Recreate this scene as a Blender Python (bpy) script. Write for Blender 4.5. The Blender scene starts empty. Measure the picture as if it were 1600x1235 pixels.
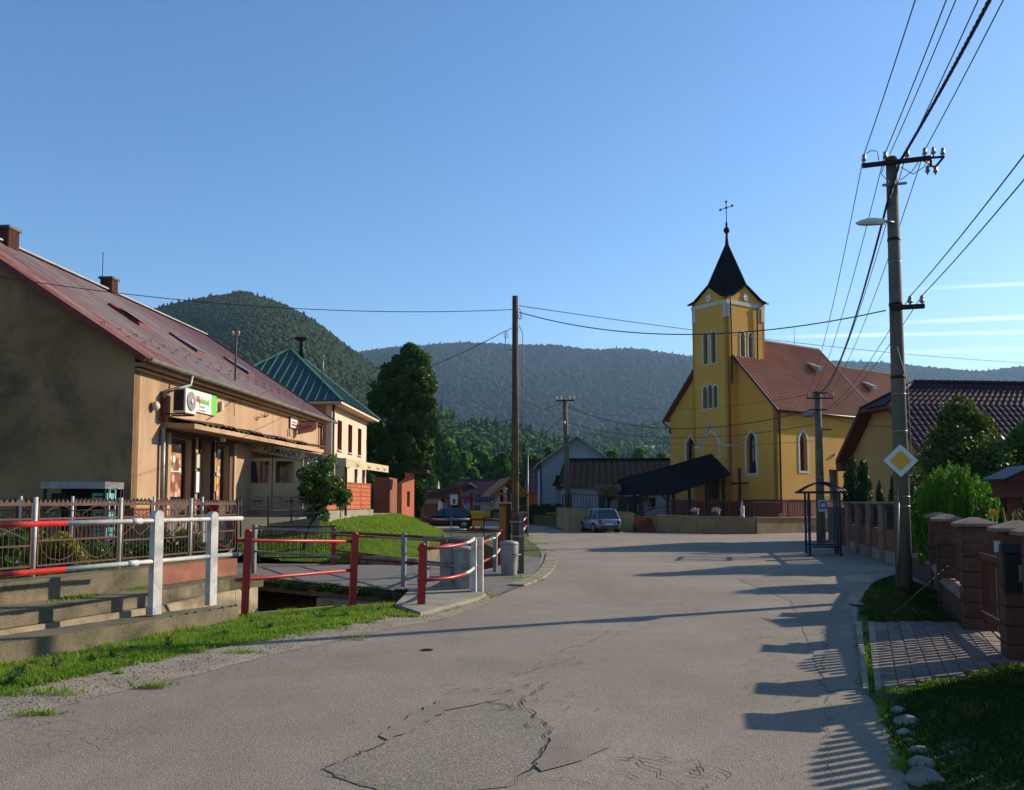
import bpy, math, random
import numpy as np
from mathutils import Vector, Matrix
from mathutils.geometry import delaunay_2d_cdt
S = bpy.context.scene
C = S.collection
random.seed(7)
RS = np.random.RandomState(7)
R = math.radians

# ---------------------------------------------------------------- camera, sky, sun, exposure
EYE, HOR, F, PITCH = 1.75, 785.0, 1400.0, R(4.0)
cam = bpy.data.cameras.new('camera'); camo = bpy.data.objects.new('camera', cam); C.objects.link(camo)
camo.location = (0, 0, EYE); camo.rotation_euler = (R(90) + PITCH, 0, 0)
cam.sensor_width = 36; cam.lens = 36 * F / 1600.0
CY = HOR - F * math.tan(PITCH)                     # row of the optical axis
cam.shift_y = (CY - 617.5) / 1600.0
HAZE = 0.000088
cam.clip_start = 0.1; cam.clip_end = 20000
S.camera = camo
S.render.resolution_x, S.render.resolution_y = 1024, 790
SUN_AZ, SUN_EL = R(26.0), R(23.0)                  # azimuth measured from +X towards +Y
w = bpy.data.worlds.new('World'); S.world = w; w.use_nodes = True
nt = w.node_tree; nt.nodes.clear()
wo = nt.nodes.new('ShaderNodeOutputWorld'); bg = nt.nodes.new('ShaderNodeBackground')
sky = nt.nodes.new('ShaderNodeTexSky'); sky.sky_type = 'NISHITA'; sky.sun_disc = False
sky.sun_elevation = SUN_EL; sky.sun_rotation = R(90) - SUN_AZ
sky.air_density = 1.0; sky.dust_density = 0.35; sky.ozone_density = 3.4
bg.inputs['Strength'].default_value = 0.106
# thin contrails low on the right of the sky
tc = nt.nodes.new('ShaderNodeTexCoord'); sx = nt.nodes.new('ShaderNodeSeparateXYZ')
nt.links.new(tc.outputs['Generated'], sx.inputs[0])
def wm(op, a, b=None, c=None, clamp=False):
    n = nt.nodes.new('ShaderNodeMath'); n.operation = op; n.use_clamp = clamp
    for i, q in enumerate((a, b, c)):
        if q is None: continue
        if isinstance(q, (int, float)): n.inputs[i].default_value = q
        else: nt.links.new(q, n.inputs[i])
    return n.outputs[0]
tx = wm('DIVIDE', sx.outputs[0], sx.outputs[1]); tz = wm('DIVIDE', sx.outputs[2], sx.outputs[1])
nz = nt.nodes.new('ShaderNodeTexNoise'); nz.inputs['Scale'].default_value = 9; nz.inputs['Detail'].default_value = 6
nt.links.new(tc.outputs['Generated'], nz.inputs['Vector'])
streak = None
for (z0, sl, wd, x0, amt) in ((0.205, 0.045, 0.0035, 0.40, .6), (0.190, 0.02, 0.003, 0.28, .5), (0.243, 0.05, 0.003, 0.42, .35), (0.170, 0.03, 0.004, 0.36, .3)):
    line = wm('MULTIPLY_ADD', wm('SUBTRACT', tx, 0.5), sl, z0)
    d = wm('ABSOLUTE', wm('SUBTRACT', tz, line))
    m = wm('SUBTRACT', 1.0, wm('DIVIDE', d, wd), clamp=True)
    m = wm('MULTIPLY', m, wm('DIVIDE', wm('SUBTRACT', tx, x0), 0.12, clamp=True))
    m = wm('MULTIPLY', m, wm('MULTIPLY', nz.outputs[0], amt * 1.6))
    streak = m if streak is None else wm('ADD', streak, m)
streak = wm('MULTIPLY', streak, wm('GREATER_THAN', sx.outputs[1], 0.05), clamp=True)
mx = nt.nodes.new('ShaderNodeMix'); mx.data_type = 'RGBA'
nt.links.new(streak, mx.inputs[0])
hs = nt.nodes.new('ShaderNodeHueSaturation'); hs.inputs['Saturation'].default_value = 1.16; hs.inputs['Hue'].default_value = 0.502
nt.links.new(sky.outputs[0], hs.inputs['Color'])
nt.links.new(hs.outputs[0], mx.inputs[6]); mx.inputs[7].default_value = (10, 10.4, 11, 1)
nt.links.new(mx.outputs[2], bg.inputs['Color']); nt.links.new(bg.outputs[0], wo.inputs[0])
sun = bpy.data.lights.new('sun', 'SUN'); suno = bpy.data.objects.new('sun', sun); C.objects.link(suno)
sun.energy = 4.6; sun.angle = R(0.55); sun.color = (1.0, 0.88, 0.72)
SD = Vector((math.cos(SUN_EL) * math.cos(SUN_AZ), math.cos(SUN_EL) * math.sin(SUN_AZ), math.sin(SUN_EL)))
suno.rotation_euler = SD.to_track_quat('Z', 'Y').to_euler(); suno.location = (30, 20, 30)
S.view_settings.view_transform = 'Standard'; S.view_settings.look = 'None'
S.view_settings.exposure = 0.82; S.view_settings.gamma = 1.0; S.view_settings.use_curve_mapping = False
S.render.engine = 'CYCLES'
S.cycles.max_bounces = 6; S.cycles.transparent_max_bounces = 8; S.cycles.volume_bounces = 0
S.cycles.caustics_reflective = False; S.cycles.caustics_refractive = False

# ---------------------------------------------------------------- measuring helpers
def ray(px, py):
    v = Vector(((px - 800) / F, 1.0, (CY - py) / F))
    v.rotate(Matrix.Rotation(PITCH, 3, 'X'))
    return v
def G(px, py, z=0.0):                              # where the sight line through a pixel meets height z
    v = ray(px, py); t = (z - EYE) / v.z
    return Vector((v.x * t, v.y * t, z))
def A(px, py, Y):                                  # the point on that sight line at distance Y
    v = ray(px, py); t = Y / v.y
    return Vector((v.x * t, Y, EYE + v.z * t))
def Zat(py, Y): return A(800, py, Y).z

# ---------------------------------------------------------------- materials
def lin(c): return c / 12.92 if c <= .04045 else ((c + .055) / 1.055) ** 2.4
def hx(h):
    h = h.lstrip('#'); return tuple(lin(int(h[i:i + 2], 16) / 255) for i in (0, 2, 4)) + (1,)
MATS = {}
class NT:
    def __init__(s, name):
        s.m = bpy.data.materials.new(name); s.m.use_nodes = True; s.t = s.m.node_tree
        s.p = s.t.nodes['Principled BSDF']; s.out = s.t.nodes['Material Output']; s.co = None
        MATS[name] = s.m
    def n(s, k): return s.t.nodes.new(k)
    def l(s, a, b): s.t.links.new(a, b)
    def coord(s):
        if s.co is None:
            tc = s.n('ShaderNodeTexCoord'); oi = s.n('ShaderNodeObjectInfo'); ad = s.n('ShaderNodeVectorMath'); ad.operation = 'ADD'
            ml = s.n('ShaderNodeMath'); ml.operation = 'MULTIPLY'; ml.inputs[1].default_value = 37.0
            s.l(oi.outputs['Random'], ml.inputs[0]); s.l(tc.outputs['Object'], ad.inputs[0]); s.l(ml.outputs[0], ad.inputs[1]); s.co = ad.outputs[0]
        return s.co
    def scaled(s, sc):
        mp = s.n('ShaderNodeMapping'); mp.inputs['Scale'].default_value = sc; s.l(s.coord(), mp.inputs[0]); return mp.outputs[0]
    def noise(s, scale, detail=5, rough=.6, vec=None, dist=0):
        n = s.n('ShaderNodeTexNoise'); n.inputs['Scale'].default_value = scale; n.inputs['Detail'].default_value = detail
        n.inputs['Roughness'].default_value = rough; n.inputs['Distortion'].default_value = dist
        s.l(vec or s.coord(), n.inputs['Vector']); return n.outputs[0]
    def ramp(s, fac, a, b, ca=0.0, cb=1.0):
        n = s.n('ShaderNodeMapRange'); n.inputs[1].default_value = a; n.inputs[2].default_value = b
        n.inputs[3].default_value = ca; n.inputs[4].default_value = cb; s.l(fac, n.inputs[0]); return n.outputs[0]
    def mix(s, fac, a, b, mode='MIX'):
        n = s.n('ShaderNodeMix'); n.data_type = 'RGBA'; n.blend_type = mode
        for i, q in ((0, fac), (6, a), (7, b)):
            if isinstance(q, (tuple, float, int)): n.inputs[i].default_value = q
            else: s.l(q, n.inputs[i])
        return n.outputs[2]
    def math(s, op, a, b=0.0, clamp=False):
        n = s.n('ShaderNodeMath'); n.operation = op; n.use_clamp = clamp
        for i, q in enumerate((a, b)):
            if isinstance(q, (float, int)): n.inputs[i].default_value = q
            else: s.l(q, n.inputs[i])
        return n.outputs[0]
    def bump(s, h, st, dist=.01):
        n = s.n('ShaderNodeBump'); n.inputs['Strength'].default_value = st; n.inputs['Distance'].default_value = dist
        s.l(h, n.inputs['Height']); s.l(n.outputs[0], s.p.inputs['Normal'])
    def col(s, c): 
        if isinstance(c, tuple): s.p.inputs['Base Color'].default_value = c
        else: s.l(c, s.p.inputs['Base Color'])
def surf(name, c1, c2=None, rough=.8, big=1.2, fine=40, bump=.3, dirt=None, dirtamt=.5, dscale=.7, metal=0.0, bd=.01, streak=False, spec=.3, pits=False, moss=False):
    m = NT(name); c1 = hx(c1); c2 = hx(c2) if c2 else tuple(x * .7 for x in c1[:3]) + (1,)
    a = m.ramp(m.noise(big, 6), .35, .68)
    col = m.mix(a, c1, c2)
    f = m.noise(fine, 4)
    col = m.mix(m.ramp(f, .3, .7, 0, .5), col, m.mix(1.0, col, (.72, .72, .72, 1), 'MULTIPLY'))
    if dirt:
        v = m.scaled((1, 1, .18)) if streak else None
        d = m.ramp(m.noise(dscale, 7, .65, v, .6), .48, .72, 0, dirtamt)
        col = m.mix(d, col, hx(dirt))
    if pits:
        v2 = m.n('ShaderNodeTexVoronoi'); v2.inputs['Scale'].default_value = 7; m.l(m.coord(), v2.inputs[0]); pm = m.math('MULTIPLY', m.ramp(v2.outputs['Distance'], .22, .08), m.ramp(m.noise(1.7, 4), .5, .6), True); col = m.mix(m.math('MULTIPLY', pm, .6), col, tuple(x * .35 for x in c2[:3]) + (1,))
    if moss:
        col = m.mix(m.ramp(m.noise(1.1, 8, .7), .52, .66, 0, .7), col, hx('#4c5226')); col = m.mix(m.ramp(m.noise(3.1, 6, .7), .6, .7, 0, .6), col, hx('#2f2c24'))
    lv = m.ramp(m.noise(.33, 5, .6), .3, .7, 0, .32); col = m.mix(lv, col, m.mix(1.0, col, (.7, .69, .66, 1), 'MULTIPLY'))
    m.col(col); m.p.inputs['Roughness'].default_value = rough; m.p.inputs['Metallic'].default_value = metal
    m.p.inputs['Specular IOR Level'].default_value = spec
    if bump: m.bump(f, bump, bd)
    return m.m
def leafmat(name, c1, c2, c3=None, trans=.35, spec=.3, rough=.5):
    m = NT(name); at = m.n('ShaderNodeAttribute'); at.attribute_name = 'rnd'
    c = m.mix(m.ramp(at.outputs['Fac'], 0, 1), hx(c1), hx(c2))
    c = m.mix(m.ramp(m.noise(1.3, 3), .35, .7, 0, .6), c, hx(c3 or c2))
    if name.startswith('grass'):
        dry = m.ramp(at.outputs['Fac'], .80, .97, 0, .75); c = m.mix(dry, c, hx('#8a7f45')); c = m.mix(m.ramp(m.noise(1.1, 5), .52, .7, 0, .5), c, hx('#7d7a38') if 'dark' not in name else hx('#3f4420'))
    m.col(c); m.p.inputs['Roughness'].default_value = rough; m.p.inputs['Specular IOR Level'].default_value = spec
    if trans:
        tr = m.n('ShaderNodeBsdfTranslucent'); m.l(m.mix(1.0, c, (1.3, 1.5, .6, 1), 'MULTIPLY'), tr.inputs[0])
        ms = m.n('ShaderNodeMixShader'); ms.inputs[0].default_value = trans
        m.l(m.p.outputs[0], ms.inputs[1]); m.l(tr.outputs[0], ms.inputs[2]); m.l(ms.outputs[0], m.out.inputs[0])
    return m.m
def flat(name, c, rough=.5, metal=0., spec=.5, alpha=None, trans=0.):
    m = NT(name); m.p.inputs['Roughness'].default_value = rough; m.p.inputs['Metallic'].default_value = metal
    c = hx(c); m.col(m.mix(m.ramp(m.noise(6, 5), .3, .7, 0, .35), c, tuple(x * .72 for x in c[:3]) + (1,)))
    m.p.inputs['Specular IOR Level'].default_value = spec
    if trans: m.p.inputs['Transmission Weight'].default_value = trans
    return m.m

M = {}
M['plaster'] = surf('beige_plaster', '#b8997a', '#ac8c6a', .9, .6, 60, .5, '#7c6148', .7, .9, streak=True, bd=.006, pits=True)
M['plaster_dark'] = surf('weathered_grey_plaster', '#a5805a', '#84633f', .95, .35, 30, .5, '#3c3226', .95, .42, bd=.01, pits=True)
M['plinth'] = surf('reddish_plinth', '#9c6650', '#84543f', .9, 1.5, 40, .4, '#5c4336', .4, 2)
M['concrete'] = surf('old_concrete', '#85785f', '#685e4c', .95, 1.6, 50, .9, '#3f3a2c', .75, 1.4, bd=.02, pits=True, moss=True)
M['concrete_lt'] = surf('pale_concrete', '#97917f', '#7f7969', .9, 1.2, 60, .4, '#5a5446', .4, 1.7)
M['polecon'] = surf('pole_concrete', '#6f6759', '#5b5449', .9, 2.2, 50, .35, '#453f36', .4, 1.3, streak=True)
M['woodpole'] = surf('pole_wood', '#6a5238', '#4a3826', .9, 2.0, 30, .4, '#2e241a', .5, 2, streak=True)
M['stone'] = surf('channel_stone', '#a89878', '#8a7b60', .9, 3, 30, .6, '#5e5442', .5, 3, bd=.02)
M['rock'] = surf('rounded_rock', '#9a968c', '#7b776c', .9, 4, 25, .5, '#4a473d', .5, 4, bd=.02)
M['soil'] = surf('soil', '#5a4c38', '#453a2b', 1, 1.5, 30, .6, '#3a4426', .6, 1.2, bd=.03)
M['grassbase'] = surf('grass_ground', '#3f4a20', '#52542c', 1, .8, 20, .6, '#6a5c3e', .5, .7, bd=.03)
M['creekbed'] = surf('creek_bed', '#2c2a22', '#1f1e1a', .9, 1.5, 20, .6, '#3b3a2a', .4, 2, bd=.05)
M['water'] = flat('creek_water', '#1c2018', .08, 0, .6)
M['moss'] = surf('moss', '#3c4a1c', '#2d3617', 1, 4, 60, .9, '#5c5430', .5, 3, bd=.03)
M['white'] = surf('white_paint', '#c9c6bf', '#b6b1a6', .5, 3, 60, .15, '#7a6a54', .55, 7, spec=.4)
M['red'] = surf('red_paint', '#b01c16', '#961812', .45, 3, 60, .15, '#5e2418', .6, 8, spec=.4)
M['darkred'] = surf('dull_red_paint', '#7c1f1c', '#661a18', .6, 3, 60, .1)
M['galv'] = surf('galvanised_steel', '#8f9090', '#767877', .45, 4, 50, .1, '#5f5d58', .3, 4, metal=.6)
M['rustfence'] = surf('brown_fence_paint', '#5a3e34', '#48322b', .7, 4, 40, .2, '#7a4a2c', .4, 5)
M['blackmetal'] = flat('black_metal', '#1a1918', .65, 0, .25)
M['orange'] = surf('orange_stained_wood', '#b4561f', '#98440f', .6, 2, 40, .3, '#6e3210', .35, 3)
M['brownwood'] = surf('brown_stained_wood', '#5d2c1c', '#47200f', .65, 2, 40, .3)
M['darkwood'] = surf('dark_wood', '#2c211a', '#201812', .7, 2, 40, .3)
M['honeywood'] = surf('honey_wood', '#9a6a34', '#7f5427', .6, 2, 40, .3, '#4a3018', .3, 4)
M['canvas'] = surf('beige_canvas', '#cdbb98', '#bba985', .9, 1, 60, .2, '#93846a', .35, 1.2)
M['pink'] = surf('cream_pink_plaster', '#dcc2aa', '#d2b69c', .9, .7, 50, .2, '#a3836a', .25, 1)
M['coral'] = surf('coral_plaster', '#bb6c4c', '#ab6244', .9, 1, 50, .2)
M['ochre'] = surf('ochre_plaster', '#d29e42', '#c8943c', .9, .5, 40, .2, '#b89660', .6, .35)
M['brownplinth'] = surf('brown_plinth', '#8a4a2e', '#733c25', .8, 2, 40, .3)
M['trim'] = surf('white_trim', '#c6c1b4', '#b6b1a4', .8, 2, 40, .1)
M['slate'] = surf('black_roofing', '#19191b', '#121214', .95, 1, 40, .3, spec=.1)
M['slate_sheet'] = surf('dark_roof_sheet', '#2b2b30', '#202024', .55, 1, 40, .2, metal=.2)
M['churchroof'] = surf('terracotta_tile', '#a6623c', '#955232', .5, .6, 20, .3, '#6b3a26', .4, .5)
M['houseroof'] = surf('plum_metal_tile', '#452c34', '#38242b', .75, .7, 20, .1, '#33202a', .3, 1, spec=.1)
M['maroon'] = surf('maroon_roof', '#4a2528', '#381b1e', .5, 1, 20, .1)
M['greenroof'] = surf('green_sheet_roof', '#24463f', '#1e3936', .5, .8, 20, .1, '#2f5a50', .4, 1, metal=.2, spec=.6)
M['greyhouse'] = surf('grey_plaster', '#a5a4aa', '#95949a', .9, .6, 40, .2, '#77757a', .3, .6)
M['housebeige'] = surf('tan_plaster', '#b0925c', '#a48753', .9, .6, 40, .2)
M['soffit'] = surf('red_brown_boards', '#5c2a18', '#4c2212', .7, 2, 40, .2)
M['brick'] = surf('fence_brick', '#8c5c48', '#764a38', .9, 5, 40, .5, '#4a352b', .4, 3)
M['block'] = surf('split_face_block', '#6a4838', '#573a2d', .95, 7, 25, .7, '#3c2a22', .5, 5, bd=.015)
M['cap'] = surf('pillar_cap', '#8a7264', '#755f53', .9, 4, 40, .3, '#544439', .4, 4)
M['paver'] = surf('paving_block', '#8a7666', '#75655a', .95, 3, 60, .5, '#5c5047', .4, 4)
M['blue'] = flat('blue_paint', '#0f1a38', .5, 0, .3)
M['bluesign'] = flat('sign_blue', '#1a4a9c', .5)
M['signwhite'] = flat('sign_white', '#c8c8c6', .5)
M['signyellow'] = flat('sign_yellow', '#d09a08', .5)
M['green_print'] = flat('print_green', '#58b820', .5)
M['red_print'] = flat('print_red', '#b81c20', .5)
M['black_print'] = flat('print_black', '#2a2622', .6)
M['grey_print'] = flat('print_grey', '#7a7466', .6)
M['acwhite'] = flat('appliance_white', '#c9c6c0', .4)
M['darkgrey'] = flat('dark_grey', '#33322f', .6)
M['zinc'] = surf('zinc_gutter', '#a09d92', '#85827a', .5, 3, 40, .1, '#6d6a62', .4, 3, metal=.3)
M['rustred'] = surf('rusty_red_paint', '#7e2f22', '#63251b', .6, 3, 40, .2, '#4e2a1e', .4, 4)
M['glass'] = flat('dark_window_glass', '#1c2226', .06, 0, .9)
M['greyglass'] = flat('grey_louvre_glass', '#5d636b', .2, 0, .6)
M['bark'] = surf('bark', '#4a3c2c', '#35291e', .95, 5, 25, .9, bd=.03)
M['yellowbin'] = flat('yellow_plastic', '#c79a08', .45)
M['binmetal'] = surf('bin_zinc', '#a5a69e', '#8a8c85', .6, 4, 40, .2, '#5c5d57', .5, 4, metal=.15, streak=True)
M['rubber'] = flat('rubber', '#161616', .8)
M['carblue'] = flat('dark_blue_car_paint', '#0a1226', .22, 0, .8)
M['carsilver'] = flat('silver_blue_car_paint', '#7f90a4', .28, .5, .7)
M['hub'] = flat('wheel_metal', '#8d8f92', .35, .7)
M['redlight'] = flat('tail_lamp_red', '#8c0f10', .25)
M['headlight'] = flat('headlamp_glass', '#b9c0c6', .12)
M['wire'] = flat('wire_black', '#1a1a1c', .6)
M['ceramic'] = flat('brown_ceramic', '#8a7a70', .3)
M['teal'] = flat('teal_plastic', '#3f9c96', .5)
M['chimney'] = surf('chimney_brick', '#5a3328', '#40281f', .95, 8, 30, .7, '#2c1f1a', .6, 6)
M['gravel'] = surf('gravel_verge', '#a89b87', '#908370', 1, 1.8, 110, .9, '#6e6452', .6, 2.2, bd=.015)
M['sidewalk'] = surf('kerb_slab', '#968b78', '#857a69', .95, 2, 80, .4, '#655c4e', .4, 2)
M['cream'] = flat('cream_plastic', '#b9ab8c', .5)

# corrugated shop roof: red near the gable, faded mauve beyond
m = NT('faded_red_roof_sheet'); tcn = m.n('ShaderNodeTexCoord'); sp = m.n('ShaderNodeSeparateXYZ'); m.l(tcn.outputs['Object'], sp.inputs[0])
edge = m.math('ADD', sp.outputs[1], m.math('MULTIPLY', m.noise(.8, 4), 1.6))
fade = m.ramp(edge, 1.9, 3.0)
redc = m.mix(m.ramp(m.noise(1.5, 6, .6, m.scaled((.6, 3, .6))), .35, .7), hx('#6c3024'), hx('#80493a'))
grc = m.mix(m.ramp(m.noise(1.2, 7, .7, m.scaled((.5, 2.2, .5))), .35, .68), hx('#706560'), hx('#574844'))
wear = m.ramp(m.noise(1.0, 9, .75, m.scaled((.35, 2.2, .35)), .6), .44, .60, 0, 1.0)
rst = m.ramp(m.noise(1.3, 9, .8, m.scaled((.45, 3.2, .45)), .8), .50, .60, 0, .8)
far = m.ramp(edge, 9, 15)
col = m.mix(fade, redc, grc); col = m.mix(m.math('MULTIPLY', wear, .8), col, hx('#857770')); col = m.mix(rst, col, hx('#66362c')); col = m.mix(m.math('MULTIPLY', far, .75), col, hx('#4c2a28'))
m.col(col); m.p.inputs['Roughness'].default_value = .5; m.p.inputs['Specular IOR Level'].default_value = .22; M['shoproof'] = m.m

# asphalt
def asphalt(name, c1, c2, crack=True, sc=1.0):
    m = NT(name)
    big = m.ramp(m.noise(.22, 7, .62), .35, .68); mid = m.ramp(m.noise(1.6, 6, .65), .4, .75, 0, .4)
    c = m.mix(big, hx(c1), hx(c2)); c = m.mix(mid, c, tuple(x * .72 for x in hx(c1)[:3]) + (1,))
    sp_ = m.noise(95 * sc, 3, .7); v = m.n('ShaderNodeTexVoronoi'); v.inputs['Scale'].default_value = 70 * sc; m.l(m.coord(), v.inputs[0])
    c = m.mix(m.ramp(sp_, .50, .72, 0, .75), c, hx('#3e3831')); c = m.mix(m.ramp(sp_, .42, .28, 0, .75), c, hx('#c2b6a2'))
    st = m.ramp(m.noise(.7, 8, .7, m.scaled((1, .25, 1)), .5), .54, .66, 0, .35); c = m.mix(st, c, hx('#5e564b'))
    s2 = m.noise(34 * sc, 4, .75); c = m.mix(m.ramp(s2, .55, .74, 0, .55), c, hx('#484137')); c = m.mix(m.ramp(s2, .43, .28, 0, .5), c, hx('#bcb09d'))
    h = m.math('ADD', m.math('ADD', sp_, s2), m.math('MULTIPLY', v.outputs['Distance'], .7))
    if crack:
        ce = m.n('ShaderNodeTexVoronoi'); ce.feature = 'DISTANCE_TO_EDGE'; ce.inputs['Scale'].default_value = 3.6
        nn = m.n('ShaderNodeTexNoise'); nn.inputs['Scale'].default_value = 2.2; nn.inputs['Detail'].default_value = 6; m.l(m.coord(), nn.inputs[0])
        vm = m.n('ShaderNodeVectorMath'); vm.operation = 'MULTIPLY_ADD'; m.l(nn.outputs['Color'], vm.inputs[0]); vm.inputs[1].default_value = (.8, .8, .8); m.l(m.coord(), vm.inputs[2])
        m.l(vm.outputs[0], ce.inputs[0])
        msk = m.ramp(m.noise(.36, 3, .5), .60, .68)
        cr = m.math('MULTIPLY', m.ramp(ce.outputs['Distance'], .03, .008), msk, True)
        c = m.mix(m.math('MULTIPLY', cr, .75), c, hx('#2a2621')); h = m.math('SUBTRACT', h, m.math('MULTIPLY', cr, 2.0))
    m.col(c); m.p.inputs['Roughness'].default_value = .85; m.p.inputs['Specular IOR Level'].default_value = .3; m.bump(h, .7, .006); return m.m
M['road'] = asphalt('asphalt_road', '#7d7261', '#978a77')
M['patch'] = asphalt('asphalt_patch', '#766c5d', '#857a69', False, .7)
M['smooth'] = asphalt('smooth_asphalt_repair', '#877c6a', '#938772', False, 1.2)
M['path'] = asphalt('asphalt_path', '#6c6660', '#757069', False, .9)
M['crack'] = flat('crack_shadow_gap', '#231f1a', 1, 0, .1)

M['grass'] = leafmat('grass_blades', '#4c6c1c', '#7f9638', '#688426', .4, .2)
M['grass_dk'] = leafmat('grass_blades_dark', '#22360e', '#385218', '#2c4414', .25, .1)  # darker copy of grass, roadside shade partly put into the colour
M['leaf_dark'] = leafmat('dark_leaves', '#2a3f16', '#4e6629', '#38521e', .3, .25, .5)
M['leaf_olive'] = leafmat('olive_leaves', '#2f4218', '#56682c', '#42542a', .3, .2, .5)
M['leaf_mid'] = leafmat('green_leaves', '#30501a', '#557a28', '#426422', .35, .4, .45)
M['leaf_fruit'] = leafmat('young_tree_leaves', '#22401a', '#4d7028', '#335218', .35, .5, .4)
M['leaf_far'] = leafmat('far_leaves', '#2c451c', '#4f6c28', '#3c5a20', .2, .2, .8)
M['leaf_lime'] = leafmat('bright_conifer', '#304f14', '#5f8420', '#42661a', .3, .15)
M['leaf_thuja'] = leafmat('thuja_green', '#182c12', '#2c4a1c', '#203a16', .2, .2)
M['leaf_autumn'] = leafmat('autumn_leaves', '#5a6a1c', '#a08428', '#6a7c24', .35, .3)
M['straw'] = leafmat('straw_grass', '#8a8c50', '#b4b47a', None, .4, .2)
def forest(name, c1, c2, c3, sc):
    m = NT(name); at = m.n('ShaderNodeAttribute'); at.attribute_name = 'rnd'
    c = m.mix(at.outputs['Fac'], hx(c1), hx(c2)); c = m.mix(m.ramp(m.noise(sc, 4), .4, .65, 0, .7), c, hx(c3))
    m.col(c); m.p.inputs['Roughness'].default_value = 1; m.p.inputs['Specular IOR Level'].default_value = .05; m.bump(m.noise(sc * 60, 4), .6, 1.0); return m.m
M['forest_near'] = forest('forest_crowns', '#1f2c14', '#3c4620', '#2a3618', .008)
M['forest_far'] = forest('far_forest_crowns', '#1c2a18', '#34421f', '#243018', .003)
M['forest_low'] = forest('mixed_wood_crowns', '#223a18', '#4a602a', '#304a1e', .01)
M['hill'] = surf('hill_ground', '#55762c', '#7fa63e', 1, .01, .3, 0, '#53702e', .5, .02)

# ---------------------------------------------------------------- mesh helpers
def fast(name, V, Fc, mats, parent=None, rnd=None, smooth=False):
    V = np.asarray(V, np.float32); Fc = np.asarray(Fc, np.int32); k = Fc.shape[1]
    me = bpy.data.meshes.new(name); me.vertices.add(len(V)); me.vertices.foreach_set('co', V.ravel())
    me.loops.add(Fc.size); me.loops.foreach_set('vertex_index', Fc.ravel())
    me.polygons.add(len(Fc)); me.polygons.foreach_set('loop_start', np.arange(0, Fc.size, k, dtype=np.int32))
    if smooth: me.polygons.foreach_set('use_smooth', np.ones(len(Fc), bool))
    me.update(calc_edges=True)
    if rnd is not None:
        at = me.attributes.new('rnd', 'FLOAT', 'FACE'); at.data.foreach_set('value', np.asarray(rnd, np.float32))
    for mm in (mats if isinstance(mats, (list, tuple)) else [mats]): me.materials.append(mm)
    o = bpy.data.objects.new(name, me); C.objects.link(o)
    if parent: o.parent = parent
    return o
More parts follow.
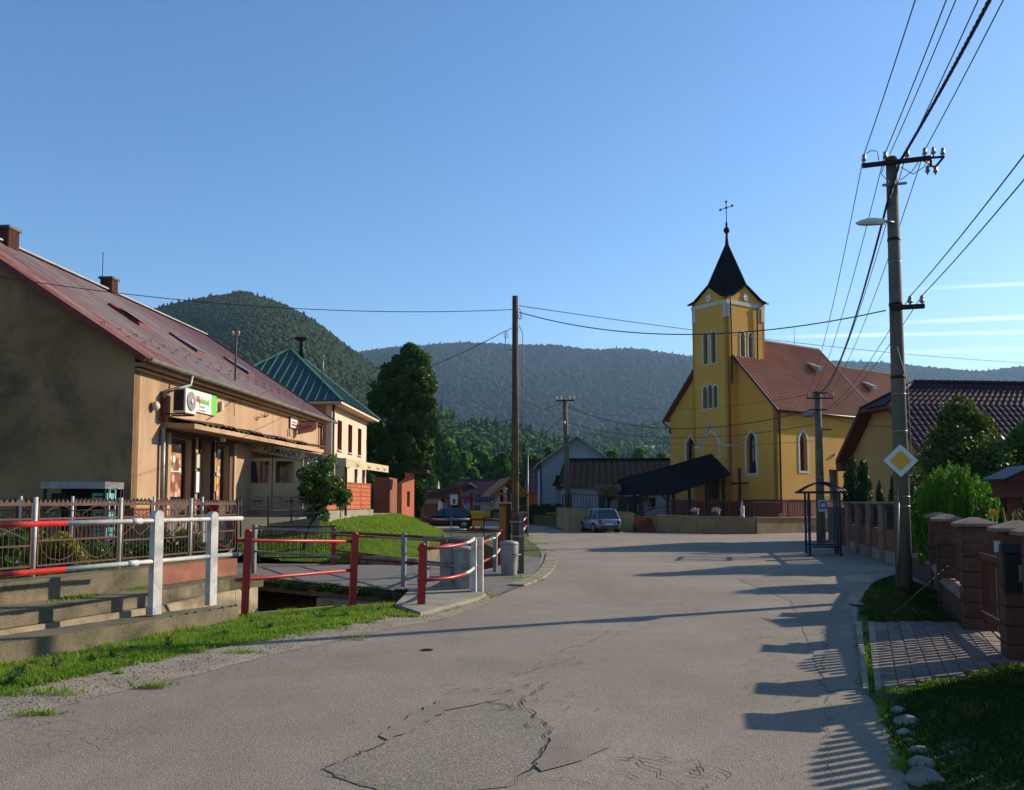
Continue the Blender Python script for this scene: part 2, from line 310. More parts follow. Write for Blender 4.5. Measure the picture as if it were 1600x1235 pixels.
class MB:
    def __init__(s): s.v = []; s.f = []; s.m = []; s.mi = 0; s.sm = []
    def add(s, vs, fs, sm=False):
        b = len(s.v); s.v += [tuple(q) for q in vs]
        for f in fs: s.f.append([b + i for i in f]); s.m.append(s.mi); s.sm.append(sm)
        return s
    def box(s, x0, x1, y0, y1, z0, z1):
        return s.add([(x0, y0, z0), (x1, y0, z0), (x1, y1, z0), (x0, y1, z0), (x0, y0, z1), (x1, y0, z1), (x1, y1, z1), (x0, y1, z1)],
              [(0, 3, 2, 1), (4, 5, 6, 7), (0, 1, 5, 4), (1, 2, 6, 5), (2, 3, 7, 6), (3, 0, 4, 7)])
    def cbox(s, x0, x1, y0, y1, z0, z1, c=.01):      # chamfered on the vertical edges and the top
        def ring(i, z): return [(x0 + i, y0, z), (x1 - i, y0, z), (x1, y0 + i, z), (x1, y1 - i, z), (x1 - i, y1, z), (x0 + i, y1, z), (x0, y1 - i, z), (x0, y0 + i, z)]
        r3 = [(x0 + 2 * c, y0 + c, z1), (x1 - 2 * c, y0 + c, z1), (x1 - c, y0 + 2 * c, z1), (x1 - c, y1 - 2 * c, z1), (x1 - 2 * c, y1 - c, z1), (x0 + 2 * c, y1 - c, z1), (x0 + c, y1 - 2 * c, z1), (x0 + c, y0 + 2 * c, z1)]
        v = ring(c, z0) + ring(c, z1 - c) + r3
        f = [tuple(range(7, -1, -1)), tuple(range(16, 24))]
        for k in (0, 8):
            for i in range(8): j = (i + 1) % 8; f.append((k + i, k + j, k + 8 + j, k + 8 + i))
        return s.add(v, f)
    def bar(s, p0, p1, w, h=None, up=(0, 0, 1)):
        p0, p1 = Vector(p0), Vector(p1); h = h or w; d = (p1 - p0).normalized(); up = Vector(up)
        if abs(d.dot(up)) > .98: up = Vector((1, 0, 0))
        a = d.cross(up).normalized() * w / 2; b = a.cross(d).normalized() * h / 2
        v = [p + x * a + y * b for p in (p0, p1) for x, y in ((-1, -1), (1, -1), (1, 1), (-1, 1))]
        return s.add(v, [(3, 2, 1, 0), (4, 5, 6, 7), (0, 1, 5, 4), (1, 2, 6, 5), (2, 3, 7, 6), (3, 0, 4, 7)])
    def tube(s, pts, r, n=8, caps=True):
        pts = [Vector(p) for p in pts]; rs = r if isinstance(r, (list, tuple)) else [r] * len(pts)
        vs = []; prev = None
        for i, p in enumerate(pts):
            d = (pts[min(i + 1, len(pts) - 1)] - pts[max(i - 1, 0)]).normalized()
            if prev is None:
                u = Vector((0, 0, 1)) if abs(d.z) < .9 else Vector((1, 0, 0)); a = d.cross(u).normalized()
            else: a = (prev - d * prev.dot(d)).normalized()
            prev = a; b = d.cross(a)
            for k in range(n):
                t = 2 * math.pi * k / n; vs.append(p + (a * math.cos(t) + b * math.sin(t)) * rs[i])
        fs = []
        for i in range(len(pts) - 1):
            for k in range(n): q = (k + 1) % n; fs.append((i * n + k, i * n + q, (i + 1) * n + q, (i + 1) * n + k))
        s.add(vs, fs, True)
        if caps:
            b = len(s.v) - len(vs)
            s.f.append([b + k for k in range(n - 1, -1, -1)]); s.m.append(s.mi); s.sm.append(False)
            s.f.append([b + (len(pts) - 1) * n + k for k in range(n)]); s.m.append(s.mi); s.sm.append(False)
        return s
    def lathe(s, c, prof, n=12, axis='z'):
        vs = []
        for (r, h) in prof:
            for k in range(n):
                t = 2 * math.pi * k / n
                if axis == 'z': vs.append((c[0] + r * math.cos(t), c[1] + r * math.sin(t), c[2] + h))
                elif axis == 'x': vs.append((c[0] + h, c[1] + r * math.cos(t), c[2] + r * math.sin(t)))
                else: vs.append((c[0] + r * math.sin(t), c[1] + h, c[2] + r * math.cos(t)))
        fs = [tuple(range(n - 1, -1, -1)), tuple((len(prof) - 1) * n + k for k in range(n))]
        s.add(vs, fs); s.add([], [])
        b = len(s.v) - len(vs)
        for i in range(len(prof) - 1):
            for k in range(n):
                q = (k + 1) % n; s.f.append([b + i * n + k, b + i * n + q, b + (i + 1) * n + q, b + (i + 1) * n + k]); s.m.append(s.mi); s.sm.append(True)
        return s
    def prism(s, pts, vec):
        pts = [Vector(p) for p in pts]; vec = Vector(vec); n = len(pts)
        return s.add(pts + [p + vec for p in pts], [tuple(range(n - 1, -1, -1)), tuple(range(n, 2 * n))] + [(i, (i + 1) % n, n + (i + 1) % n, n + i) for i in range(n)])
    def build(s, name, mats, parent=None):
        me = bpy.data.meshes.new(name); me.from_pydata(s.v, [], s.f)
        mats = mats if isinstance(mats, (list, tuple)) else [mats]
        for mm in mats: me.materials.append(M[mm] if isinstance(mm, str) else mm)
        me.polygons.foreach_set('material_index', s.m); me.polygons.foreach_set('use_smooth', s.sm)
        me.update(); o = bpy.data.objects.new(name, me); C.objects.link(o)
        if parent: o.parent = parent
        return o
def tag(o, label=None, cat=None, group=None, kind=None):
    if label: o['label'] = label
    if cat: o['category'] = cat
    if group: o['group'] = group
    if kind: o['kind'] = kind
    return o
def thing(name, label, cat, loc=(0, 0, 0), rz=0., group=None):
    o = bpy.data.objects.new(name, None); o.empty_display_size = .3; C.objects.link(o)
    o.location = loc; o.rotation_euler = (0, 0, rz); return tag(o, label, cat, group)
def dup(o, parent=None):
    c = o.copy(); C.objects.link(c); c.parent = parent
    for k in [q for q in bpy.data.objects if q.parent == o]: dup(k, c)
    return c
def clone(ob, loc, rz=0., parent=None, sc=None):     # copy of a single piece, sharing its mesh
    c = ob.copy(); C.objects.link(c); c.location = loc; c.rotation_euler = (0, 0, rz)
    if sc: c.scale = sc
    if parent: c.parent = parent
    return c
def inside(p, poly):
    x, y = p; r = False; j = len(poly) - 1
    for i in range(len(poly)):
        a, b = poly[i], poly[j]
        if (a[1] > y) != (b[1] > y) and x < (b[0] - a[0]) * (y - a[1]) / (b[1] - a[1] + 1e-12) + a[0]: r = not r
        j = i
    return r
def cdt(outer, holes=()):
    vs = []; es = []
    for lp in [outer] + list(holes):
        b = len(vs); vs += [Vector(p[:2]) for p in lp]; es += [(b + i, b + (i + 1) % len(lp)) for i in range(len(lp))]
    ov, oe, of, _, _, _ = delaunay_2d_cdt(vs, es, [], 0, 1e-5)
    keep = []
    for f in of:
        c = sum((ov[i] for i in f), Vector((0, 0))) / len(f)
        if inside(c, outer) and not any(inside(c, h) for h in holes): keep.append(tuple(f))
    return [tuple(v) for v in ov], keep
def rag(poly, amp=.03, step=.12, seed=1):
    r_ = random.Random(seed); out = []
    for i in range(len(poly)):
        a, b_ = Vector(poly[i]), Vector(poly[(i + 1) % len(poly)]); n_ = max(1, int((b_ - a).length / step)); out += [tuple(a.lerp(b_, k / n_) + Vector((r_.uniform(-amp, amp), r_.uniform(-amp, amp)))) for k in range(n_)]
    return out
def sheet(name, outer, z, mat, holes=(), parent=None, kind='structure'):
    v, f = cdt([tuple(p[:2]) for p in outer], holes)
    b = MB(); b.add([(x, y, z) for x, y in v], f); o = b.build(name, mat, parent)
    if o.data.polygons and o.data.polygons[0].normal.z < 0: o.data.flip_normals()
    if not parent: o['kind'] = kind
    return o
def wallp(mb, O, u, outer, holes=(), t=.3, reveal=None):
    """vertical wall: O origin, u unit horizontal direction; outward side is u x up ... (right-hand of u); holes get reveals"""
    O, u = Vector(O), Vector(u); n = Vector((u.y, -u.x, 0)); v, f = cdt(outer, holes)
    P = lambda a, z, d: O + u * a + Vector((0, 0, z)) - n * d
    mb.add([P(a, z, 0) for a, z in v], [tuple(x) for x in f]); mb.add([P(a, z, t) for a, z in v], [tuple(reversed(x)) for x in f])
    for lp in [outer] + list(holes):
        k = len(lp); mb.add([P(a, z, 0) for a, z in lp] + [P(a, z, t) for a, z in lp], [(i, (i + 1) % k, k + (i + 1) % k, k + i) for i in range(k)])
    return mb
def ringframe(mb, O, u, lp, wd, t, off=0.03):
    """raised band round a loop (2D, u/z) of width wd, proud by off, thickness t"""
    O, u = Vector(O), Vector(u); n = Vector((u.y, -u.x, 0)); k = len(lp)
    cx = sum(p[0] for p in lp) / k; cz = sum(p[1] for p in lp) / k
    out = []
    for i in range(k):
        a, b, c = Vector(lp[i - 1]), Vector(lp[i]), Vector(lp[(i + 1) % k])
        e1 = (b - a).normalized(); e2 = (c - b).normalized(); n1 = Vector((e1.y, -e1.x)); n2 = Vector((e2.y, -e2.x)); bis = (n1 + n2)
        bis = bis / max(.4, bis.length) ; q = b + bis.normalized() * wd / max(.5, bis.normalized().dot(n1)); out.append(q)
    ar = sum(lp[i][0] * lp[(i + 1) % k][1] - lp[(i + 1) % k][0] * lp[i][1] for i in range(k))
    if ar < 0: out = [Vector(lp[i]) * 2 - out[i] for i in range(k)]
    P = lambda q, d: O + u * q[0] + Vector((0, 0, q[1])) + n * d
    vs = [P(p, off) for p in lp] + [P(p, off) for p in out] + [P(p, off - t) for p in lp] + [P(p, off - t) for p in out]
    fs = []
    for i in range(k):
        j = (i + 1) % k; fs += [(i, j, k + j, k + i), (k + i, k + j, 3 * k + j, 3 * k + i), (j, i, 2 * k + i, 2 * k + j), (2 * k + i, 2 * k + j, 3 * k + j, 3 * k + i)]
    mb.add(vs, fs); return mb
def lancet(cx, z0, z1, wd, n=6):
    h = wd / 2; zs = z1 - wd * .87; pts = [(cx - h, z0), (cx + h, z0), (cx + h, zs)]
    for i in range(1, n): a = R(60) * i / n; pts.append((cx - h + wd * math.cos(a), zs + wd * math.sin(a)))
    pts.append((cx, zs + wd * .866))
    for i in range(n - 1, 0, -1): a = R(60) * i / n; pts.append((cx + h - wd * math.cos(a), zs + wd * math.sin(a)))
    pts.append((cx - h, zs)); return pts
def rect(a, b, c, d): return [(a, c), (b, c), (b, d), (a, d)]
def text(s_, size, mat, O, u, parent=None, name='lettering', ext=.004, shear=0., slope=0., bold=0., sx=1.):
    cu = bpy.data.curves.new(name, 'FONT'); cu.body = s_; cu.size = size; cu.extrude = ext; cu.align_x = 'CENTER'; cu.align_y = 'CENTER'; cu.shear = shear; cu.offset = bold; cu.resolution_u = 2
    o = bpy.data.objects.new('tmp', cu); C.objects.link(o); dg = bpy.context.evaluated_depsgraph_get()
    me = bpy.data.meshes.new_from_object(o.evaluated_get(dg)); bpy.data.objects.remove(o); bpy.data.curves.remove(cu)
    me.materials.clear(); me.materials.append(M[mat]); me.name = name
    o = bpy.data.objects.new(name, me); C.objects.link(o); u = Vector(u).normalized(); n = Vector((u.y, -u.x, 0))
    if slope: u = (u + Vector((0, 0, slope))).normalized()
    up = n.cross(u) ; mt = Matrix((u * sx, up, n)).transposed().to_4x4(); mt.translation = Vector(O) + n * .012
    me.transform(mt)
    if parent: o.parent = parent
    return o
def leafcloud(name, clumps, mat, n, size, parent=None, seed=1, aspect=.6, droop=0., up=None, flat_=.0):
    """clumps: list of (centre, radius) ; leaves scattered mostly near each clump's shell"""
    rs = np.random.RandomState(seed); cs = np.array([c for c, r in clumps]); rr = np.array([r if hasattr(r, '__len__') else (r, r, r) for c, r in clumps])
    wgt = (rr.prod(1)) ** (2 / 3.); k = rs.choice(len(cs), n, p=wgt / wgt.sum())
    d = rs.normal(size=(n, 3)); d /= np.linalg.norm(d, axis=1)[:, None]; rad = rs.uniform(.35, 1.08, n) ** .6
    P = cs[k] + d * rad[:, None] * rr[k]
    a = rs.normal(size=(n, 3)); a[:, 2] -= droop
    if up is not None: a = rs.normal(size=(n, 3)) * .35 + np.array(up)
    a /= np.linalg.norm(a, axis=1)[:, None]; b = np.cross(a, rs.normal(size=(n, 3))); b /= np.linalg.norm(b, axis=1)[:, None] + 1e-9
    s_ = size * rs.uniform(.55, 1.35, n)[:, None]
    V = np.stack([P - a * s_ * .5, P + b * s_ * aspect * .5, P + a * s_ * .5, P - b * s_ * aspect * .5], 1).reshape(-1, 3)
    Fc = np.arange(n * 4).reshape(-1, 4)
    cr = rs.rand(len(cs)); o = fast(name, V, Fc, mat, parent, np.clip(cr[k] * .6 + rs.rand(n) * .4, 0, 1)); return o
def blades(name, P, mat, h=.1, wd=.008, seed=3, parent=None, lean=.45):
    rs = np.random.RandomState(seed); n = len(P); P = np.asarray(P)
    a = rs.uniform(0, 2 * np.pi, n); wv = np.stack([np.cos(a), np.sin(a), np.zeros(n)], 1) * (wd * rs.uniform(.6, 1.4, n))[:, None]
    pn = np.sin(P[:, 0] * 5.1 + 2 * np.sin(P[:, 1] * 2.3)) * np.sin(P[:, 1] * 4.3 + np.sin(P[:, 0] * 3.1)) ; hh = (h * rs.uniform(.35, 1.25, n) * (.85 + .45 * pn))[:, None]; ln = rs.normal(size=(n, 3)) * lean; ln[:, 2] = 1
    T = P + ln / np.linalg.norm(ln, axis=1)[:, None] * hh; V = np.stack([P - wv, P + wv, T], 1).reshape(-1, 3)
    return fast(name, V, np.arange(n * 3).reshape(-1, 3), mat, parent, np.clip(rs.rand(n) * .7 + .25 * pn + .15, 0, 1))
def scatter_poly(poly, n, seed=1, zf=lambda x, y: 0 * x, edge=0.):
    rs = np.random.RandomState(seed); P = np.array([p[:2] for p in poly]); lo, hi = P.min(0), P.max(0); out = []; tot = 0
    while tot < n:
        q = rs.uniform(lo, hi, (n, 2)); j = len(P) - 1; m_ = np.zeros(n, bool)
        for i in range(len(P)):
            a, b = P[i], P[j]; cnd = ((a[1] > q[:, 1]) != (b[1] > q[:, 1])) & (q[:, 0] < (b[0] - a[0]) * (q[:, 1] - a[1]) / (b[1] - a[1] + 1e-12) + a[0]); m_ ^= cnd; j = i
        q = q[m_]; out.append(q); tot += len(q)
    q = np.concatenate(out)[:n]; return np.stack([q[:, 0], q[:, 1], zf(q[:, 0], q[:, 1])], 1)
# ================================================================ THE GROUND
def seg_d(x, y, pl):
    d = np.full(np.shape(x), 1e9)
    for (a, b) in zip(pl[:-1], pl[1:]):
        ax, ay, bx, by = a[0], a[1], b[0], b[1]; L = (bx - ax) ** 2 + (by - ay) ** 2
        t = np.clip(((x - ax) * (bx - ax) + (y - ay) * (by - ay)) / L, 0, 1); d = np.minimum(d, np.hypot(x - ax - t * (bx - ax), y - ay - t * (by - ay)))
    return d
HOLE = [(-9.0, 1.5), (-6.03, 9.55), (-5.42, 11.2), (-4.85, 12.75), (-4.35, 14.1), (-2.75, 15.45), (-1.72, 15.45), (-1.68, 17.3), (-6.9, 21.6), (-5.02, 17.1), (-5.1, 16.0), (-5.5, 13.55), (-6.45, 10.9), (-9.9, 1.5)]
HOLE2 = [(-3.3, 26.6), (-1.0, 22.4), (-.45, 24.5), (-.2, 31.0), (-1.4, 40.0), (-4.4, 46.0), (-5.6, 45.2), (-2.9, 38.6), (-3.0, 31.0)]
ground = sheet('ground', [(-4500, -300), (4500, -300), (4500, 4400), (-4500, 4400)], 0.0, 'grassbase', [HOLE, HOLE2])
P2 = lambda px, py, z=0: tuple(G(px, py, z)[:2])
road = sheet('road', [(-9.2, -6), P2(0, 1112), P2(120, 1088), P2(300, 1045), P2(420, 1016), P2(560, 985), P2(700, 958), P2(765, 938), P2(835, 908), P2(852, 880), P2(842, 856), P2(823, 841), P2(826, 829), P2(790, 827), P2(700, 834), P2(668, 838), P2(640, 832), P2(600, 820), (-20, 76), (-10, 84), (2, 80), P2(890, 822), P2(912, 831), (5.0, 52.2), (9.0, 51.0), (13.2, 49.0), (17, 55), (30, 56), (34, 46), (19, 44), (12.35, 33.5), (10.4, 24.3), (8.5, 18.2), P2(1368, 912), P2(1341, 940), P2(1338, 985), P2(1350, 1082), P2(1378, 1110), P2(1420, 1232), (1.0, 0), (-1.6, -6)], .004, 'road')
sheet('gravel_verge', rag([(-9.9, -6), P2(-60, 1118), P2(0, 1085), P2(110, 1062), P2(300, 1020), P2(420, 1000), P2(560, 972), P2(640, 955), P2(660, 945), P2(768, 925), P2(780, 934), P2(700, 966), P2(560, 994), P2(420, 1026), P2(300, 1056), P2(120, 1100), P2(0, 1128), (-8.6, -6)], .045, .16), .008, 'gravel')
# worn patches and repairs in the asphalt
sheet('asphalt_patch', rag([P2(500, 1205), P2(545, 1185), P2(610, 1160), P2(650, 1142), P2(690, 1118), P2(770, 1096), P2(800, 1104), P2(862, 1140), P2(850, 1170), P2(830, 1210), P2(790, 1232), P2(650, 1250), P2(560, 1228)], .03, .1, 0), .009, 'patch')
sheet('asphalt_patch', rag([P2(610, 1160), P2(590, 1152), P2(640, 1120), P2(700, 1090), P2(745, 1076), P2(790, 1088), P2(770, 1098), P2(700, 1112), P2(655, 1136)], .03, .1, 1), .0135, 'smooth')
sheet('asphalt_patch', rag([P2(865, 1150), P2(900, 1143), P2(945, 1146), P2(948, 1170), P2(900, 1196), P2(850, 1206), P2(835, 1195)], .03, .1, 2), .0135, 'smooth')
sheet('asphalt_patch', rag([P2(1150, 905), P2(1210, 900), P2(1290, 912), P2(1325, 925), P2(1333, 975), P2(1338, 1078), P2(1290, 1082), P2(1262, 1000), P2(1235, 940)], .03, .1, 3), .009, 'patch')
def crack(pts, wd=.012, seed=0, z=.0165, jit=.04):
    rs = random.Random(seed); out = []
    for (a, b) in zip(pts[:-1], pts[1:]):
        a, b = G(*a), G(*b); k = max(2, int((b - a).length / .07))
        for i in range(k): p = a.lerp(b, i / k); out.append(p + Vector((rs.uniform(-jit, jit), rs.uniform(-jit, jit), 0)))
    mb = MB(); vs = []
    for i, p in enumerate(out):
        d = (out[min(i + 1, len(out) - 1)] - out[max(i - 1, 0)]); d = Vector((-d.y, d.x, 0)).normalized(); w_ = wd * .6 * rs.uniform(.1, 1) * (0.2 if i in (0, len(out) - 1) else 1)
        vs += [(p.x - d.x * w_, p.y - d.y * w_, z), (p.x + d.x * w_, p.y + d.y * w_, z)]
    mb.add(vs, [(2 * i, 2 * i + 1, 2 * i + 3, 2 * i + 2) for i in range(len(out) - 1)]); return mb
cr = MB()
for i, (pts, wd) in enumerate([([(500, 1206), (545, 1187), (612, 1160)], .013), ([(500, 1208), (560, 1226), (640, 1238)], .010), ([(805, 1092), (815, 1105), (862, 1140)], .013), ([(862, 1140), (848, 1172), (828, 1208), (790, 1232)], .012),
    ([(760, 1096), (800, 1110), (806, 1118)], .012), ([(515, 1127), (560, 1132), (585, 1143)], .008), ([(715, 1030), (790, 1038), (830, 1044)], .006), ([(955, 1185), (1010, 1188), (1060, 1197), (1120, 1203), (1150, 1225)], .012),
    ([(925, 1197), (960, 1205), (1020, 1228)], .010), ([(1000, 1190), (1040, 1215), (1080, 1240)], .01), ([(840, 1220), (900, 1222), (950, 1240)], .008), ([(870, 1020), (900, 1012), (930, 1003), (952, 985)], .010),
    ([(800, 1060), (838, 1050), (870, 1040), (905, 1026)], .008), ([(830, 1090), (845, 1078), (855, 1066)], .008), ([(760, 1072), (790, 1058), (815, 1050)], .006), ([(836, 1098), (832, 1088)], .01), ([(1130, 850), (1140, 854), (1180, 856)], .02),
    ([(880, 857), (1000, 852), (1200, 848), (1262, 847)], .03), ([(600, 968), (655, 962), (700, 970)], .006), ([(765, 936), (845, 900), (858, 872), (850, 862)], .018), ([(648, 964), (676, 972), (660, 975)], .01), ([(1285, 985), (1290, 1020), (1280, 1078)], .01),
    ([(950, 1000), (1010, 965), (1060, 940)], .004), ([(1080, 1190), (1110, 1215), (1155, 1222)], .01), ([(1300, 1090), (1290, 1150), (1300, 1235)], .006), ([(815, 867), (860, 864), (900, 861)], .015)]):
    q = crack(pts, wd, i); cr.add(q.v, q.f)
def scuffs(cx, cy, dx, dy, n, seed):
    rs = random.Random(seed)
    for i in range(n):
        t = rs.uniform(-1, 1); o = rs.gauss(0, .22); px, py = cx + dx * t, cy + dy * t; p = G(px, py); p = p + Vector((o, rs.gauss(0, .2), 0))
        L = rs.uniform(.04, .12); a = rs.uniform(0, 6.28); w_ = rs.uniform(.002, .006); b_ = a + rs.uniform(.6, 1.3)
        p1 = p + Vector((math.cos(a), math.sin(a), 0)) * L; p2 = p1 + Vector((math.cos(b_), math.sin(b_), 0)) * L * .7; pp = [p, p1, p2]; vs = []
        for k, q in enumerate(pp):
            d = pp[min(k + 1, 2)] - pp[max(k - 1, 0)]; d = Vector((-d.y, d.x, 0)).normalized() * w_ * (1 if k == 1 else .3); vs += [(q.x - d.x, q.y - d.y, .0165), (q.x + d.x, q.y + d.y, .0165)]
        cr.add(vs, [(0, 1, 3, 2), (2, 3, 5, 4)])
scuffs(870, 1040, 85, -48, 50, 1); scuffs(1200, 1020, 22, 65, 70, 2); scuffs(1230, 950, 30, 25, 30, 6); scuffs(770, 1085, 40, 12, 16, 3); scuffs(1050, 1205, 110, 14, 16, 4); scuffs(820, 1110, 25, 20, 10, 5)
cr = cr.build('road_crack', 'crack'); cr['kind'] = 'stuff'
for (px, py) in ((667, 1017),):
    b = MB(); p = G(px, py); rr = [(.075 * (1 + .25 * math.sin(3 * k)), 0) for k in range(10)]
    b.add([(p.x + rr[k][0] * math.cos(k * .628), p.y + rr[k][0] * math.sin(k * .628), .014) for k in range(10)], [tuple(range(10))]); b.build('pothole', 'crack')['kind'] = 'structure'
path = sheet('path', [(-6.95, 21.7), (-1.6, 17.25), (-1.55, 15.5), P2(680, 947), P2(768, 925), P2(765, 938), P2(835, 906), P2(850, 884), P2(846, 872), P2(800, 868), (-.35, 24.6), (-1.0, 22.3), (-3.2, 26.3), P2(645, 882), P2(560, 884), P2(505, 879), P2(400, 882), P2(380, 878), (-7.6, 23)], .012, 'path')
# kerb slabs: gutter stones along the left of the far road
ks = [P2(862, 866), P2(860, 880), P2(853, 893), P2(838, 905), P2(806, 917)]
base = None
kr = sheet('kerb', [P2(846, 864), P2(864, 864), P2(862, 882), P2(855, 895), P2(838, 908), P2(812, 903), P2(835, 897), P2(843, 884), P2(845, 873)], .016, 'sidewalk')
for i in range(9):
    a = A(0, 0, 1); t0, t1 = i / 9, (i + .94) / 9
    def along(t):
        k = min(int(t * 4), 3); f = t * 4 - k; p, q = ks[k], ks[k + 1]; return Vector((p[0] + (q[0] - p[0]) * f, p[1] + (q[1] - p[1]) * f, 0))
    p, q = along(t0), along(t1); d = (q - p); nrm = Vector((-d.y, d.x, 0)).normalized() * .17
    b = MB(); b.add([p - nrm, q - nrm, q + nrm, p + nrm] + [x + Vector((0, 0, .045)) for x in (p - nrm, q - nrm, q + nrm, p + nrm)], [(4, 5, 6, 7), (0, 1, 5, 4), (1, 2, 6, 5), (2, 3, 7, 6), (3, 0, 4, 7)]); b.build('kerb_stone', 'sidewalk', kr)

# the creek channel: bed, water, walls
bed = sheet('creek_bed', [(-11, 0), (-1, 14.5), (-1, 19), (.3, 24), (.3, 33), (-1, 42), (-4, 48), (-7, 47), (-4, 38), (-4, 24), (-7, 22), (-11, 5)], -1.25, 'creekbed')
wtr = sheet('creek_water', [(-9.6, 1.5), (-6.1, 10.3), (-5, 14.2), (-3.8, 16.2), (-2.6, 21), (-1.3, 27), (-1.6, 34), (-3.2, 43), (-4.3, 42), (-2.4, 33), (-2.2, 28), (-4.2, 21), (-5.3, 16), (-6.4, 11.6), (-9.9, 1.6)], -1.17, 'water')
cw = thing('creek_wall', 'rough stone lining of the creek channel under the red railings', 'stone wall', (0, 0, 0))
b = MB()
def vwall(mb, a, c, z0, z1, t=.25, side=1):
    a, c = Vector((*a, 0)), Vector((*c, 0)); d = (c - a).normalized(); n = Vector((-d.y, d.x, 0)) * t * side
    mb.prism([(a.x, a.y, z0), (c.x, c.y, z0), (c.x + n.x, c.y + n.y, z0), (a.x + n.x, a.y + n.y, z0)], (0, 0, z1 - z0))
OPENA, OPENB = Vector((-6.7, 21.43)), Vector((-3.89, 19.12))
H = HOLE
for (a, c, z1) in [(H[1], H[0], -.02), (H[2], H[1], -.02), (H[3], H[2], -.02), (H[4], H[3], -.02), (H[5], H[4], -.015), (H[6], H[5], -.015), (H[7], H[6], -.015), (H[9], tuple(OPENA), -.05), (H[10], H[9], .2), (H[11], H[10], .2), (H[12], H[11], .2), (H[13], H[12], .2)]:
    vwall(b, a, c, -1.4, z1, .22, -1)
vwall(b, tuple(OPENB), H[7], -1.4, -.25, .3, -1)
# sides of the culvert running under the path
dv = Vector((2.2, 8.5)).normalized() * 5
vwall(b, tuple(OPENA + dv), tuple(OPENA), -1.4, -.25, .3, -1); vwall(b, tuple(OPENB), tuple(OPENB + dv), -1.4, -.25, .3, -1)
b.build('wall', 'stone', cw)
# irregular stones proud of the lining: below the path slab and under the bench on the far side
def stone_face(a, c, z0, z1, sz, parent, seed, side=1):
    rs = random.Random(seed); a, c = Vector((*a, 0)), Vector((*c, 0)); L = (c - a).length; d = (c - a) / L; n = Vector((d.y, -d.x, 0)) * side
    z = z0
    while z < z1 - .05:
        h = min(rs.uniform(.7, 1.2) * sz, z1 - z); x = rs.uniform(-.1, 0)
        while x < L:
            w_ = rs.uniform(.7, 1.8) * sz; x0, x1 = max(x, 0) + .015, min(x + w_, L) - .015
            if x1 - x0 > .05:
                pr = rs.uniform(.03, .09); k = []
                for (u_, v_) in ((x0, z), (x1, z), (x1, z + h - .02), (x0, z + h - .02)): k.append((u_ + rs.uniform(-.012, .012), v_ + rs.uniform(-.012, .012)))
                mb = MB(); cc = a + d * (x0 + x1) / 2
                f0 = [a + d * u_ + Vector((0, 0, v_)) - cc for u_, v_ in k]; ctr = sum(f0, Vector()) / 4
                f1 = [ctr + (p - ctr) * .8 + n * (pr + rs.uniform(-.015, .015)) for p in f0]
                mb.add(f0 + f1, [(4, 5, 6, 7), (0, 1, 5, 4), (1, 2, 6, 5), (2, 3, 7, 6), (3, 0, 4, 7)])
                o = mb.build('stone', 'stone', parent); o.location = cc
            x += w_
        z += h
stone_face(tuple(OPENB), H[7], -1.0, -.27, .24, cw, 3, 1)
stone_face(H[11], H[10], -.85, .1, .28, cw, 5, -1) if False else None
stone_face((-6.38, 11.0), (-5.5, 13.5), -.45, .2, .22, cw, 4, 1); stone_face((-5.5, 13.55), (-5.1, 15.95), -.55, .2, .22, cw, 6, 1); stone_face((-5.08, 16.05), (-5.03, 17.05), -.8, .1, .24, cw, 8, 1)
stone_face((-7.4, 8.3), (-6.45, 10.85), -.3, .2, .24, cw, 14, 1)
# dark end of the culvert
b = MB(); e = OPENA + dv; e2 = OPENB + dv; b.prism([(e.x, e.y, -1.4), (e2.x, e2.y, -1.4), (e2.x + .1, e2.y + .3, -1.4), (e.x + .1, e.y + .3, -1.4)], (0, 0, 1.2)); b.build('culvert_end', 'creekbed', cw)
# path slab (bridge deck edge)
sl = thing('bridge_slab', 'mossy concrete edge of the footpath bridge over the creek opening', 'bridge', (0, 0, 0))
b = MB(); d = Vector((H[8][0] - H[7][0], H[8][1] - H[7][1], 0)).normalized(); n = Vector((-d.y, d.x, 0)) * -1
pA, pB = Vector((*H[7], 0)), Vector((*H[8], 0))
if n.y < 0: n = -n
b.prism([pA + Vector((0, 0, -.26)), pB + Vector((0, 0, -.26)), pB + n * 3.2 + Vector((0, 0, -.26)), pA + n * 3.2 + Vector((0, 0, -.26))], (0, 0, .245)); b.build('slab', 'concrete', sl)
rs = np.random.RandomState(5); V = []; k = 5200; t = rs.rand(k) ; wdt = rs.normal(0, .09, k); hh = rs.rand(k)
P = np.outer(1 - t, np.array(pA)) + np.outer(t, np.array(pB)); on = (t > .05) & (rs.rand(k) < .45 + .5 * np.sin(t * 19) ** 2)
P = P + np.outer(wdt - .02, np.array(n)); P[:, 2] = np.where(wdt < .0, -.16 * hh * (1.2 - t) , .013); P = P[on & (np.sin(t * 31) > -.6)]
mo = blades('moss_growth', P, M['grass_dk'], .06, .014, 4, sl, .8); mo['kind'] = 'stuff'
b = MB()
for i in range(46):
    tt = rs.uniform(.12, .97); p = pA.lerp(pB, tt) - n * rs.uniform(.0, .05); b.lathe((p.x, p.y, -.05 - rs.uniform(0, .09)), [(.02, -.05), (.11 * rs.uniform(.6, 1.2), -.02), (.12 * rs.uniform(.5, 1.1), .03), (.03, .08)], 7)
mo = b.build('moss', 'moss', sl); mo['kind'] = 'stuff'
# corner slab at the curved railing
b = MB(); cs_ = [P2(618, 941, .1), P2(657, 958, .06), P2(745, 935, .06), P2(760, 928, .06), P2(700, 915, .06), P2(640, 919, .1)]
b.prism([(x, y, -.4) for x, y in cs_][::-1], (0, 0, .47)); tag(b.build('corner_slab', 'concrete_lt'), 'low pale concrete slab under the curved railing at the road bend', 'concrete slab')
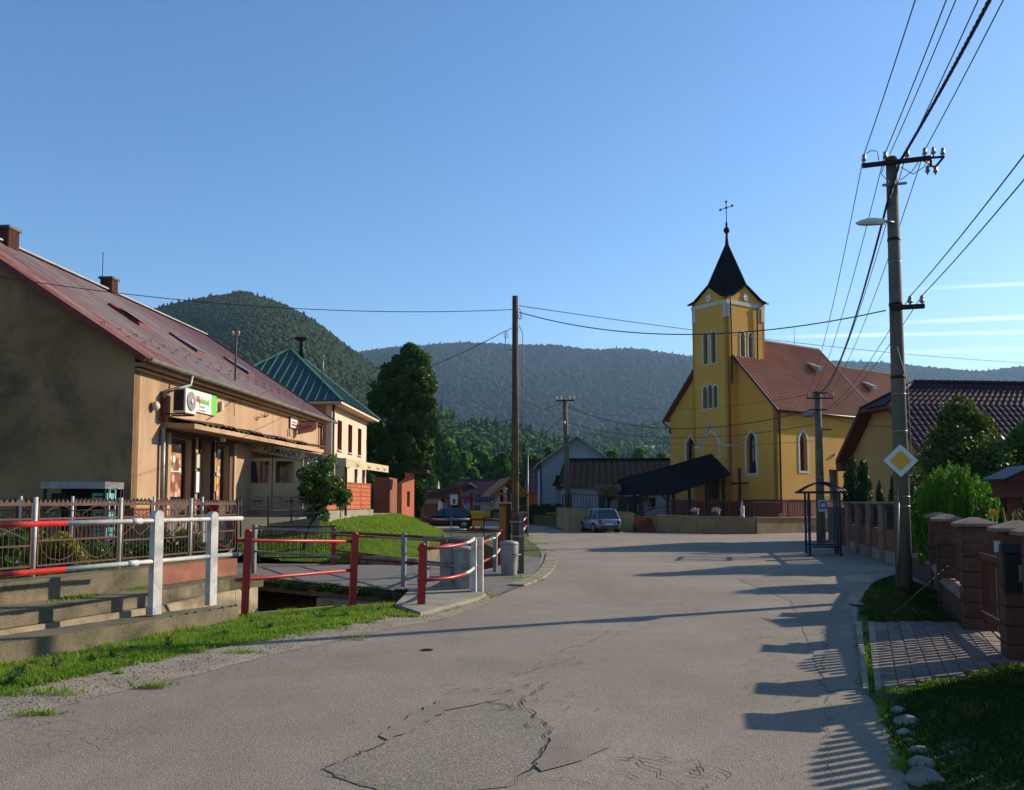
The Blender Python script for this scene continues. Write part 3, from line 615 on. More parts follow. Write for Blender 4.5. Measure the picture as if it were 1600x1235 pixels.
# second open stretch of the creek beyond the path
cw2 = thing('creek_wall', 'dark far stretch of creek lining behind the footpath and bins', 'stone wall', (0, 0, 0)); b = MB()
for i in range(len(HOLE2)):
    a, c = HOLE2[i], HOLE2[(i + 1) % len(HOLE2)]; vwall(b, a, c, -1.4, -.01, .2, -1)
b.build('wall', 'concrete', cw2)
stone_face((-1.02, 22.5), (-3.22, 26.55), -.3, .28, .26, cw2, 9, -1) if False else None
lw = thing('low_stone_wall', 'low pale rubble wall at the foot of the lawn beside the path', 'stone wall', (0, 0, 0)); b = MB()
a_, c_ = G(563, 881), G(652, 884); vwall(b, tuple(a_[:2]), tuple(c_[:2]), -.05, .2, .3, 1); b.build('wall', 'stone', lw); stone_face(tuple(a_[:2]), tuple(c_[:2]), 0, .2, .2, lw, 11, 1)

# near parapet, bench and upper wall on the left of the road
pw = thing('parapet_wall', 'low old concrete wall between grass verge and creek, carrying two white posts', 'wall', (0, 0, 0)); b = MB()
fr = [(-8.9, .5), (-5.49, 9.6), (-4.97, 11.0), (-4.45, 12.4), (-4.08, 13.55)]; bk = [(-9.5, .7), (-6.05, 9.8), (-5.45, 11.25), (-4.87, 12.7), (-4.38, 13.65)]
for i in range(4):
    z0, z1 = .25 - .012 * i, .25 - .012 * (i + 1)
    b.add([(*fr[i], -.3), (*fr[i + 1], -.3), (*bk[i + 1], -.3), (*bk[i], -.3), (*fr[i], z0), (*fr[i + 1], z1), (*bk[i + 1], z1), (*bk[i], z0)], [(4, 5, 6, 7), (0, 1, 5, 4), (2, 3, 7, 6)] + ([(1, 2, 6, 5)] if i == 3 else []))
for i in range(26):                                   # chipped lumps along the top edge
    t = rs.uniform(0, 1); i0 = rs.randint(1, 4); p = Vector((*fr[i0], 0)).lerp(Vector((*fr[i0 + 1], 0)), t); s_ = rs.uniform(.02, .05); b.lathe((p.x - .03, p.y + .02, .215), [(s_ * .3, -.02), (s_, 0), (s_ * .4, s_ * .4)], 5)
b.build('wall', 'concrete', pw)
bw = thing('bench_wall', 'long concrete ledge on the far bank of the creek below the garden wall', 'wall', (0, 0, 0)); b = MB()
f1 = [(-10.0, 1.5), (-6.28, 10.85), (-5.38, 13.5), (-5.0, 16.0), (-4.55, 16.55)]; b1 = [(-10.5, 1.7), (-6.72, 11.1), (-5.95, 14.0), (-5.3, 16.6), (-5.0, 17.0)]
for i in range(4):
    b.add([(*f1[i], .21), (*f1[i + 1], .21), (*b1[i + 1], .21), (*b1[i], .21), (*f1[i], .4), (*f1[i + 1], .4), (*b1[i + 1], .42), (*b1[i], .42)], [(0, 3, 2, 1), (4, 5, 6, 7), (0, 1, 5, 4), (2, 3, 7, 6)] + ([(1, 2, 6, 5)] if i == 3 else []))
b.build('ledge', 'concrete', bw)
uw = thing('garden_wall', 'old pitted concrete wall carrying the brown garden fence above the creek', 'wall', (0, 0, 0)); b = MB()
f2 = [(-10.4, 1.7), (-6.65, 11.4), (-5.75, 14.4), (-5.1, 16.75)]; b2 = [(-10.7, 1.8), (-6.95, 11.5), (-6.05, 14.5), (-5.4, 16.85)]
for i in range(3):
    b.mi = 1 if i == 2 else 0
    b.add([(*f2[i], .2), (*f2[i + 1], .2), (*b2[i + 1], .2), (*b2[i], .2), (*f2[i], .71), (*f2[i + 1], .71), (*b2[i + 1], .72), (*b2[i], .72)], [(4, 5, 6, 7), (0, 1, 5, 4), (2, 3, 7, 6)] + ([(1, 2, 6, 5)] if i == 2 else []))
b.build('wall', ['concrete', 'plinth'], uw)
GARD = [(-5.3, 16.9), (-6.0, 14.5), (-6.9, 11.5), (-10.6, 1.8), (-26, 1.8), (-26, 31), (-9.3, 31), (-8.6, 26), (-7.6, 22)]
sheet('garden_soil', GARD, .68, 'soil')
b = MB(); vwall(b, (-5.3, 16.9), (-7.6, 22), -.1, .68, .2, 1); vwall(b, (-7.6, 22), (-8.6, 26), -.1, .68, .2, 1); b.build('garden_edge', 'concrete')['kind'] = 'structure'
# paved platform in front of the shop
PLAT = [(-9.6, 22.2), (-8.5, 22.2), (-8.1, 26.6), (-6.6, 27.9), (-5.75, 31.5), (-5.35, 36.5), (-5.3, 39), (-12, 41), (-12, 22.2)]
b = MB(); b.prism([(x, y, .3) for x, y in PLAT], (0, 0, .98)); o = b.build('pavement', 'concrete_lt'); o['kind'] = 'structure'
# lawn mound
LAWN = [(-8.0, 26.2), (-6.4, 25.6), (-4.6, 25.7), (-2.7, 26.9), (-2.8, 31), (-2.6, 38.2), (-4.9, 44.5), (-5.2, 39), (-5.35, 36.2), (-5.8, 31.5), (-6.7, 27.9), (-8.1, 26.7)]
TL = [(-8.1, 26.7), (-6.7, 28.0), (-5.8, 31.5), (-5.35, 36.5), (-5.2, 39)]
def lawnz(x, y):
    d = seg_d(x, y, TL); s_ = np.clip(1 - d / 3.6, 0, 1); s_ = s_ * s_ * (3 - 2 * s_)
    return .03 + 1.2 * s_ * np.clip((y - 25.3) / 3.2, 0, 1)
xs = np.arange(-8.4, -2.2, .2); ys = np.arange(25.2, 45, .2); XX, YY = np.meshgrid(xs, ys); zz = lawnz(XX, YY); idx = np.arange(XX.size).reshape(XX.shape)
ff = []
for j in range(len(ys) - 1):
    for i in range(len(xs) - 1):
        if inside((xs[i] + .1, ys[j] + .1), LAWN): ff.append((idx[j, i], idx[j, i + 1], idx[j + 1, i + 1], idx[j + 1, i]))
lo = fast('lawn', np.stack([XX, YY, zz], -1).reshape(-1, 3), ff, M['grassbase'], None, None, True); lo['kind'] = 'structure'
g = blades('lawn_grass', scatter_poly(LAWN, 75000, 4, lawnz), M['grass'], .075, .012, 5); g['kind'] = 'stuff'
# grass on the left verge, with ragged edge
VERGE = [(-9.6, -2), P2(-60, 1090), P2(0, 1072), P2(110, 1050), P2(230, 1024), P2(330, 1002), P2(430, 988), P2(560, 964), P2(645, 953), (-1.6, 15.35), (-2.7, 15.3), (-4.2, 14.0), (-4.05, 13.5), (-4.97, 11.0), (-5.49, 9.6), (-9.6, -1)]
pv = scatter_poly(VERGE, 60000, 8); keep = (np.sin(pv[:, 0] * 7) * np.sin(pv[:, 1] * 5.3 + pv[:, 0] * 3) > -.75) & (pv[:, 1] > 4); g = blades('verge_grass', pv[keep], M['grass'], .085, .007, 6, None, .6); g['kind'] = 'stuff'
sheet('verge', VERGE, .0105, 'grassbase')
# ragged tufts on verge edge and in the gravel
tf = []
for k in range(420):
    t = rs.rand(); px = 660 * t; py = np.interp(px, [0, 110, 230, 330, 430, 560, 645], [1074, 1052, 1026, 1004, 990, 966, 954]) + rs.normal(0, 6); p = G(px, py); s_ = rs.uniform(.02, .08); q = rs.normal(0, s_, (45, 2)); tf.append(np.c_[p.x + q[:, 0] * 1.6, p.y + q[:, 1], np.zeros(45) + .01])
for (px, py, nn, s_) in ((75, 1086, 160, .09), (60, 1118, 90, .05), (70, 1117, 60, .04), (233, 1076, 110, .045), (245, 1073, 60, .04), (380, 1021, 90, .06), (0, 1086, 160, .09), (560, 1001, 30, .05)):
    p = G(px, py); q = rs.normal(0, s_, (nn, 2)); tf.append(np.c_[p.x + q[:, 0] * 2.0, p.y + q[:, 1] * .8, np.zeros(nn) + .01])
for (px, py, nn, s_) in ((830, 850, 700, .5), (826, 860, 500, .35), (820, 842, 500, .6), (806, 904, 260, .16), (838, 908, 200, .12), (700, 940, 900, .25), (740, 932, 500, .18), (670, 952, 400, .2), (822, 838, 400, .8)):
    p = G(px, py); q = rs.normal(0, s_, (nn, 2)); tf.append(np.c_[p.x + q[:, 0] * 1.1, p.y + q[:, 1], np.zeros(nn) + .01])
tf = np.concatenate(tf); g = blades('grass_tufts', tf, M['grass'], .07, .008, 9, None, .7); g['kind'] = 'stuff'
# loose pebbles and grit in the gravel and along the road edges
gp2 = []
for k in range(2600):
    t = rs.rand(); px = -40 + 800 * t; py = np.interp(px, [0, 110, 300, 420, 560, 640, 700, 768], [1106, 1082, 1038, 1012, 984, 966, 952, 932]) + rs.normal(0, 11) * (1.2 - .7 * t); p = G(px, py); gp2.append((p.x, p.y, rs.uniform(.003, .011)))
for k in range(500):
    p = G(rs.uniform(1150, 1400), rs.uniform(880, 1230)); gp2.append((p.x, p.y, rs.uniform(.002, .006)))
gp2 = np.array(gp2); ov_ = np.array([(1, 0, 0), (0, 1, 0), (-1, 0, 0), (0, -1, 0), (0, 0, .7), (0, 0, -.7)]); of_ = np.array([(0, 1, 4), (1, 2, 4), (2, 3, 4), (3, 0, 4), (1, 0, 5), (2, 1, 5), (3, 2, 5), (0, 3, 5)])
V = ov_[None] * gp2[:, 2][:, None, None] * rs.uniform(.7, 1.4, (len(gp2), 6, 1)); V[..., 0] += gp2[:, 0][:, None]; V[..., 1] += gp2[:, 1][:, None]; V[..., 2] += .012
o = fast('pebbles', V.reshape(-1, 3), (of_[None] + (np.arange(len(gp2)) * 6)[:, None, None]).reshape(-1, 3), M['rock']); o['kind'] = 'stuff'
# broad-leaved weeds at the foot of the wall
for (px, py) in ((190, 998), (160, 1004), (115, 1012), (310, 978), (30, 1060), (85, 1048), (140, 1040), (205, 1022), (262, 1012), (350, 996), (420, 984), (500, 968), (590, 958), (15, 1072), (175, 1030), (390, 978), (540, 965)):
    p = G(px, py); b = MB()
    for k in range(16):
        a = k * 2.4; L = rs.uniform(.06, .13); t_ = rs.uniform(.5, 1.1); q1 = p + Vector((math.cos(a) * L * .6, math.sin(a) * L * .6, L * t_)); q2 = p + Vector((math.cos(a) * L * 1.2, math.sin(a) * L * 1.2, L * t_ * .9)); sd = Vector((-math.sin(a), math.cos(a), 0)) * .018
        b.add([p, q1 + sd, q2, q1 - sd], [(0, 1, 2, 3)])
    o = b.build('weed', 'leaf_mid'); o['kind'] = 'stuff'
# growth on the ledges
P = []
for (a, c, z, n_, wd) in (((-6.55, 11.25), (-5.75, 14.2), .41, 2600, .1), ((-8, 7.4), (-6.6, 11.2), .41, 1500, .12), ((-5.6, 14.6), (-5.15, 16.6), .41, 500, .05), ((-7.1, 11.6), (-5.4, 16.8), .72, 1500, .08)):
    t = rs.rand(n_) ** .8; P.append(np.c_[a[0] + (c[0] - a[0]) * t + rs.normal(0, wd, n_), a[1] + (c[1] - a[1]) * t + rs.normal(0, wd, n_), np.full(n_, z)])
P = np.concatenate(P); P = P[np.sin(P[:, 1] * 4.1) + rs.normal(0, .4, len(P)) > -.1]; g = blades('ledge_growth', P, M['grass'], .05, .008, 12, None, .8); g['kind'] = 'stuff'

# ================================================================ HILLS
import bmesh as _bm
def ico(sub):
    bm = _bm.new(); _bm.ops.create_icosphere(bm, subdivisions=sub, radius=1); v = np.array([q.co[:] for q in bm.verts]); f = np.array([[q.index for q in p.verts] for p in bm.faces]); bm.free(); return v, f
ICO = {1: ico(1), 2: ico(2)}
def vnoise(x, y, seed=0):
    s_ = 0
    for i, (a, b, c, d) in enumerate([(1, .3, 0, .5), (-.5, 1.1, 2, .3), (1.9, 1.3, 1, .25), (-2.3, 1.7, 4, .2), (3.7, -3.1, 2.2, .12)]): s_ = s_ + d * np.sin(a * x + b * y + c + seed * (i + 1.3))
    return s_
def hill(name, prof, Yc, Yf, mat, nc, cw_, lab, sub=1, pw_=.9, wav=0., seed=1, zf=-3., clear=(), conif=.15, pmin=None, pmax=None, cmin=0.02, ch=1.2, leafy=0, lsz=1.):
    pxs = np.array([p[0] for p in prof], float); zc = np.array([Zat(p[1], Yc) for p in prof]) - cw_ * .75
    def crest(px):
        n_ = np.clip(px, pxs[0], pxs[-1]); s_ = 0
        for o_, w_ in ((-12, .25), (0, .5), (12, .25)): s_ = s_ + w_ * np.interp(n_ + o_, pxs, zc)
        return s_
    def Z(px, t):
        tt = np.clip(t, 0, 1); z = zf + (crest(px) - zf) * tt ** pw_; Y = Yf + (Yc - Yf) * t; X = (px - 800) / F * Y
        z = z + wav * vnoise(X / (wav * 6), Y / (wav * 9), seed) * 4 * tt * (1 - tt) * (t < 1); z = np.where(t > 1, z - (t - 1) * (Yc - Yf) * .35, z); return X, Y, z
    cols = np.linspace(pxs[0], pxs[-1], 160); ts = np.concatenate([np.linspace(0, 1, 34), [1.08, 1.25]]); CC, TT = np.meshgrid(cols, ts); X, Y, z = Z(CC, TT)
    idx = np.arange(CC.size).reshape(CC.shape); q = np.stack([idx[:-1, :-1], idx[:-1, 1:], idx[1:, 1:], idx[1:, :-1]], -1).reshape(-1, 4)
    o = fast(name, np.stack([X, Y, z], -1).reshape(-1, 3), q, M['hill'], None, None, True); o['kind'] = 'structure'
    rs = np.random.RandomState(seed); a, b_ = (pmin if pmin is not None else pxs[0]), (pmax if pmax is not None else pxs[-1])
    px = rs.uniform(a, b_, nc * 2); t = rs.uniform(cmin, 1.03, nc * 2); Y = Yf + (Yc - Yf) * t; ok = rs.rand(nc * 2) < (Y / Y.max()); px, t = px[ok][:nc], t[ok][:nc]
    if nc > 3000:                                       # a full row of crowns along the skyline
        k = nc // 12; px = np.concatenate([px, rs.uniform(a, b_, k)]); t = np.concatenate([t, rs.uniform(.985, 1.01, k)])
    X, Y, z = Z(px, t)
    if len(clear):
        m_ = np.ones(len(X), bool); spx = 800 + F * X / Y; spy = CY - F * (z - EYE) / Y + (HOR - CY)
        for (cx, cy, rx, ry) in clear: m_ &= ((spx - cx) / rx) ** 2 + ((spy - cy) / ry) ** 2 > 1
        X, Y, z = X[m_], Y[m_], z[m_]
    n_ = len(X); bv, bf = ICO[sub]; sc = cw_ * rs.uniform(.55, 1.25, n_); con = rs.rand(n_) < conif
    cl = vnoise(X / (cw_ * 9), Y / (cw_ * 14), seed + 3); con |= cl > 1.25
    sz = np.where(con, sc * 1.0, sc * .6 * ch); V = bv[None] * (1 + rs.normal(0, .10, (n_, len(bv), 1))) * np.stack([sc * .55, sc * .55, sz], -1)[:, None]
    up = (bv[:, 2] + 1) / 2; tap = np.where(con[:, None], np.clip(1.25 - up[None] * 1.15, .06, 1), 1.0); V[..., 0] *= tap; V[..., 1] *= tap
    V += np.stack([X, Y, z + sz * .55], -1)[:, None]; Fc = (bf[None] + (np.arange(n_) * len(bv))[:, None, None]).reshape(-1, 3)
    if leafy:
        k_ = n_ * leafy; ci = np.repeat(np.arange(n_), leafy); d_ = rs.normal(size=(k_, 3)); d_[:, 2] = np.abs(d_[:, 2]) * .9 - .25; d_ /= np.linalg.norm(d_, axis=1)[:, None]
        tp = np.where(con[ci], np.clip(1.2 - (d_[:, 2] + 1) / 2 * 1.1, .1, 1), 1.); PP = np.stack([X, Y, z + sz * .55], -1)[ci] + d_ * np.stack([sc * .6 * 1., sc * .6, sz], -1)[ci] * np.stack([tp, tp, np.ones(k_)], -1) * rs.uniform(.85, 1.12, k_)[:, None]
        a_ = rs.normal(size=(k_, 3)); a_ /= np.linalg.norm(a_, axis=1)[:, None]; b2 = np.cross(a_, rs.normal(size=(k_, 3))); b2 /= np.linalg.norm(b2, axis=1)[:, None]; q_ = lsz * rs.uniform(.5, 1.3, k_)[:, None] / 2
        LV = np.stack([PP - a_ * q_, PP + b2 * q_, PP + a_ * q_, PP - b2 * q_], 1).reshape(-1, 3); o3 = fast(lab + '_leaves', LV, np.arange(k_ * 4).reshape(-1, 4), M[mat], None, np.clip(.45 + .28 * cl[ci] + rs.normal(0, .3, k_) - con[ci] * .35, 0, 1)); o3['kind'] = 'stuff'
    rn = np.repeat(np.clip(.45 + .28 * cl + rs.normal(0, .22, n_) - con * .35, 0, 1), len(bf)); o2 = fast(lab, V.reshape(-1, 3), Fc, M[mat], None, rn, True); o2['kind'] = 'stuff'
    return Z
hill('wooded_ridge', [(-900, 600), (-300, 575), (300, 570), (540, 556), (600, 546), (650, 543), (700, 538), (760, 538), (800, 541), (870, 541), (900, 545), (930, 549), (970, 547), (1000, 548), (1080, 560), (1200, 564), (1300, 566), (1400, 570), (1450, 576), (1520, 581), (1545, 582), (1600, 574), (1700, 566), (2100, 590), (2600, 620)], 3000, 1450, 'forest_far', 34000, 14, 'ridge_forest', 1, .82, 45, 2, conif=.05, cmin=.05, pmin=480, pmax=1700)
hill('left_hill', [(-700, 640), (-300, 600), (0, 560), (120, 520), (180, 497), (240, 482), (300, 468), (340, 462), (370, 460), (400, 464), (430, 473), (460, 487), (490, 504), (520, 527), (550, 550), (590, 578), (630, 610), (670, 640), (720, 668), (800, 720), (900, 770)], 1100, 420, 'forest_near', 30000, 5.6, 'hill_forest', 1, .86, 18, 5, conif=.07, ch=1.0, cmin=.12, pmin=150, pmax=800)
hill('lower_slope', [(500, 690), (600, 676), (700, 668), (800, 674), (880, 684), (950, 672), (1010, 664), (1060, 668), (1200, 676), (1700, 690), (2200, 700)], 1300, 650, 'forest_low', 6000, 9.5, 'slope_forest', 1, .9, 12, 9, leafy=16, lsz=2.6, clear=[(1030, 703, 34, 8), (960, 694, 24, 4)], cmin=.02, pmin=600, pmax=1150, conif=.1, ch=1.0)
hill('meadow_slope', [(400, 640), (600, 634), (650, 634), (700, 646), (740, 656), (790, 670), (840, 684), (900, 704), (960, 722), (1100, 735), (1700, 740)], 620, 210, 'forest_low', 4200, 6.5, 'meadow_forest', 1, .95, 7, 12, leafy=44, lsz=1.5, clear=[(712, 666, 30, 7), (748, 674, 28, 6), (735, 692, 24, 4)], cmin=.1, pmin=560, pmax=1060, conif=.08, ch=1.0)

# ================================================================ trees built one by one
def tree(label, base, top, wid, mat='leaf_far', n=2500, size=.5, seed=1, name='tree', group=None, trunkh=.25, clumps=14, shape=1.0, lobes=None, lean=(0, 0), tr=.03, cat='tree', aspect=.6, droop=0.):
    rs = random.Random(seed); t = thing(name, label, cat, base, 0, group); H_ = top - base[2]; cl = []
    z0 = H_ * trunkh
    for i in range(clumps):
        u_ = (i + .5) / clumps; z = z0 + (H_ - z0) * (u_ * .92 + .02); prof = math.sin(math.pi * min(1, (u_ * .85 + .13) ** shape)) ** .7
        for k in range(3):
            a = rs.uniform(0, 6.28); r = wid / 2 * prof; d = r * rs.uniform(.3, .72); cr_ = max(.12 * wid, r * rs.uniform(.3, .5)); cl.append(((math.cos(a) * d + lean[0] * u_, math.sin(a) * d + lean[1] * u_, z), (cr_, cr_, cr_ * rs.uniform(.8, 1.2))))
    if lobes: cl += lobes
    b = MB(); b.tube([(0, 0, 0), (lean[0] * .2, lean[1] * .2, z0 * .6), (lean[0] * .4, lean[1] * .4, z0 * 1.1), (lean[0] * .8, lean[1] * .8, H_ * .8)], [H_ * tr, H_ * tr * .8, H_ * tr * .6, H_ * tr * .15], 7)
    for i in range(9):
        c = rs.choice(cl)[0]; s_ = Vector((lean[0] * .4, lean[1] * .4, rs.uniform(z0 * .8, z0 + (H_ - z0) * .4))); m_ = s_.lerp(Vector(c), .5) + Vector((0, 0, -.04 * H_)); b.tube([s_, m_, Vector(c)], [H_ * tr * .4, H_ * tr * .25, H_ * tr * .08], 5)
    b.build('trunk', 'bark', t); leafcloud('crown', cl, M[mat], n, size, t, seed, aspect, droop); return t

# ================================================================ THE CHURCH
cb = MB
K = Vector((17.8, 60.0, .75)); RZ = math.atan2(.5736, .8192)
ch = thing('church', 'ochre yellow church with black pointed clock tower and terracotta roof', 'church', K, RZ)
NX, NY, EV, RG = 11.3, 10.0, 7.45, 12.95
b = MB()
sidew = [lancet(2.75, 3.15, 5.85, .8), lancet(8.9, 3.15, 5.85, .8)]
wallp(b, (0, 0, 0), (1, 0, 0), rect(0, NX, 0, EV), sidew + [rect(5.55, 6.6, .35, 3.3)], .3)             # right side wall
gab = [(0, 0), (NY, 0), (NY, EV), (NY / 2, RG - .1), (0, EV)]
fw = [lancet(NY - 2.2, 3.0, 5.8, .8), lancet(NY - 7.9, 3.0, 5.8, .8)]
wallp(b, (0, NY, 0), (0, -1, 0), gab, fw, .3)                                                           # west front (faces -x)
b.box(.3, NX, NY - .3, NY, 0, EV)
wallp(b, (NX, 0, 0), (0, 1, 0), gab, [], .3)
b.build('wall', 'ochre', ch)
b = MB()                                                                                                # lower rear choir
cx0, cx1, hw = NX, 21.5, 4.0
b.box(cx0 + .01, cx1, 5 - hw, 5 + hw, 0, 7.0)
b.prism([(cx1, 5 - hw, 0), (cx1 + 2.4, 5 - hw * .5, 0), (cx1 + 2.4, 5 + hw * .5, 0), (cx1, 5 + hw, 0)], (0, 0, 7.0))
b.build('choir', 'ochre', ch)
TX0, TX1, TW = -.95, 3.05, 1.65
b = MB(); tz = 15.45; y0, y1 = 5 - TW, 5 + TW
pairF = [lancet(TW - .38, 10.9, 13.2, .42), lancet(TW + .38, 10.9, 13.2, .42)]
trip = [lancet(TW - .5, 7.7, 9.3, .38), lancet(TW, 7.7, 9.4, .38), lancet(TW + .5, 7.7, 9.3, .38)]
pk = 16.4
def face(z0, hw_, zpk): return [(0, 0), (2 * hw_, 0), (2 * hw_, z0), (hw_ * 1.72, z0 + .12), (hw_, zpk), (hw_ * .28, z0 + .12), (0, z0)]
wallp(b, (TX0, y1, 0), (0, -1, 0), face(tz, TW, pk), pairF + trip + [rect(TW - .7, TW + .7, .3, 2.9)], .28)
hw2 = (TX1 - TX0) / 2
pairS = [lancet(hw2 - .42, 11.3, 13.15, .44), lancet(hw2 + .42, 11.3, 13.15, .44)]
wallp(b, (TX0, y0, 0), (1, 0, 0), face(tz, hw2, pk), pairS, .28)
wallp(b, (TX1, y1, 0), (-1, 0, 0), face(tz, hw2, pk), [], .28) if False else wallp(b, (TX1, y1, 0), (-1, 0, 0), face(tz, hw2, pk), pairS, .28)
wallp(b, (TX1, y0, 0), (0, 1, 0), face(tz, TW, pk), [], .28)
tw = b.build('tower_wall', 'ochre', ch)
# plinth
b = MB(); b.box(-.06, NX, -.06, 0, 0, 1.1); b.box(-.06, 0, 0, y0, 0, 1.1); b.box(-.06, 0, y1, NY, 0, 1.1); b.box(TX0 - .06, TX0, y0 - .06, y1 + .06, 0, 1.1); b.box(TX0, -.06, y0 - .06, y0, 0, 1.1); b.box(NX, 21.5, 1 - .06, 1, 0, 1.1)
b.build('plinth', 'brownplinth', ch)
b = MB(); b.box(-.09, NX, -.09, -.02, 1.1, 1.16); b.box(-.09, -.02, -.02, y0, 1.1, 1.16); b.box(-.09, -.02, y1, NY, 1.1, 1.16); b.build('plinth_cap', 'maroon', ch)
# windows: frames (white bands), glass as sub-parts
def church_window(O, u, lp, wd=.13, glass='greyglass', dep=.22, bars=0):
    f = MB(); ringframe(f, O, u, lp, wd, .06, .035); o = f.build('window', 'trim', ch)
    g_ = MB(); O2, u2 = Vector(O), Vector(u); n_ = Vector((u2.y, -u2.x, 0)); g_.add([O2 + u2 * a + Vector((0, 0, z)) - n_ * dep for a, z in lp], [tuple(range(len(lp)))]); g_.build('pane', glass, o)
    if bars:
        m_ = MB(); xs_ = [p[0] for p in lp]; zs_ = [p[1] for p in lp]; c = (min(xs_) + max(xs_)) / 2
        m_.bar(O2 + u2 * c + Vector((0, 0, min(zs_))) - n_ * (dep - .03), O2 + u2 * c + Vector((0, 0, max(zs_) - .05)) - n_ * (dep - .03), .035, .03)
        for q in (.3, .6): z = min(zs_) + (max(zs_) - min(zs_)) * q; m_.bar(O2 + u2 * min(xs_) + Vector((0, 0, z)) - n_ * (dep - .03), O2 + u2 * max(xs_) + Vector((0, 0, z)) - n_ * (dep - .03), .03, .03)
        m_.build('bar', 'darkwood', o)
    else:
        m_ = MB(); xs_ = [p[0] for p in lp]; zs_ = [p[1] for p in lp]; z = min(zs_) + .08
        while z < max(zs_) - .3: m_.bar(O2 + u2 * min(xs_) + Vector((0, 0, z)) - n_ * .12, O2 + u2 * max(xs_) + Vector((0, 0, z)) - n_ * .12, .1, .02); z += .16
        m_.build('louvre', 'greyglass', o)
for lp in sidew: church_window((0, 0, 0), (1, 0, 0), lp, .16, 'glass', .28, 1)
for lp in fw: church_window((0, NY, 0), (0, -1, 0), lp, .16, 'glass', .28, 1)
for lp in pairF + trip: church_window((TX0, y1, 0), (0, -1, 0), lp, .1)
for lp in pairS: church_window((TX0, y0, 0), (1, 0, 0), lp, .1); 
for lp in pairS: church_window((TX1, y1, 0), (-1, 0, 0), lp, .1)
b = MB(); b.box(5.6, 6.55, .12, .18, .35, 3.25); d_ = b.build('side_door', 'darkwood', ch); b = MB(); b.box(6.4, 6.46, .06, .12, 1.5, 1.62); b.build('handle', 'galv', d_)
b = MB(); b.box(TX0 + .1, TX0 + .16, 4.3, 5.7, .3, 2.9); d_ = b.build('door', 'brownwood', ch)
b = MB(); b.box(6.1, 6.3, -.14, -.0, 4.3, 4.42); b.build('lamp', 'galv', ch)
# portal relief on the tower front
f = MB(); arch = lancet(TW, 4.2, 6.0, 1.5); ringframe(f, (TX0, y1, 0), (0, -1, 0), arch, .11, .05, .03)
X_ = TX0 - .03
def ty(a): return y1 - a
for (p, q) in [((TW - 1.02, 4.95), (TW, 6.75)), ((TW, 6.75), (TW + 1.02, 4.95)), ((0.05, 4.95), (TW - .98, 4.95)), ((TW + .98, 4.95), (2 * TW - .02, 4.95))]: f.bar((X_, ty(p[0]), p[1]), (X_, ty(q[0]), q[1]), .05, .13, up=(1, 0, 0)) if p[1] != q[1] else f.bar((X_, ty(p[0]), p[1]), (X_, ty(q[0]), q[1]), .06, .13)
f.bar((TX0, y0 - .03, 4.95), (0, y0 - .03, 4.95), .06, .13); f.bar((X_, ty(TW), 6.7), (X_, ty(TW), 7.1), .04)
f.build('portal_trim', 'trim', ch)
# cornice band and corner patches on the tower
f = MB(); zb = 14.98
f.box(TX0 - .05, TX0, y0, y1, zb, zb + .28); f.box(TX0 - .05, TX1 + .05, y0 - .05, y0, zb, zb + .28); f.box(TX0 - .05, TX1 + .05, y1, y1 + .05, zb, zb + .28); f.box(TX1, TX1 + .05, y0, y1, zb, zb + .28)
for (cx_, cy_) in ((TX0, y0), (TX0, y1), (TX1, y0), (TX1, y1)):
    sx_ = 1 if cx_ == TX0 else -1; sy_ = 1 if cy_ == y0 else -1
    xa, xb = sorted((cx_ - .05 * sx_, cx_)); ya, yb = sorted((cy_ + .02 * sy_, cy_ + .36 * sy_)); f.box(xa, xb, ya, yb, zb - .95, zb)
    xa, xb = sorted((cx_ + .02 * sx_, cx_ + .36 * sx_)); ya, yb = sorted((cy_ - .05 * sy_, cy_)); f.box(xa, xb, ya, yb, zb - .95, zb)
f.build('cornice', 'trim', ch)
# clocks
def clock(c, ax, h1, h2):
    f = MB(); sgn = -1 if ax in ('-x', '-y') else 1; a = ax[1]; f.lathe(c, [(.29, 0), (.30, sgn * .05), (.26, sgn * .08), (.25, sgn * .05)], 28, a); o = f.build('clock', 'trim', ch)
    d_ = MB(); d_.lathe(c, [(.245, sgn * .055), (.245, sgn * .062)], 28, a); d_.build('dial', 'signwhite', o)
    hn = MB()
    off = sgn * .075
    def pt(r, an):
        s1, c1 = math.sin(an) * r, math.cos(an) * r
        return Vector((c[0] + off, c[1] + (-s1 if sgn < 0 else s1), c[2] + c1)) if a == 'x' else Vector((c[0] + (s1 if sgn < 0 else -s1), c[1] + off, c[2] + c1))
    for an, L, w_ in ((h1, .14, .035), (h2, .2, .025)): hn.bar(pt(-.04, an), pt(L, an), w_, .012, up=(1, 0, 0) if a == 'x' else (0, 1, 0))
    for k in range(12): hn.bar(pt(.205, k * R(30)), pt(.235, k * R(30)), .018, .01, up=(1, 0, 0) if a == 'x' else (0, 1, 0))
    hn.build('hands', 'blackmetal', o)
clock((TX0, 5, 15.62), '-x', R(250), R(275)); clock((1.05, y0, 15.62), '-y', R(255), R(150))
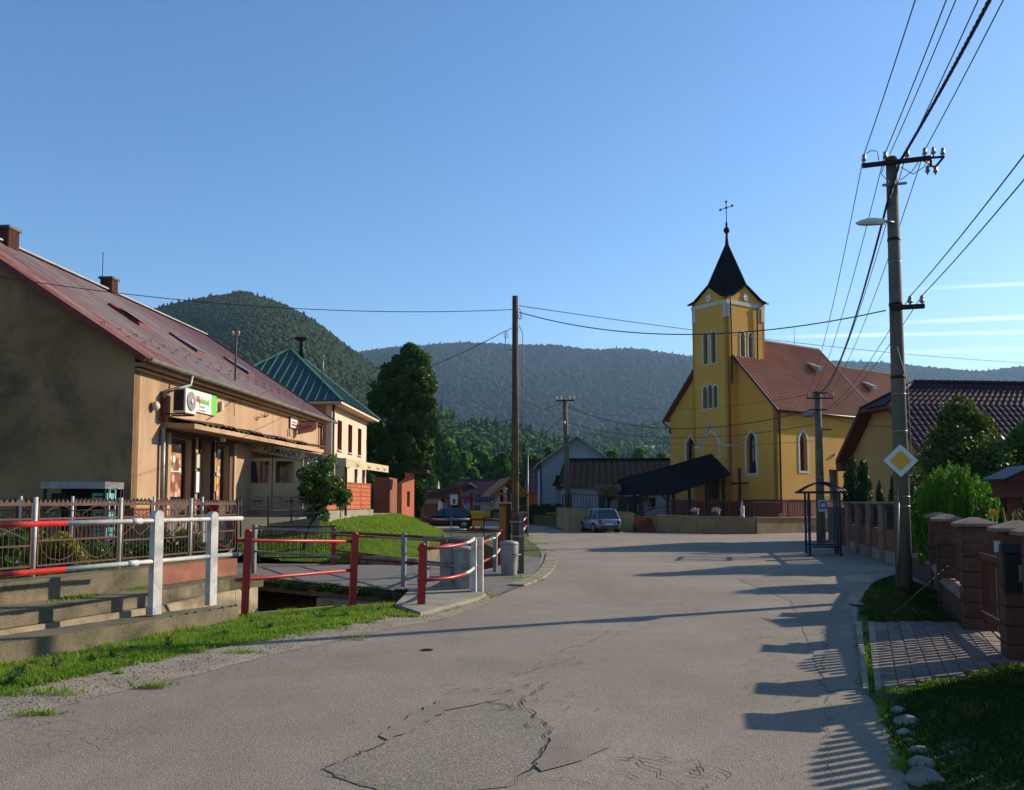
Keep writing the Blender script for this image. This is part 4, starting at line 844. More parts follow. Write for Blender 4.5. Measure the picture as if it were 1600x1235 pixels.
# helm roof
AP = Vector((1.05, 5, 20.1)); ov = .22
cor = [Vector((TX0 - ov, y0 - ov, tz - .05)), Vector((TX1 + ov, y0 - ov, tz - .05)), Vector((TX1 + ov, y1 + ov, tz - .05)), Vector((TX0 - ov, y1 + ov, tz - .05))]
pkz = pk + .12; pks = [Vector((1.05, y0 - .1, pkz)), Vector((TX1 + .1, 5, pkz)), Vector((1.05, y1 + .1, pkz)), Vector((TX0 - .1, 5, pkz))]
f = MB(); cen = [Vector((1.05, 5, 0))]
for k in range(4):
    c = cor[k]; pa, pb = pks[(k - 1) % 4], pks[k]      # the two gable peaks beside this corner
    mid = Vector((c.x * .62 + 1.05 * .38, c.y * .62 + 5 * .38, tz + .38)); ea = c.lerp(Vector((pa.x, pa.y, c.z)), .30); eb = c.lerp(Vector((pb.x, pb.y, c.z)), .30); ea.z = eb.z = tz + .1
    f.add([AP, pa, mid, pb], [(0, 1, 2), (0, 2, 3)] if True else []); f.add([pa, ea, mid], [(0, 1, 2)]); f.add([pb, mid, eb], [(0, 1, 2)]); f.add([mid, ea, c, eb], [(0, 1, 2, 3)])
    for (p, q) in ((pa, ea), (ea, c), (c, eb), (eb, pb)): f.bar(p, q, .07, .1)
    f.bar(AP, pb, .05)
f.build('spire', 'slate', ch)
f = MB(); f.lathe((1.05, 5, 19.7), [(.16, 0), (.10, .7), (.08, 1.0), (.2, 1.12), (.24, 1.25), (.19, 1.4), (.08, 1.5), (.09, 1.75), (.05, 1.9)], 10); fi = f.build('finial', 'blackmetal', ch)
f = MB(); X1 = 1.05; f.tube([(X1, 5, 21.5), (X1, 5, 23.15)], .03, 6); f.tube([(X1, 4.45, 22.65), (X1, 5.55, 22.65)], .028, 6)
for p in ((X1, 4.43, 22.65), (X1, 5.57, 22.65), (X1, 5, 23.1), (X1, 5, 22.65)): f.lathe((p[0], p[1], p[2] - .09), [(.03, 0), (.09, .05), (.09, .13), (.03, .18)], 8)
f.build('cross', 'blackmetal', fi)
# tile roofs with real waves and steps
def tiled(mb, e0, e1, r0, r1, wl, cl_, amp=.03, step=.02, n_=4):
    """surface from eave e0-e1 up to ridge r0-r1, waves along the eave, stepped courses"""
    e0, e1, r0, r1 = map(Vector, (e0, e1, r0, r1)); L = (e1 - e0).length; Hh = ((r0 - e0).length + (r1 - e1).length) / 2; nw = max(2, int(L / wl)); nc = max(1, int(Hh / cl_)); nn = ((e1 - e0).cross(r0 - e0)).normalized()
    if nn.z < 0: nn = -nn
    rows = []; cols_ = nw * n_ + 1; vs = []
    for j in range(nc):
        for s_ in (0, 1):
            v_ = (j + s_) / nc; a, b_ = e0.lerp(r0, v_), e1.lerp(r1, v_)
            for i in range(cols_):
                u_ = i / (cols_ - 1); h = amp * (math.sin(2 * math.pi * i / n_ + .4) * .5 + .5) + (step if s_ == 0 else 0); vs.append(a.lerp(b_, u_) + nn * h)
    fs = []
    for r_ in range(2 * nc - 1):
        for i in range(cols_ - 1): fs.append((r_ * cols_ + i, r_ * cols_ + i + 1, (r_ + 1) * cols_ + i + 1, (r_ + 1) * cols_ + i))
    mb.add(vs, fs)
ridge_w = RG + .12; e_ = EV - .35
f = MB(); tiled(f, (-.35, -.4, e_), (NX + .25, -.4, e_), (-.35, 5, ridge_w), (NX + .25, 5, ridge_w), .36, .9, .08, .012); tiled(f, (-.35, NY + .4, e_), (NX + .25, NY + .4, e_), (-.35, 5, ridge_w), (NX + .25, 5, ridge_w), .26, .5, .045, .03)
f.mi = 1
for s_ in (0, 1):
    ey = -.4 if s_ == 0 else NY + .4
    for x_ in (-.38, NX + .28): f.bar((x_, ey, e_ + .02), (x_, 5, ridge_w + .03), .09, .16)
    for x_ in (NX + .28,): pass
f.bar((-.38, 5, ridge_w + .07), (NX + .28, 5, ridge_w + .07), .2, .12)
f.build('roof', ['churchroof', 'maroon'], ch)
f = MB(); r2 = 11.95; x2 = 21.8
tiled(f, (NX + .3, 5 - hw - .35, 6.75), (x2, 5 - hw - .35, 6.75), (NX + .3, 5, r2), (x2, 5, r2), .36, .9, .08, .012); tiled(f, (NX + .3, 5 + hw + .35, 6.75), (x2, 5 + hw + .35, 6.75), (NX + .3, 5, r2), (x2, 5, r2), .26, .5, .045, .03)
f.add([(x2, 5 - hw - .35, 6.75), (x2 + 2.6, 5 - 2.2, 6.75), (x2 + 2.6, 5 + 2.2, 6.75), (x2, 5 + hw + .35, 6.75), (x2, 5, r2)], [(0, 1, 4), (1, 2, 4), (2, 3, 4)])
f.mi = 1; f.bar((NX + .3, 5, r2 + .06), (x2, 5, r2 + .06), .2, .12); f.build('choir_roof', ['churchroof', 'maroon'], ch)
f = MB(); f.bar((x2 + .1, 5, r2), (x2 + .1, 5, r2 + 1.1), .06); f.bar((x2 + .1, 4.7, r2 + .75), (x2 + .1, 5.3, r2 + .75), .06); f.build('choir_cross', 'blackmetal', ch)
def dorm(x_, y_, z_, sl_):
    f = MB(); f.prism([(x_ - .35, y_ - .45, z_ - .25), (x_ - .35, y_ + .35, z_ + .5), (x_ - .35, y_ - .55, z_ + .1)], (.7, 0, 0)); o = f.build('roof_window', 'zinc', ch)
    g_ = MB(); g_.box(x_ - .3, x_ + .3, y_ - .54, y_ - .51, z_ - .18, z_ + .05); g_.build('pane', 'glass', o)
dorm(8.2, 3.0, e_ + (ridge_w - e_) * (3.4 / 5.4) + .18, 0); dorm(15.8, 3.4, 6.75 + (r2 - 6.75) * (2.75 / 4.35) + .18, 0)
f = MB(); f.tube([(8.6, 5, ridge_w), (8.6, 5, ridge_w + 1.6)], .02, 5); f.build('lightning_rod', 'blackmetal', ch)
# gutters and downpipes
f = MB(); f.tube([(-.35, -.5, e_ + .0), (NX + .2, -.5, e_)], .07, 7); f.build('gutter', 'maroon', ch)
f = MB(); f.tube([(-.25, -.48, e_), (.15, -.12, e_ - .5), (.15, -.12, .3)], .06, 7); f.build('downpipe', 'maroon', ch)
f = MB(); f.tube([(-.3, NY + .45, e_), (-.12, NY - .1, e_ - .5), (-.1, NY - .1, e_ - .9)], .06, 7); f.build('downpipe', 'maroon', ch)
f = MB(); f.tube([(TX0 - .0, y0 - .3, tz), (TX0 + .35, y0 - .08, tz - .5), (TX0 + .35, y0 - .08, 9.3)], .05, 6); f.build('downpipe', 'slate_sheet', ch)
f = MB(); f.tube([(TX1 + .1, y0 - .3, tz), (TX1 - .9, y0 - .1, tz - .55), (TX1 - .9, y0 - .08, 11.3)], .05, 6); f.build('downpipe', 'slate_sheet', ch)
# wooden mission cross at the facade
def WL(x, y, z=0): return ch_m @ Vector((x, y, z))
ch_m = Matrix.Translation(K) @ Matrix.Rotation(RZ, 4, 'Z')
p = WL(-.7, 2.7); mc = thing('wooden_cross', 'tall brown wooden cross standing before the church front', 'cross', (p.x, p.y, .75), RZ)
f = MB(); f.bar((0, 0, 0), (0, 0, 3.35), .14); f.build('post', 'brownwood', mc); f = MB(); f.bar((0, -.75, 2.3), (0, .75, 2.3), .12, .14); f.build('beam', 'brownwood', mc)
# covered stairway: black roof on posts in front of the tower
st = thing('stair_canopy', 'black gabled roof on posts covering the church stairway', 'canopy', WL(TX0, 5, 0), RZ)
f = MB(); secs = [(0.0, 4.45, 3.0, 1.75), (-5.6, 3.15, 1.62, 1.85), (-8.6, 2.55, 1.5, 1.9)]
for (a, c) in zip(secs[:-1], secs[1:]):
    for s_ in (-1, 1):
        v_ = [(a[0], 0, a[1]), (c[0], 0, c[1]), (c[0], s_ * c[3], c[2]), (a[0], s_ * a[3], a[2])]; v2 = [(x, y, z - .12) for x, y, z in v_]
        f.add(v_ + v2, [(0, 1, 2, 3) if s_ < 0 else (3, 2, 1, 0), (4, 5, 6, 7), (2, 3, 7, 6), (0, 3, 7, 4), (1, 2, 6, 5)])
f.add([(-8.6, 0, 2.55), (-8.6, -1.9, 1.5), (-8.6, 1.9, 1.5), (-9.1, -1.4, 1.45), (-9.1, 1.4, 1.45)], [(0, 1, 3), (0, 3, 4), (0, 4, 2)])
f.build('roof', 'slate', st)
for (x_, s_, zt) in ((-8.3, -1.6, 1.6), (-8.3, 1.6, 1.6), (-5.9, -1.6, 1.7), (-5.9, 1.6, 1.7), (-2.2, -1.6, 2.4), (-.6, -1.6, 2.9), (-2.2, 1.6, 2.4), (-.6, 1.6, 2.9)):
    f = MB(); f.bar((x_, s_, -.75 if x_ < -7 else -.05), (x_, s_, zt), .17); f.build('post', 'darkwood', st)
for (x_, s_, z_, dx) in ((-8.3, -1.6, .9, .8), (-8.3, 1.6, .9, .8), (-5.9, -1.6, 1.0, -.8), (-2.2, -1.6, 1.6, .8)):
    f = MB(); f.bar((x_, s_, z_), (x_ + dx, s_, z_ + .75), .1); f.build('brace', 'darkwood', st)
f = MB(); f.bar((-.8, -1.55, 0.9), (-5.0, -1.55, .5), .05); f.bar((-.8, 1.55, 0.9), (-5.0, 1.55, .5), .05); f.bar((-5.6, 0, .6), (-8.3, 0, -.2), .05); f.build('handrail', 'blackmetal', st)

# terrace before the church, its retaining walls, steps, railing
TER = [(8.6, 53.2), (10.6, 51.7), (13.5, 50.1), (17.5, 52.5), (24.0, 55.5), (40, 55), (60, 70), (40, 90), (-2, 90), (3.2, 62.0), (3.6, 57.2), (4.1, 54.2), (7.2, 54.2), (7.2, 55.6), (8.6, 55.6)]
b = MB(); b.prism([(x, y, -.3) for x, y in TER], (0, 0, 1.04)); o = b.build('church_terrace', 'grassbase'); o['kind'] = 'structure'
sheet('church_forecourt', [(8.9, 53.6), (13.5, 50.6), (17.2, 53.0), (21.5, 56.5), (30, 64), (12, 68), (6, 64), (8.7, 56)], .746, 'sidewalk')
rw = thing('retaining_wall', 'long low sandy stone retaining wall before the church terrace', 'wall', (0, 0, 0)); b = MB()
rwp = [(8.6, 55.6), (8.6, 53.0), (10.6, 51.5), (13.5, 49.9), (17.6, 52.3), (24.0, 55.3)]; tops = [.8, .95, .9, .86, .82, .8]
for i in range(5):
    a, c = Vector((*rwp[i], 0)), Vector((*rwp[i + 1], 0)); d = (c - a).normalized(); n = Vector((d.y, -d.x, 0)) * .12
    b.add([a + n + Vector((0, 0, -.1)), c + n + Vector((0, 0, -.1)), c - n + Vector((0, 0, -.1)), a - n + Vector((0, 0, -.1)), a + n + Vector((0, 0, tops[i])), c + n + Vector((0, 0, tops[i + 1])), c - n + Vector((0, 0, tops[i + 1])), a - n + Vector((0, 0, tops[i]))], [(4, 5, 6, 7), (0, 1, 5, 4), (2, 3, 7, 6), (1, 2, 6, 5), (3, 0, 4, 7)])
b.build('wall', surf('sandy_wall', '#a88e68', '#947a58', .95, 1.5, 30, .8, '#5c4a36', .6, .8, bd=.03), rw)
b = MB()
for i in range(1, 5):
    a, c = Vector((*rwp[i], tops[i] + .001)), Vector((*rwp[i + 1], tops[i + 1] + .001)); b.bar(a + Vector((0, 0, .03)), c + Vector((0, 0, .03)), .34, .055)
b.build('coping', 'concrete_lt', rw)
rw2 = thing('retaining_wall', 'taller beige rendered wall behind the parked silver car', 'wall', (0, 0, 0)); b = MB()
for (a, c, za, zc_) in (((3.2, 62), (3.55, 54.1), 1.35, 1.32), ((3.55, 54.1), (7.2, 54.1), 1.32, 1.1), ((7.2, 54.1), (7.2, 55.8), 1.1, 1.1)):
    a, c = Vector((*a, 0)), Vector((*c, 0)); d = (c - a).normalized(); n = Vector((d.y, -d.x, 0)) * .13
    b.add([a + n, c + n, c - n, a - n, a + n + Vector((0, 0, za)), c + n + Vector((0, 0, zc_)), c - n + Vector((0, 0, zc_)), a - n + Vector((0, 0, za))], [(4, 5, 6, 7), (0, 1, 5, 4), (2, 3, 7, 6), (1, 2, 6, 5), (3, 0, 4, 7)])
b.build('wall', surf('beige_render', '#a8946c', '#968360', .9, .8, 30, .3, '#7a6a4c', .4, .8), rw2)
b = MB(); b.bar((3.2, 62, 1.37), (3.55, 54.1, 1.345), .36, .05); b.bar((3.55, 54.1, 1.345), (7.2, 54.1, 1.125), .36, .05); b.build('coping', 'concrete_lt', rw2)
sheet('church_lawn', [(3.8, 54.6), (7.0, 54.6), (8.2, 57), (8.0, 66), (2.5, 66)], .90, 'grassbase')
g = blades('church_lawn_grass', scatter_poly([(3.8, 54.6), (7.0, 54.6), (8.2, 57), (8.0, 66), (2.5, 66)], 16000, 9, lambda x, y: x * 0 + .9), M['grass'], .12, .03, 5); g['kind'] = 'stuff'
SL = [(16.8, 54.6), (22.6, 57.0), (22.4, 58.6), (18.4, 57.6)]
g = blades('side_lawn_grass', scatter_poly([(17.6, 53.6), (23.8, 56.6), (26, 59.6), (21, 58.6)], 12000, 9, lambda x, y: x * 0 + .75), M['grass'], .12, .03, 5); g['kind'] = 'stuff'
stp = thing('church_steps', 'reddish brown steps rising from the street under the black canopy', 'steps', (0, 0, 0))
for i in range(5):
    b = MB(); b.box(7.35, 8.45, 53.1 + .42 * i, 55.6 if i < 4 else 55.9, .0 if i == 0 else .17 * i - .02, .17 * (i + 1)); b.build('step', 'brownplinth', stp)
def railing(label, pts, h, nb, mat='rustfence', name='railing', cat='railing', top=.04, pst=.06, spk=0., barr=.014, group=None, stuffbars=True, lowz=.12):
    """pts: list of 3D base points; posts at each"""
    t = thing(name, label, cat, pts[0], 0, group); o0 = Vector(pts[0]); P_ = [Vector(p) - o0 for p in pts]
    for p in P_: f = MB(); f.bar(p, p + Vector((0, 0, h)), pst); f.build('post', mat, t)
    f = MB()
    for a, c in zip(P_[:-1], P_[1:]):
        f.bar(a + Vector((0, 0, h - .03)), c + Vector((0, 0, h - .03)), top); f.bar(a + Vector((0, 0, lowz)), c + Vector((0, 0, lowz)), top * .8)
    f.build('rail', mat, t); f = MB()
    for a, c in zip(P_[:-1], P_[1:]):
        for i in range(1, nb): p = a.lerp(c, i / nb); f.bar(p + Vector((0, 0, lowz)), p + Vector((0, 0, h + spk)), barr * 1.6)
    if nb > 1: o = f.build('bars', mat, t); o['kind'] = 'stuff'
    return t
railing('brown spiked railing on the terrace before the church front', [(9.2, 52.7, .9), (11.0, 51.4, .86), (13.5, 50.1, .84), (15.8, 51.5, .84), (17.4, 52.4, .82)], .95, 14, 'rustfence', spk=.14, barr=.022)
railing('dark railing on the beige wall above the silver car', [(3.4, 60.5, 1.35), (3.6, 54.3, 1.34), (5.4, 54.2, 1.22), (7.1, 54.2, 1.12)], .95, 10, 'blackmetal', barr=.016)
# flower tubs on the terrace: pale flowers in dark pots
for i, (px, py) in enumerate(((1086, 797), (1119, 797))):
    p = A(px, py, 56.5); t = thing('flower_pot', ['white flowers in a dark pot left of the church steps', 'white flowers in a dark pot right of the canopy post'][i], 'flower pot', (p.x, p.y, .75)); b = MB(); b.lathe((0, 0, 0), [(.16, 0), (.24, .4), (.22, .42)], 10); b.build('pot', 'darkgrey', t)
    leafcloud('flowers', [((0, 0, .5), (.3, .3, .16))], M['trim'], 160, .12, t, i)
b = MB(); p = A(1160, 797, 55.5); t = thing('statue', 'small white figure on the terrace behind the brown railing', 'statue', (p.x, p.y, .75)); b.lathe((0, 0, 0), [(.16, 0), (.14, .15), (.1, .18), (.13, .5), (.11, .75), (.05, .85), (.08, .95), (.07, 1.05), (.02, 1.1)], 9); b.build('figure', 'signwhite', t)
# ================================================================ THE SHOP
SO = Vector((-9.33, 22.0, 0)); SRZ = -math.atan(.0675); SM = Matrix.Translation(SO) @ Matrix.Rotation(SRZ, 4, 'Z'); SI = SM.inverted()
shop = thing('shop', 'long beige village shop with a faded red sheet-metal roof and dirty grey gable', 'shop', SO, SRZ)
LEN, WID, ZE, ZR = 16.6, 11.0, 5.25, 9.15
def hitplane(px, py, P0, n, inv):                    # sight line against a plane given in a thing's own frame
    o = inv @ Vector((0, 0, EYE)); d = inv.to_3x3() @ ray(px, py); P0, n = Vector(P0), Vector(n); return o + d * ((P0 - o).dot(n) / d.dot(n))
def onwall(px, py): return hitplane(px, py, (0, 0, 0), (1, 0, 0), SI)
b = MB()
W1 = rect(1.95, 3.4, 1.72, 3.5); W2 = rect(5.0, 6.2, 1.72, 3.5); DR = rect(3.85, 4.75, 1.28, 3.45)
wallp(b, (0, 0, 0), (0, 1, 0), rect(0, LEN, .3, 5.42), [W1, W2, DR], .35)
b.box(-WID, -.35, LEN - .35, LEN, .3, 5.42); b.box(-WID, -WID + .3, 0, LEN, .3, 5.42)
b.prism([(-.35, LEN - .3, 5.62), (-WID + .1, LEN - .3, 5.62), (-5.5, LEN - .3, ZR - .1)], (0, .3, 0))
b.build('wall', 'plaster', shop)
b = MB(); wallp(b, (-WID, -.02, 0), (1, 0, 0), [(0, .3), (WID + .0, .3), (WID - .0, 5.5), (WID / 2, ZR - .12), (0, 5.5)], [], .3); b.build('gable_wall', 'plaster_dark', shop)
b = MB(); b.box(.0, .07, .02, 1.9, .3, 1.62); b.build('plinth', 'plinth', shop)
b = MB(); b.box(.0, .12, 0, LEN, 5.0, 5.06); b.box(.0, .3, -.02, LEN, 5.1, 5.2); b.build('cornice', 'plaster', shop)
b = MB(); wallp(b, (.035, 0, 0), (0, 1, 0), rect(1.72, 6.75, 1.28, 3.66), [W1, W2, [(y_, z_ if z_ > 1.3 else 1.29) for y_, z_ in DR]], .03); b.build('shopfront_shade', surf('canopy_shade_brown', '#5a4436', '#483628', .7, 2, 40, .2), shop)  # brown plate added over the wall; the canopy's shade is put into its colour
b = MB(); [b.box(.04, .1, y_, y_ + w_, 1.3, 3.6) for y_, w_ in ((1.74, .17),)]; b.build('pilaster', 'plaster', shop)
for y_ in (3.5, 4.86, 6.45): b = MB(); b.box(.04, .09, y_, y_ + .16, 1.3, 3.6); b.build('pilaster', 'plaster', shop)
# shop windows with printed posters
def bread(name, c1, c2, c3, sc):
    m = NT(name); v = m.n('ShaderNodeTexVoronoi'); v.inputs['Scale'].default_value = sc; m.l(m.scaled((1, 1, .7)), v.inputs[0]); sp = m.n('ShaderNodeSeparateColor'); m.l(v.outputs['Color'], sp.inputs[0])
    c = m.mix(m.ramp(sp.outputs[0], .3, .7), hx(c1), hx(c2)); c = m.mix(m.ramp(sp.outputs[1], .55, .8), c, hx(c3)); c = m.mix(m.ramp(v.outputs['Distance'], .35, .6, 0, .7), c, hx('#5a3420')); m.col(c); m.p.inputs['Roughness'].default_value = .4; M[name] = m.m
bread('bread_poster', '#b98a58', '#e2d6c2', '#8a4a2a', 6.5); bread('meat_poster', '#b8685a', '#d8b8a0', '#8a2c26', 6); bread('bottle_poster', '#c8c0b0', '#b0703a', '#e0dccf', 7.5); bread('cheese_poster', '#c9a468', '#dcc8a4', '#b04030', 6)
for (W, posters) in ((W1, (('bread_poster', 2.62, 3.36, .0), ('meat_poster', 1.9, 2.58, 0))), (W2, (('bottle_poster', 2.62, 3.4, 0), ('cheese_poster', 1.8, 2.58, 0)))):
    y0_, y1_ = W[0][0], W[1][0]; f = MB()
    for (a, c, e, g_) in ((y0_, y1_, 1.72, 1.8), (y0_, y1_, 3.42, 3.5), (y0_, y0_ + .07, 1.8, 3.42), (y1_ - .07, y1_, 1.8, 3.42)): f.box(-.24, -.17, a, c, e, g_)
    o = f.build('window', 'darkgrey', shop); f = MB(); f.box(-.215, -.205, y0_ + .07, y1_ - .07, 1.8, 3.42); f.build('pane', 'glass', o)
    for (mt, za, zb_, _) in posters:
        f = MB(); f.box(-.2, -.195, y0_ + .13, y1_ - .2, za, zb_); f.build('poster', mt, o)
    f = MB(); f.box(-.194, -.188, y0_ + .1, y1_ - .2, 2.585, 2.615); f.build('strip', 'signwhite', o)
f = MB(); f.box(-.3, -.26, 3.85, 4.75, 1.28, 3.45); d_ = f.build('door', 'darkwood', shop); f = MB(); f.box(-.258, -.25, 3.95, 4.62, 1.9, 3.3); f.build('pane', 'glass', d_); f = MB(); f.box(-.25, -.2, 4.6, 4.64, 2.1, 2.5); f.build('handle', 'galv', d_)
for y_ in (3.42, 3.78, 4.78, 4.94): f = MB(); f.box(.04, .12, y_ - .02, y_ + .02, 1.3, 3.55); f.build('door_post', 'darkwood', shop)
for (ya, yb, za, zb_, mt) in ((3.47, 3.74, 2.7, 3.15, 'cream'), (3.47, 3.74, 2.0, 2.65, 'signwhite'), (4.8, 4.98, 2.62, 3.1, 'signyellow'), (4.8, 4.98, 2.05, 2.55, 'signyellow')):
    f = MB(); f.box(.09, .115, ya, yb, za, zb_); f.mi = 1; f.box(.115, .12, ya + .03, yb - .03, za + .03, zb_ - .03); f.build('notice', ['blackmetal', mt], shop)
# canopy slab along the front with a wavy asbestos edge
f = MB(); f.prism([(0, 1.5, 3.72), (.9, 1.5, 3.68), (1.15, 12.9, 3.66), (0, 12.9, 3.72)], (0, 0, .13)); cn = f.build('canopy', 'plaster', shop)
f = MB(); n_ = 120
for i in range(n_):
    for k in (0, 1):
        pass
vs = []
for i in range(n_ + 1):
    t = i / n_; y_ = 1.9 + 11 * t; xe = .97 + .22 * t + (.06 if (i // 12) % 2 else 0); zz_ = .03 * math.sin(i * 1.6) + rs.uniform(-.01, .01) + (.03 if (i // 12) % 2 else 0); vs += [(0, y_, 4.02 + zz_), (xe, y_, 3.86 + zz_), (xe, y_, 3.84 + zz_)]
f.add(vs, [(3 * i, 3 * i + 1, 3 * i + 4, 3 * i + 3) for i in range(n_)] + [(3 * i + 1, 3 * i + 2, 3 * i + 5, 3 * i + 4) for i in range(n_)]); f.build('canopy_sheet', surf('fibre_sheet', '#7a5442', '#5e4034', .9, 2, 30, .4, '#3e3028', .5, 2), cn)
f = MB(); f.box(.5, .62, 4.2, 4.36, 3.52, 3.68); f.build('lamp', 'cream', cn)
# roof
RX = -5.5; EX = .42; ez = ZE + .02
f = MB(); tiled(f, (EX, -.32, ez), (EX, LEN + .5, ez), (RX, -.32, ZR), (RX, LEN + .5, ZR), .24, 1.62, .035, .002); f.mi = 0; f.add([(RX, -.32, ZR), (-WID - .4, -.32, ez), (-WID - .4, LEN + .5, ez), (RX, LEN + .5, ZR)], [(0, 1, 2, 3)])
rf = f.build('roof', 'shoproof', shop)
f = MB(); f.bar((EX, -.33, ez - .06), (RX, -.33, ZR - .06), .05, .16); f.bar((-WID - .4, -.33, ez - .06), (RX, -.33, ZR - .06), .05, .16); f.build('barge_board', 'rustred', shop)
f = MB(); f.bar((EX, LEN + .52, ez), (RX, LEN + .52, ZR + .02), .12, .14); f.build('barge_board', 'maroon', shop)
f = MB(); f.bar((RX, -.35, ZR + .05), (RX, LEN + .5, ZR + .05), .28, .05); f.build('ridge_cap', surf('pale_ridge', '#a8a09c', '#8d8684', .5, 2, 30, .1), shop)
f = MB(); k = 0
for i in range(40):
    y_ = .2 + i * .42; 
    for (up_) in ((.9,) if i % 2 else (1.35,)):
        x_ = EX - up_; z_ = ez + up_ * (ZR - ez) / (EX - RX) + .05; f.bar((x_, y_, z_), (x_, y_, z_ + .08), .015); f.bar((x_, y_, z_ + .08), (x_ - .1, y_, z_ + .05), .012)
o = f.build('snow_guard', 'rustred', shop); o['kind'] = 'stuff'
# gutter in lengths and the bent downpipe
f = MB(); NSEG = 22; gy0, gy1 = -.25, LEN + .55; prof = [(.09 * math.cos(a), .09 * math.sin(a)) for a in [math.pi + math.pi * k / 6 for k in range(7)]]
vs = [(EX + .07 + a, y_, ez - .02 + c) for y_ in (gy0, gy1) for a, c in prof]; f.add(vs, [(i, i + 1, 8 + i, 7 + i) for i in range(6)], True); f.add([vs[i] for i in range(7)], [tuple(range(7))]); f.add([vs[7 + i] for i in range(7)], [tuple(range(6, -1, -1))])
gt = f.build('gutter', 'zinc', shop); f = MB()
for i in range(NSEG): y_ = gy0 + (gy1 - gy0) * (i + .5) / NSEG; vs = [(EX + .07 + a * 1.07, y_ + dy, ez - .02 + c * 1.07) for dy in (-.015, .015) for a, c in prof]; f.add(vs, [(k, k + 1, 8 + k, 7 + k) for k in range(6)])
f.build('gutter_clip', 'galv', gt)['kind'] = 'stuff'
f = MB(); f.tube([(EX + .07, 2.2, ez - .08), (EX + .05, 2.15, ez - .35), (.1, 1.45, ez - .62), (.1, 1.4, ez - .8)], .05, 8); f.mi = 1; f.tube([(.1, 1.4, ez - .8), (.1, 1.4, 3.85)], .062, 8); f.mi = 0; f.tube([(.1, 1.42, 3.7), (.1, 1.45, 1.3)], .06, 8); f.build('downpipe', ['zinc', 'rustred'], shop)
f = MB(); f.tube([(.1, LEN - .4, 5.1), (.1, LEN - .4, 3.9)], .06, 8); f.build('downpipe', 'rustred', shop)
f = MB(); f.lathe((.03, .95, 4.22), [(.02, 0), (.12, .03), (.13, .1), (.06, .16)], 10, 'x'); f.build('satellite_lamp', 'cream', shop)
# roof windows, chimneys, rod, antenna post
rn = Vector((ZR - ez, 0, EX - RX)).normalized(); sl_ = (ZR - ez) / (EX - RX)
def roofat(px, py): return hitplane(px, py, (EX, 0, ez), rn, SI)
for i, (px, py, op) in enumerate(((201, 498, .34), (292, 541, .1), (373, 576, .1))):
    c = roofat(px, py); t = Vector((1, 0, -sl_)).normalized(); f = MB(); a = c - t * .55; e = c + t * .55
    for s_ in (-.33, .33): f.bar(a + Vector((0, s_, .05)), e + Vector((0, s_, .05)), .07, .14)
    f.bar(a + Vector((0, -.33, .05)), a + Vector((0, .33, .05)), .07, .14); f.bar(e + Vector((0, -.33, .05)), e + Vector((0, .33, .05)), .1, .14)
    o = f.build('roof_window', 'rustred', shop); f = MB(); up_ = rn * (.09 + op * .5); f.add([a + Vector((0, -.32, 0)) + rn * .1, e + Vector((0, -.32, 0)) + up_, e + Vector((0, .32, 0)) + up_, a + Vector((0, .32, 0)) + rn * .1], [(0, 1, 2, 3)]); f.build('pane', 'greyglass', o)
def ridgepx(px):
    best = min((abs((800 + F * (SM @ Vector((RX, y_, ZR))).x / (SM @ Vector((RX, y_, ZR))).y) - px), y_) for y_ in [k * .02 for k in range(-50, 850)]); return best[1]
for i, (px, w_) in enumerate(((-6, .5), (161, .42))):
    y_ = ridgepx(px); 
    bz = ZR - .48; ck = MB(); ck.box(RX - w_ / 2, RX + w_ / 2, y_ - w_ / 2, y_ + w_ / 2, bz, bz + .9); co = ck.build('chimney', 'chimney', shop)
    for r_ in range(9):
        for k in range(3):
            z_ = bz + .38 + r_ * .075; sft = .09 * (r_ % 2); a = -w_ / 2 + k * w_ / 3 + .008; c_ = a + w_ / 3 - .016
            if z_ + .06 > bz + .93: continue
            f = MB(); f.box(RX + w_ / 2, RX + w_ / 2 + .012, y_ + a, y_ + c_, z_, z_ + .06); f.build('brick', 'chimney', co); f = MB(); f.box(RX + a, RX + c_, y_ - w_ / 2 - .012, y_ - w_ / 2, z_, z_ + .06); f.build('brick', 'chimney', co)
    f = MB(); f.box(RX - w_ / 2 - .05, RX + w_ / 2 + .05, y_ - w_ / 2 - .05, y_ + w_ / 2 + .05, bz + .9, bz + .98); f.build('cap', 'darkgrey', co)
y_ = ridgepx(164); f = MB(); f.tube([(RX - .1, y_ - .4, ZR), (RX - .1, y_ - .4, ZR + 1.35)], .014, 5); f.build('lightning_rod', 'blackmetal', shop)
c = roofat(367, 597); f = MB(); f.tube([c, c + Vector((0.02, 0, 1.72))], .028, 6); ap = f.build('antenna_post', 'darkgrey', shop); f = MB(); f.bar(c + Vector((-.12, 0, 1.55)), c + Vector((.12, 0, 1.55)), .03); [f.lathe(c + Vector((s_, 0, 1.58)), [(.03, 0), (.04, .04), (.02, .1)], 7) for s_ in (-.1, .1)]; f.build('insulator', 'cream', ap)
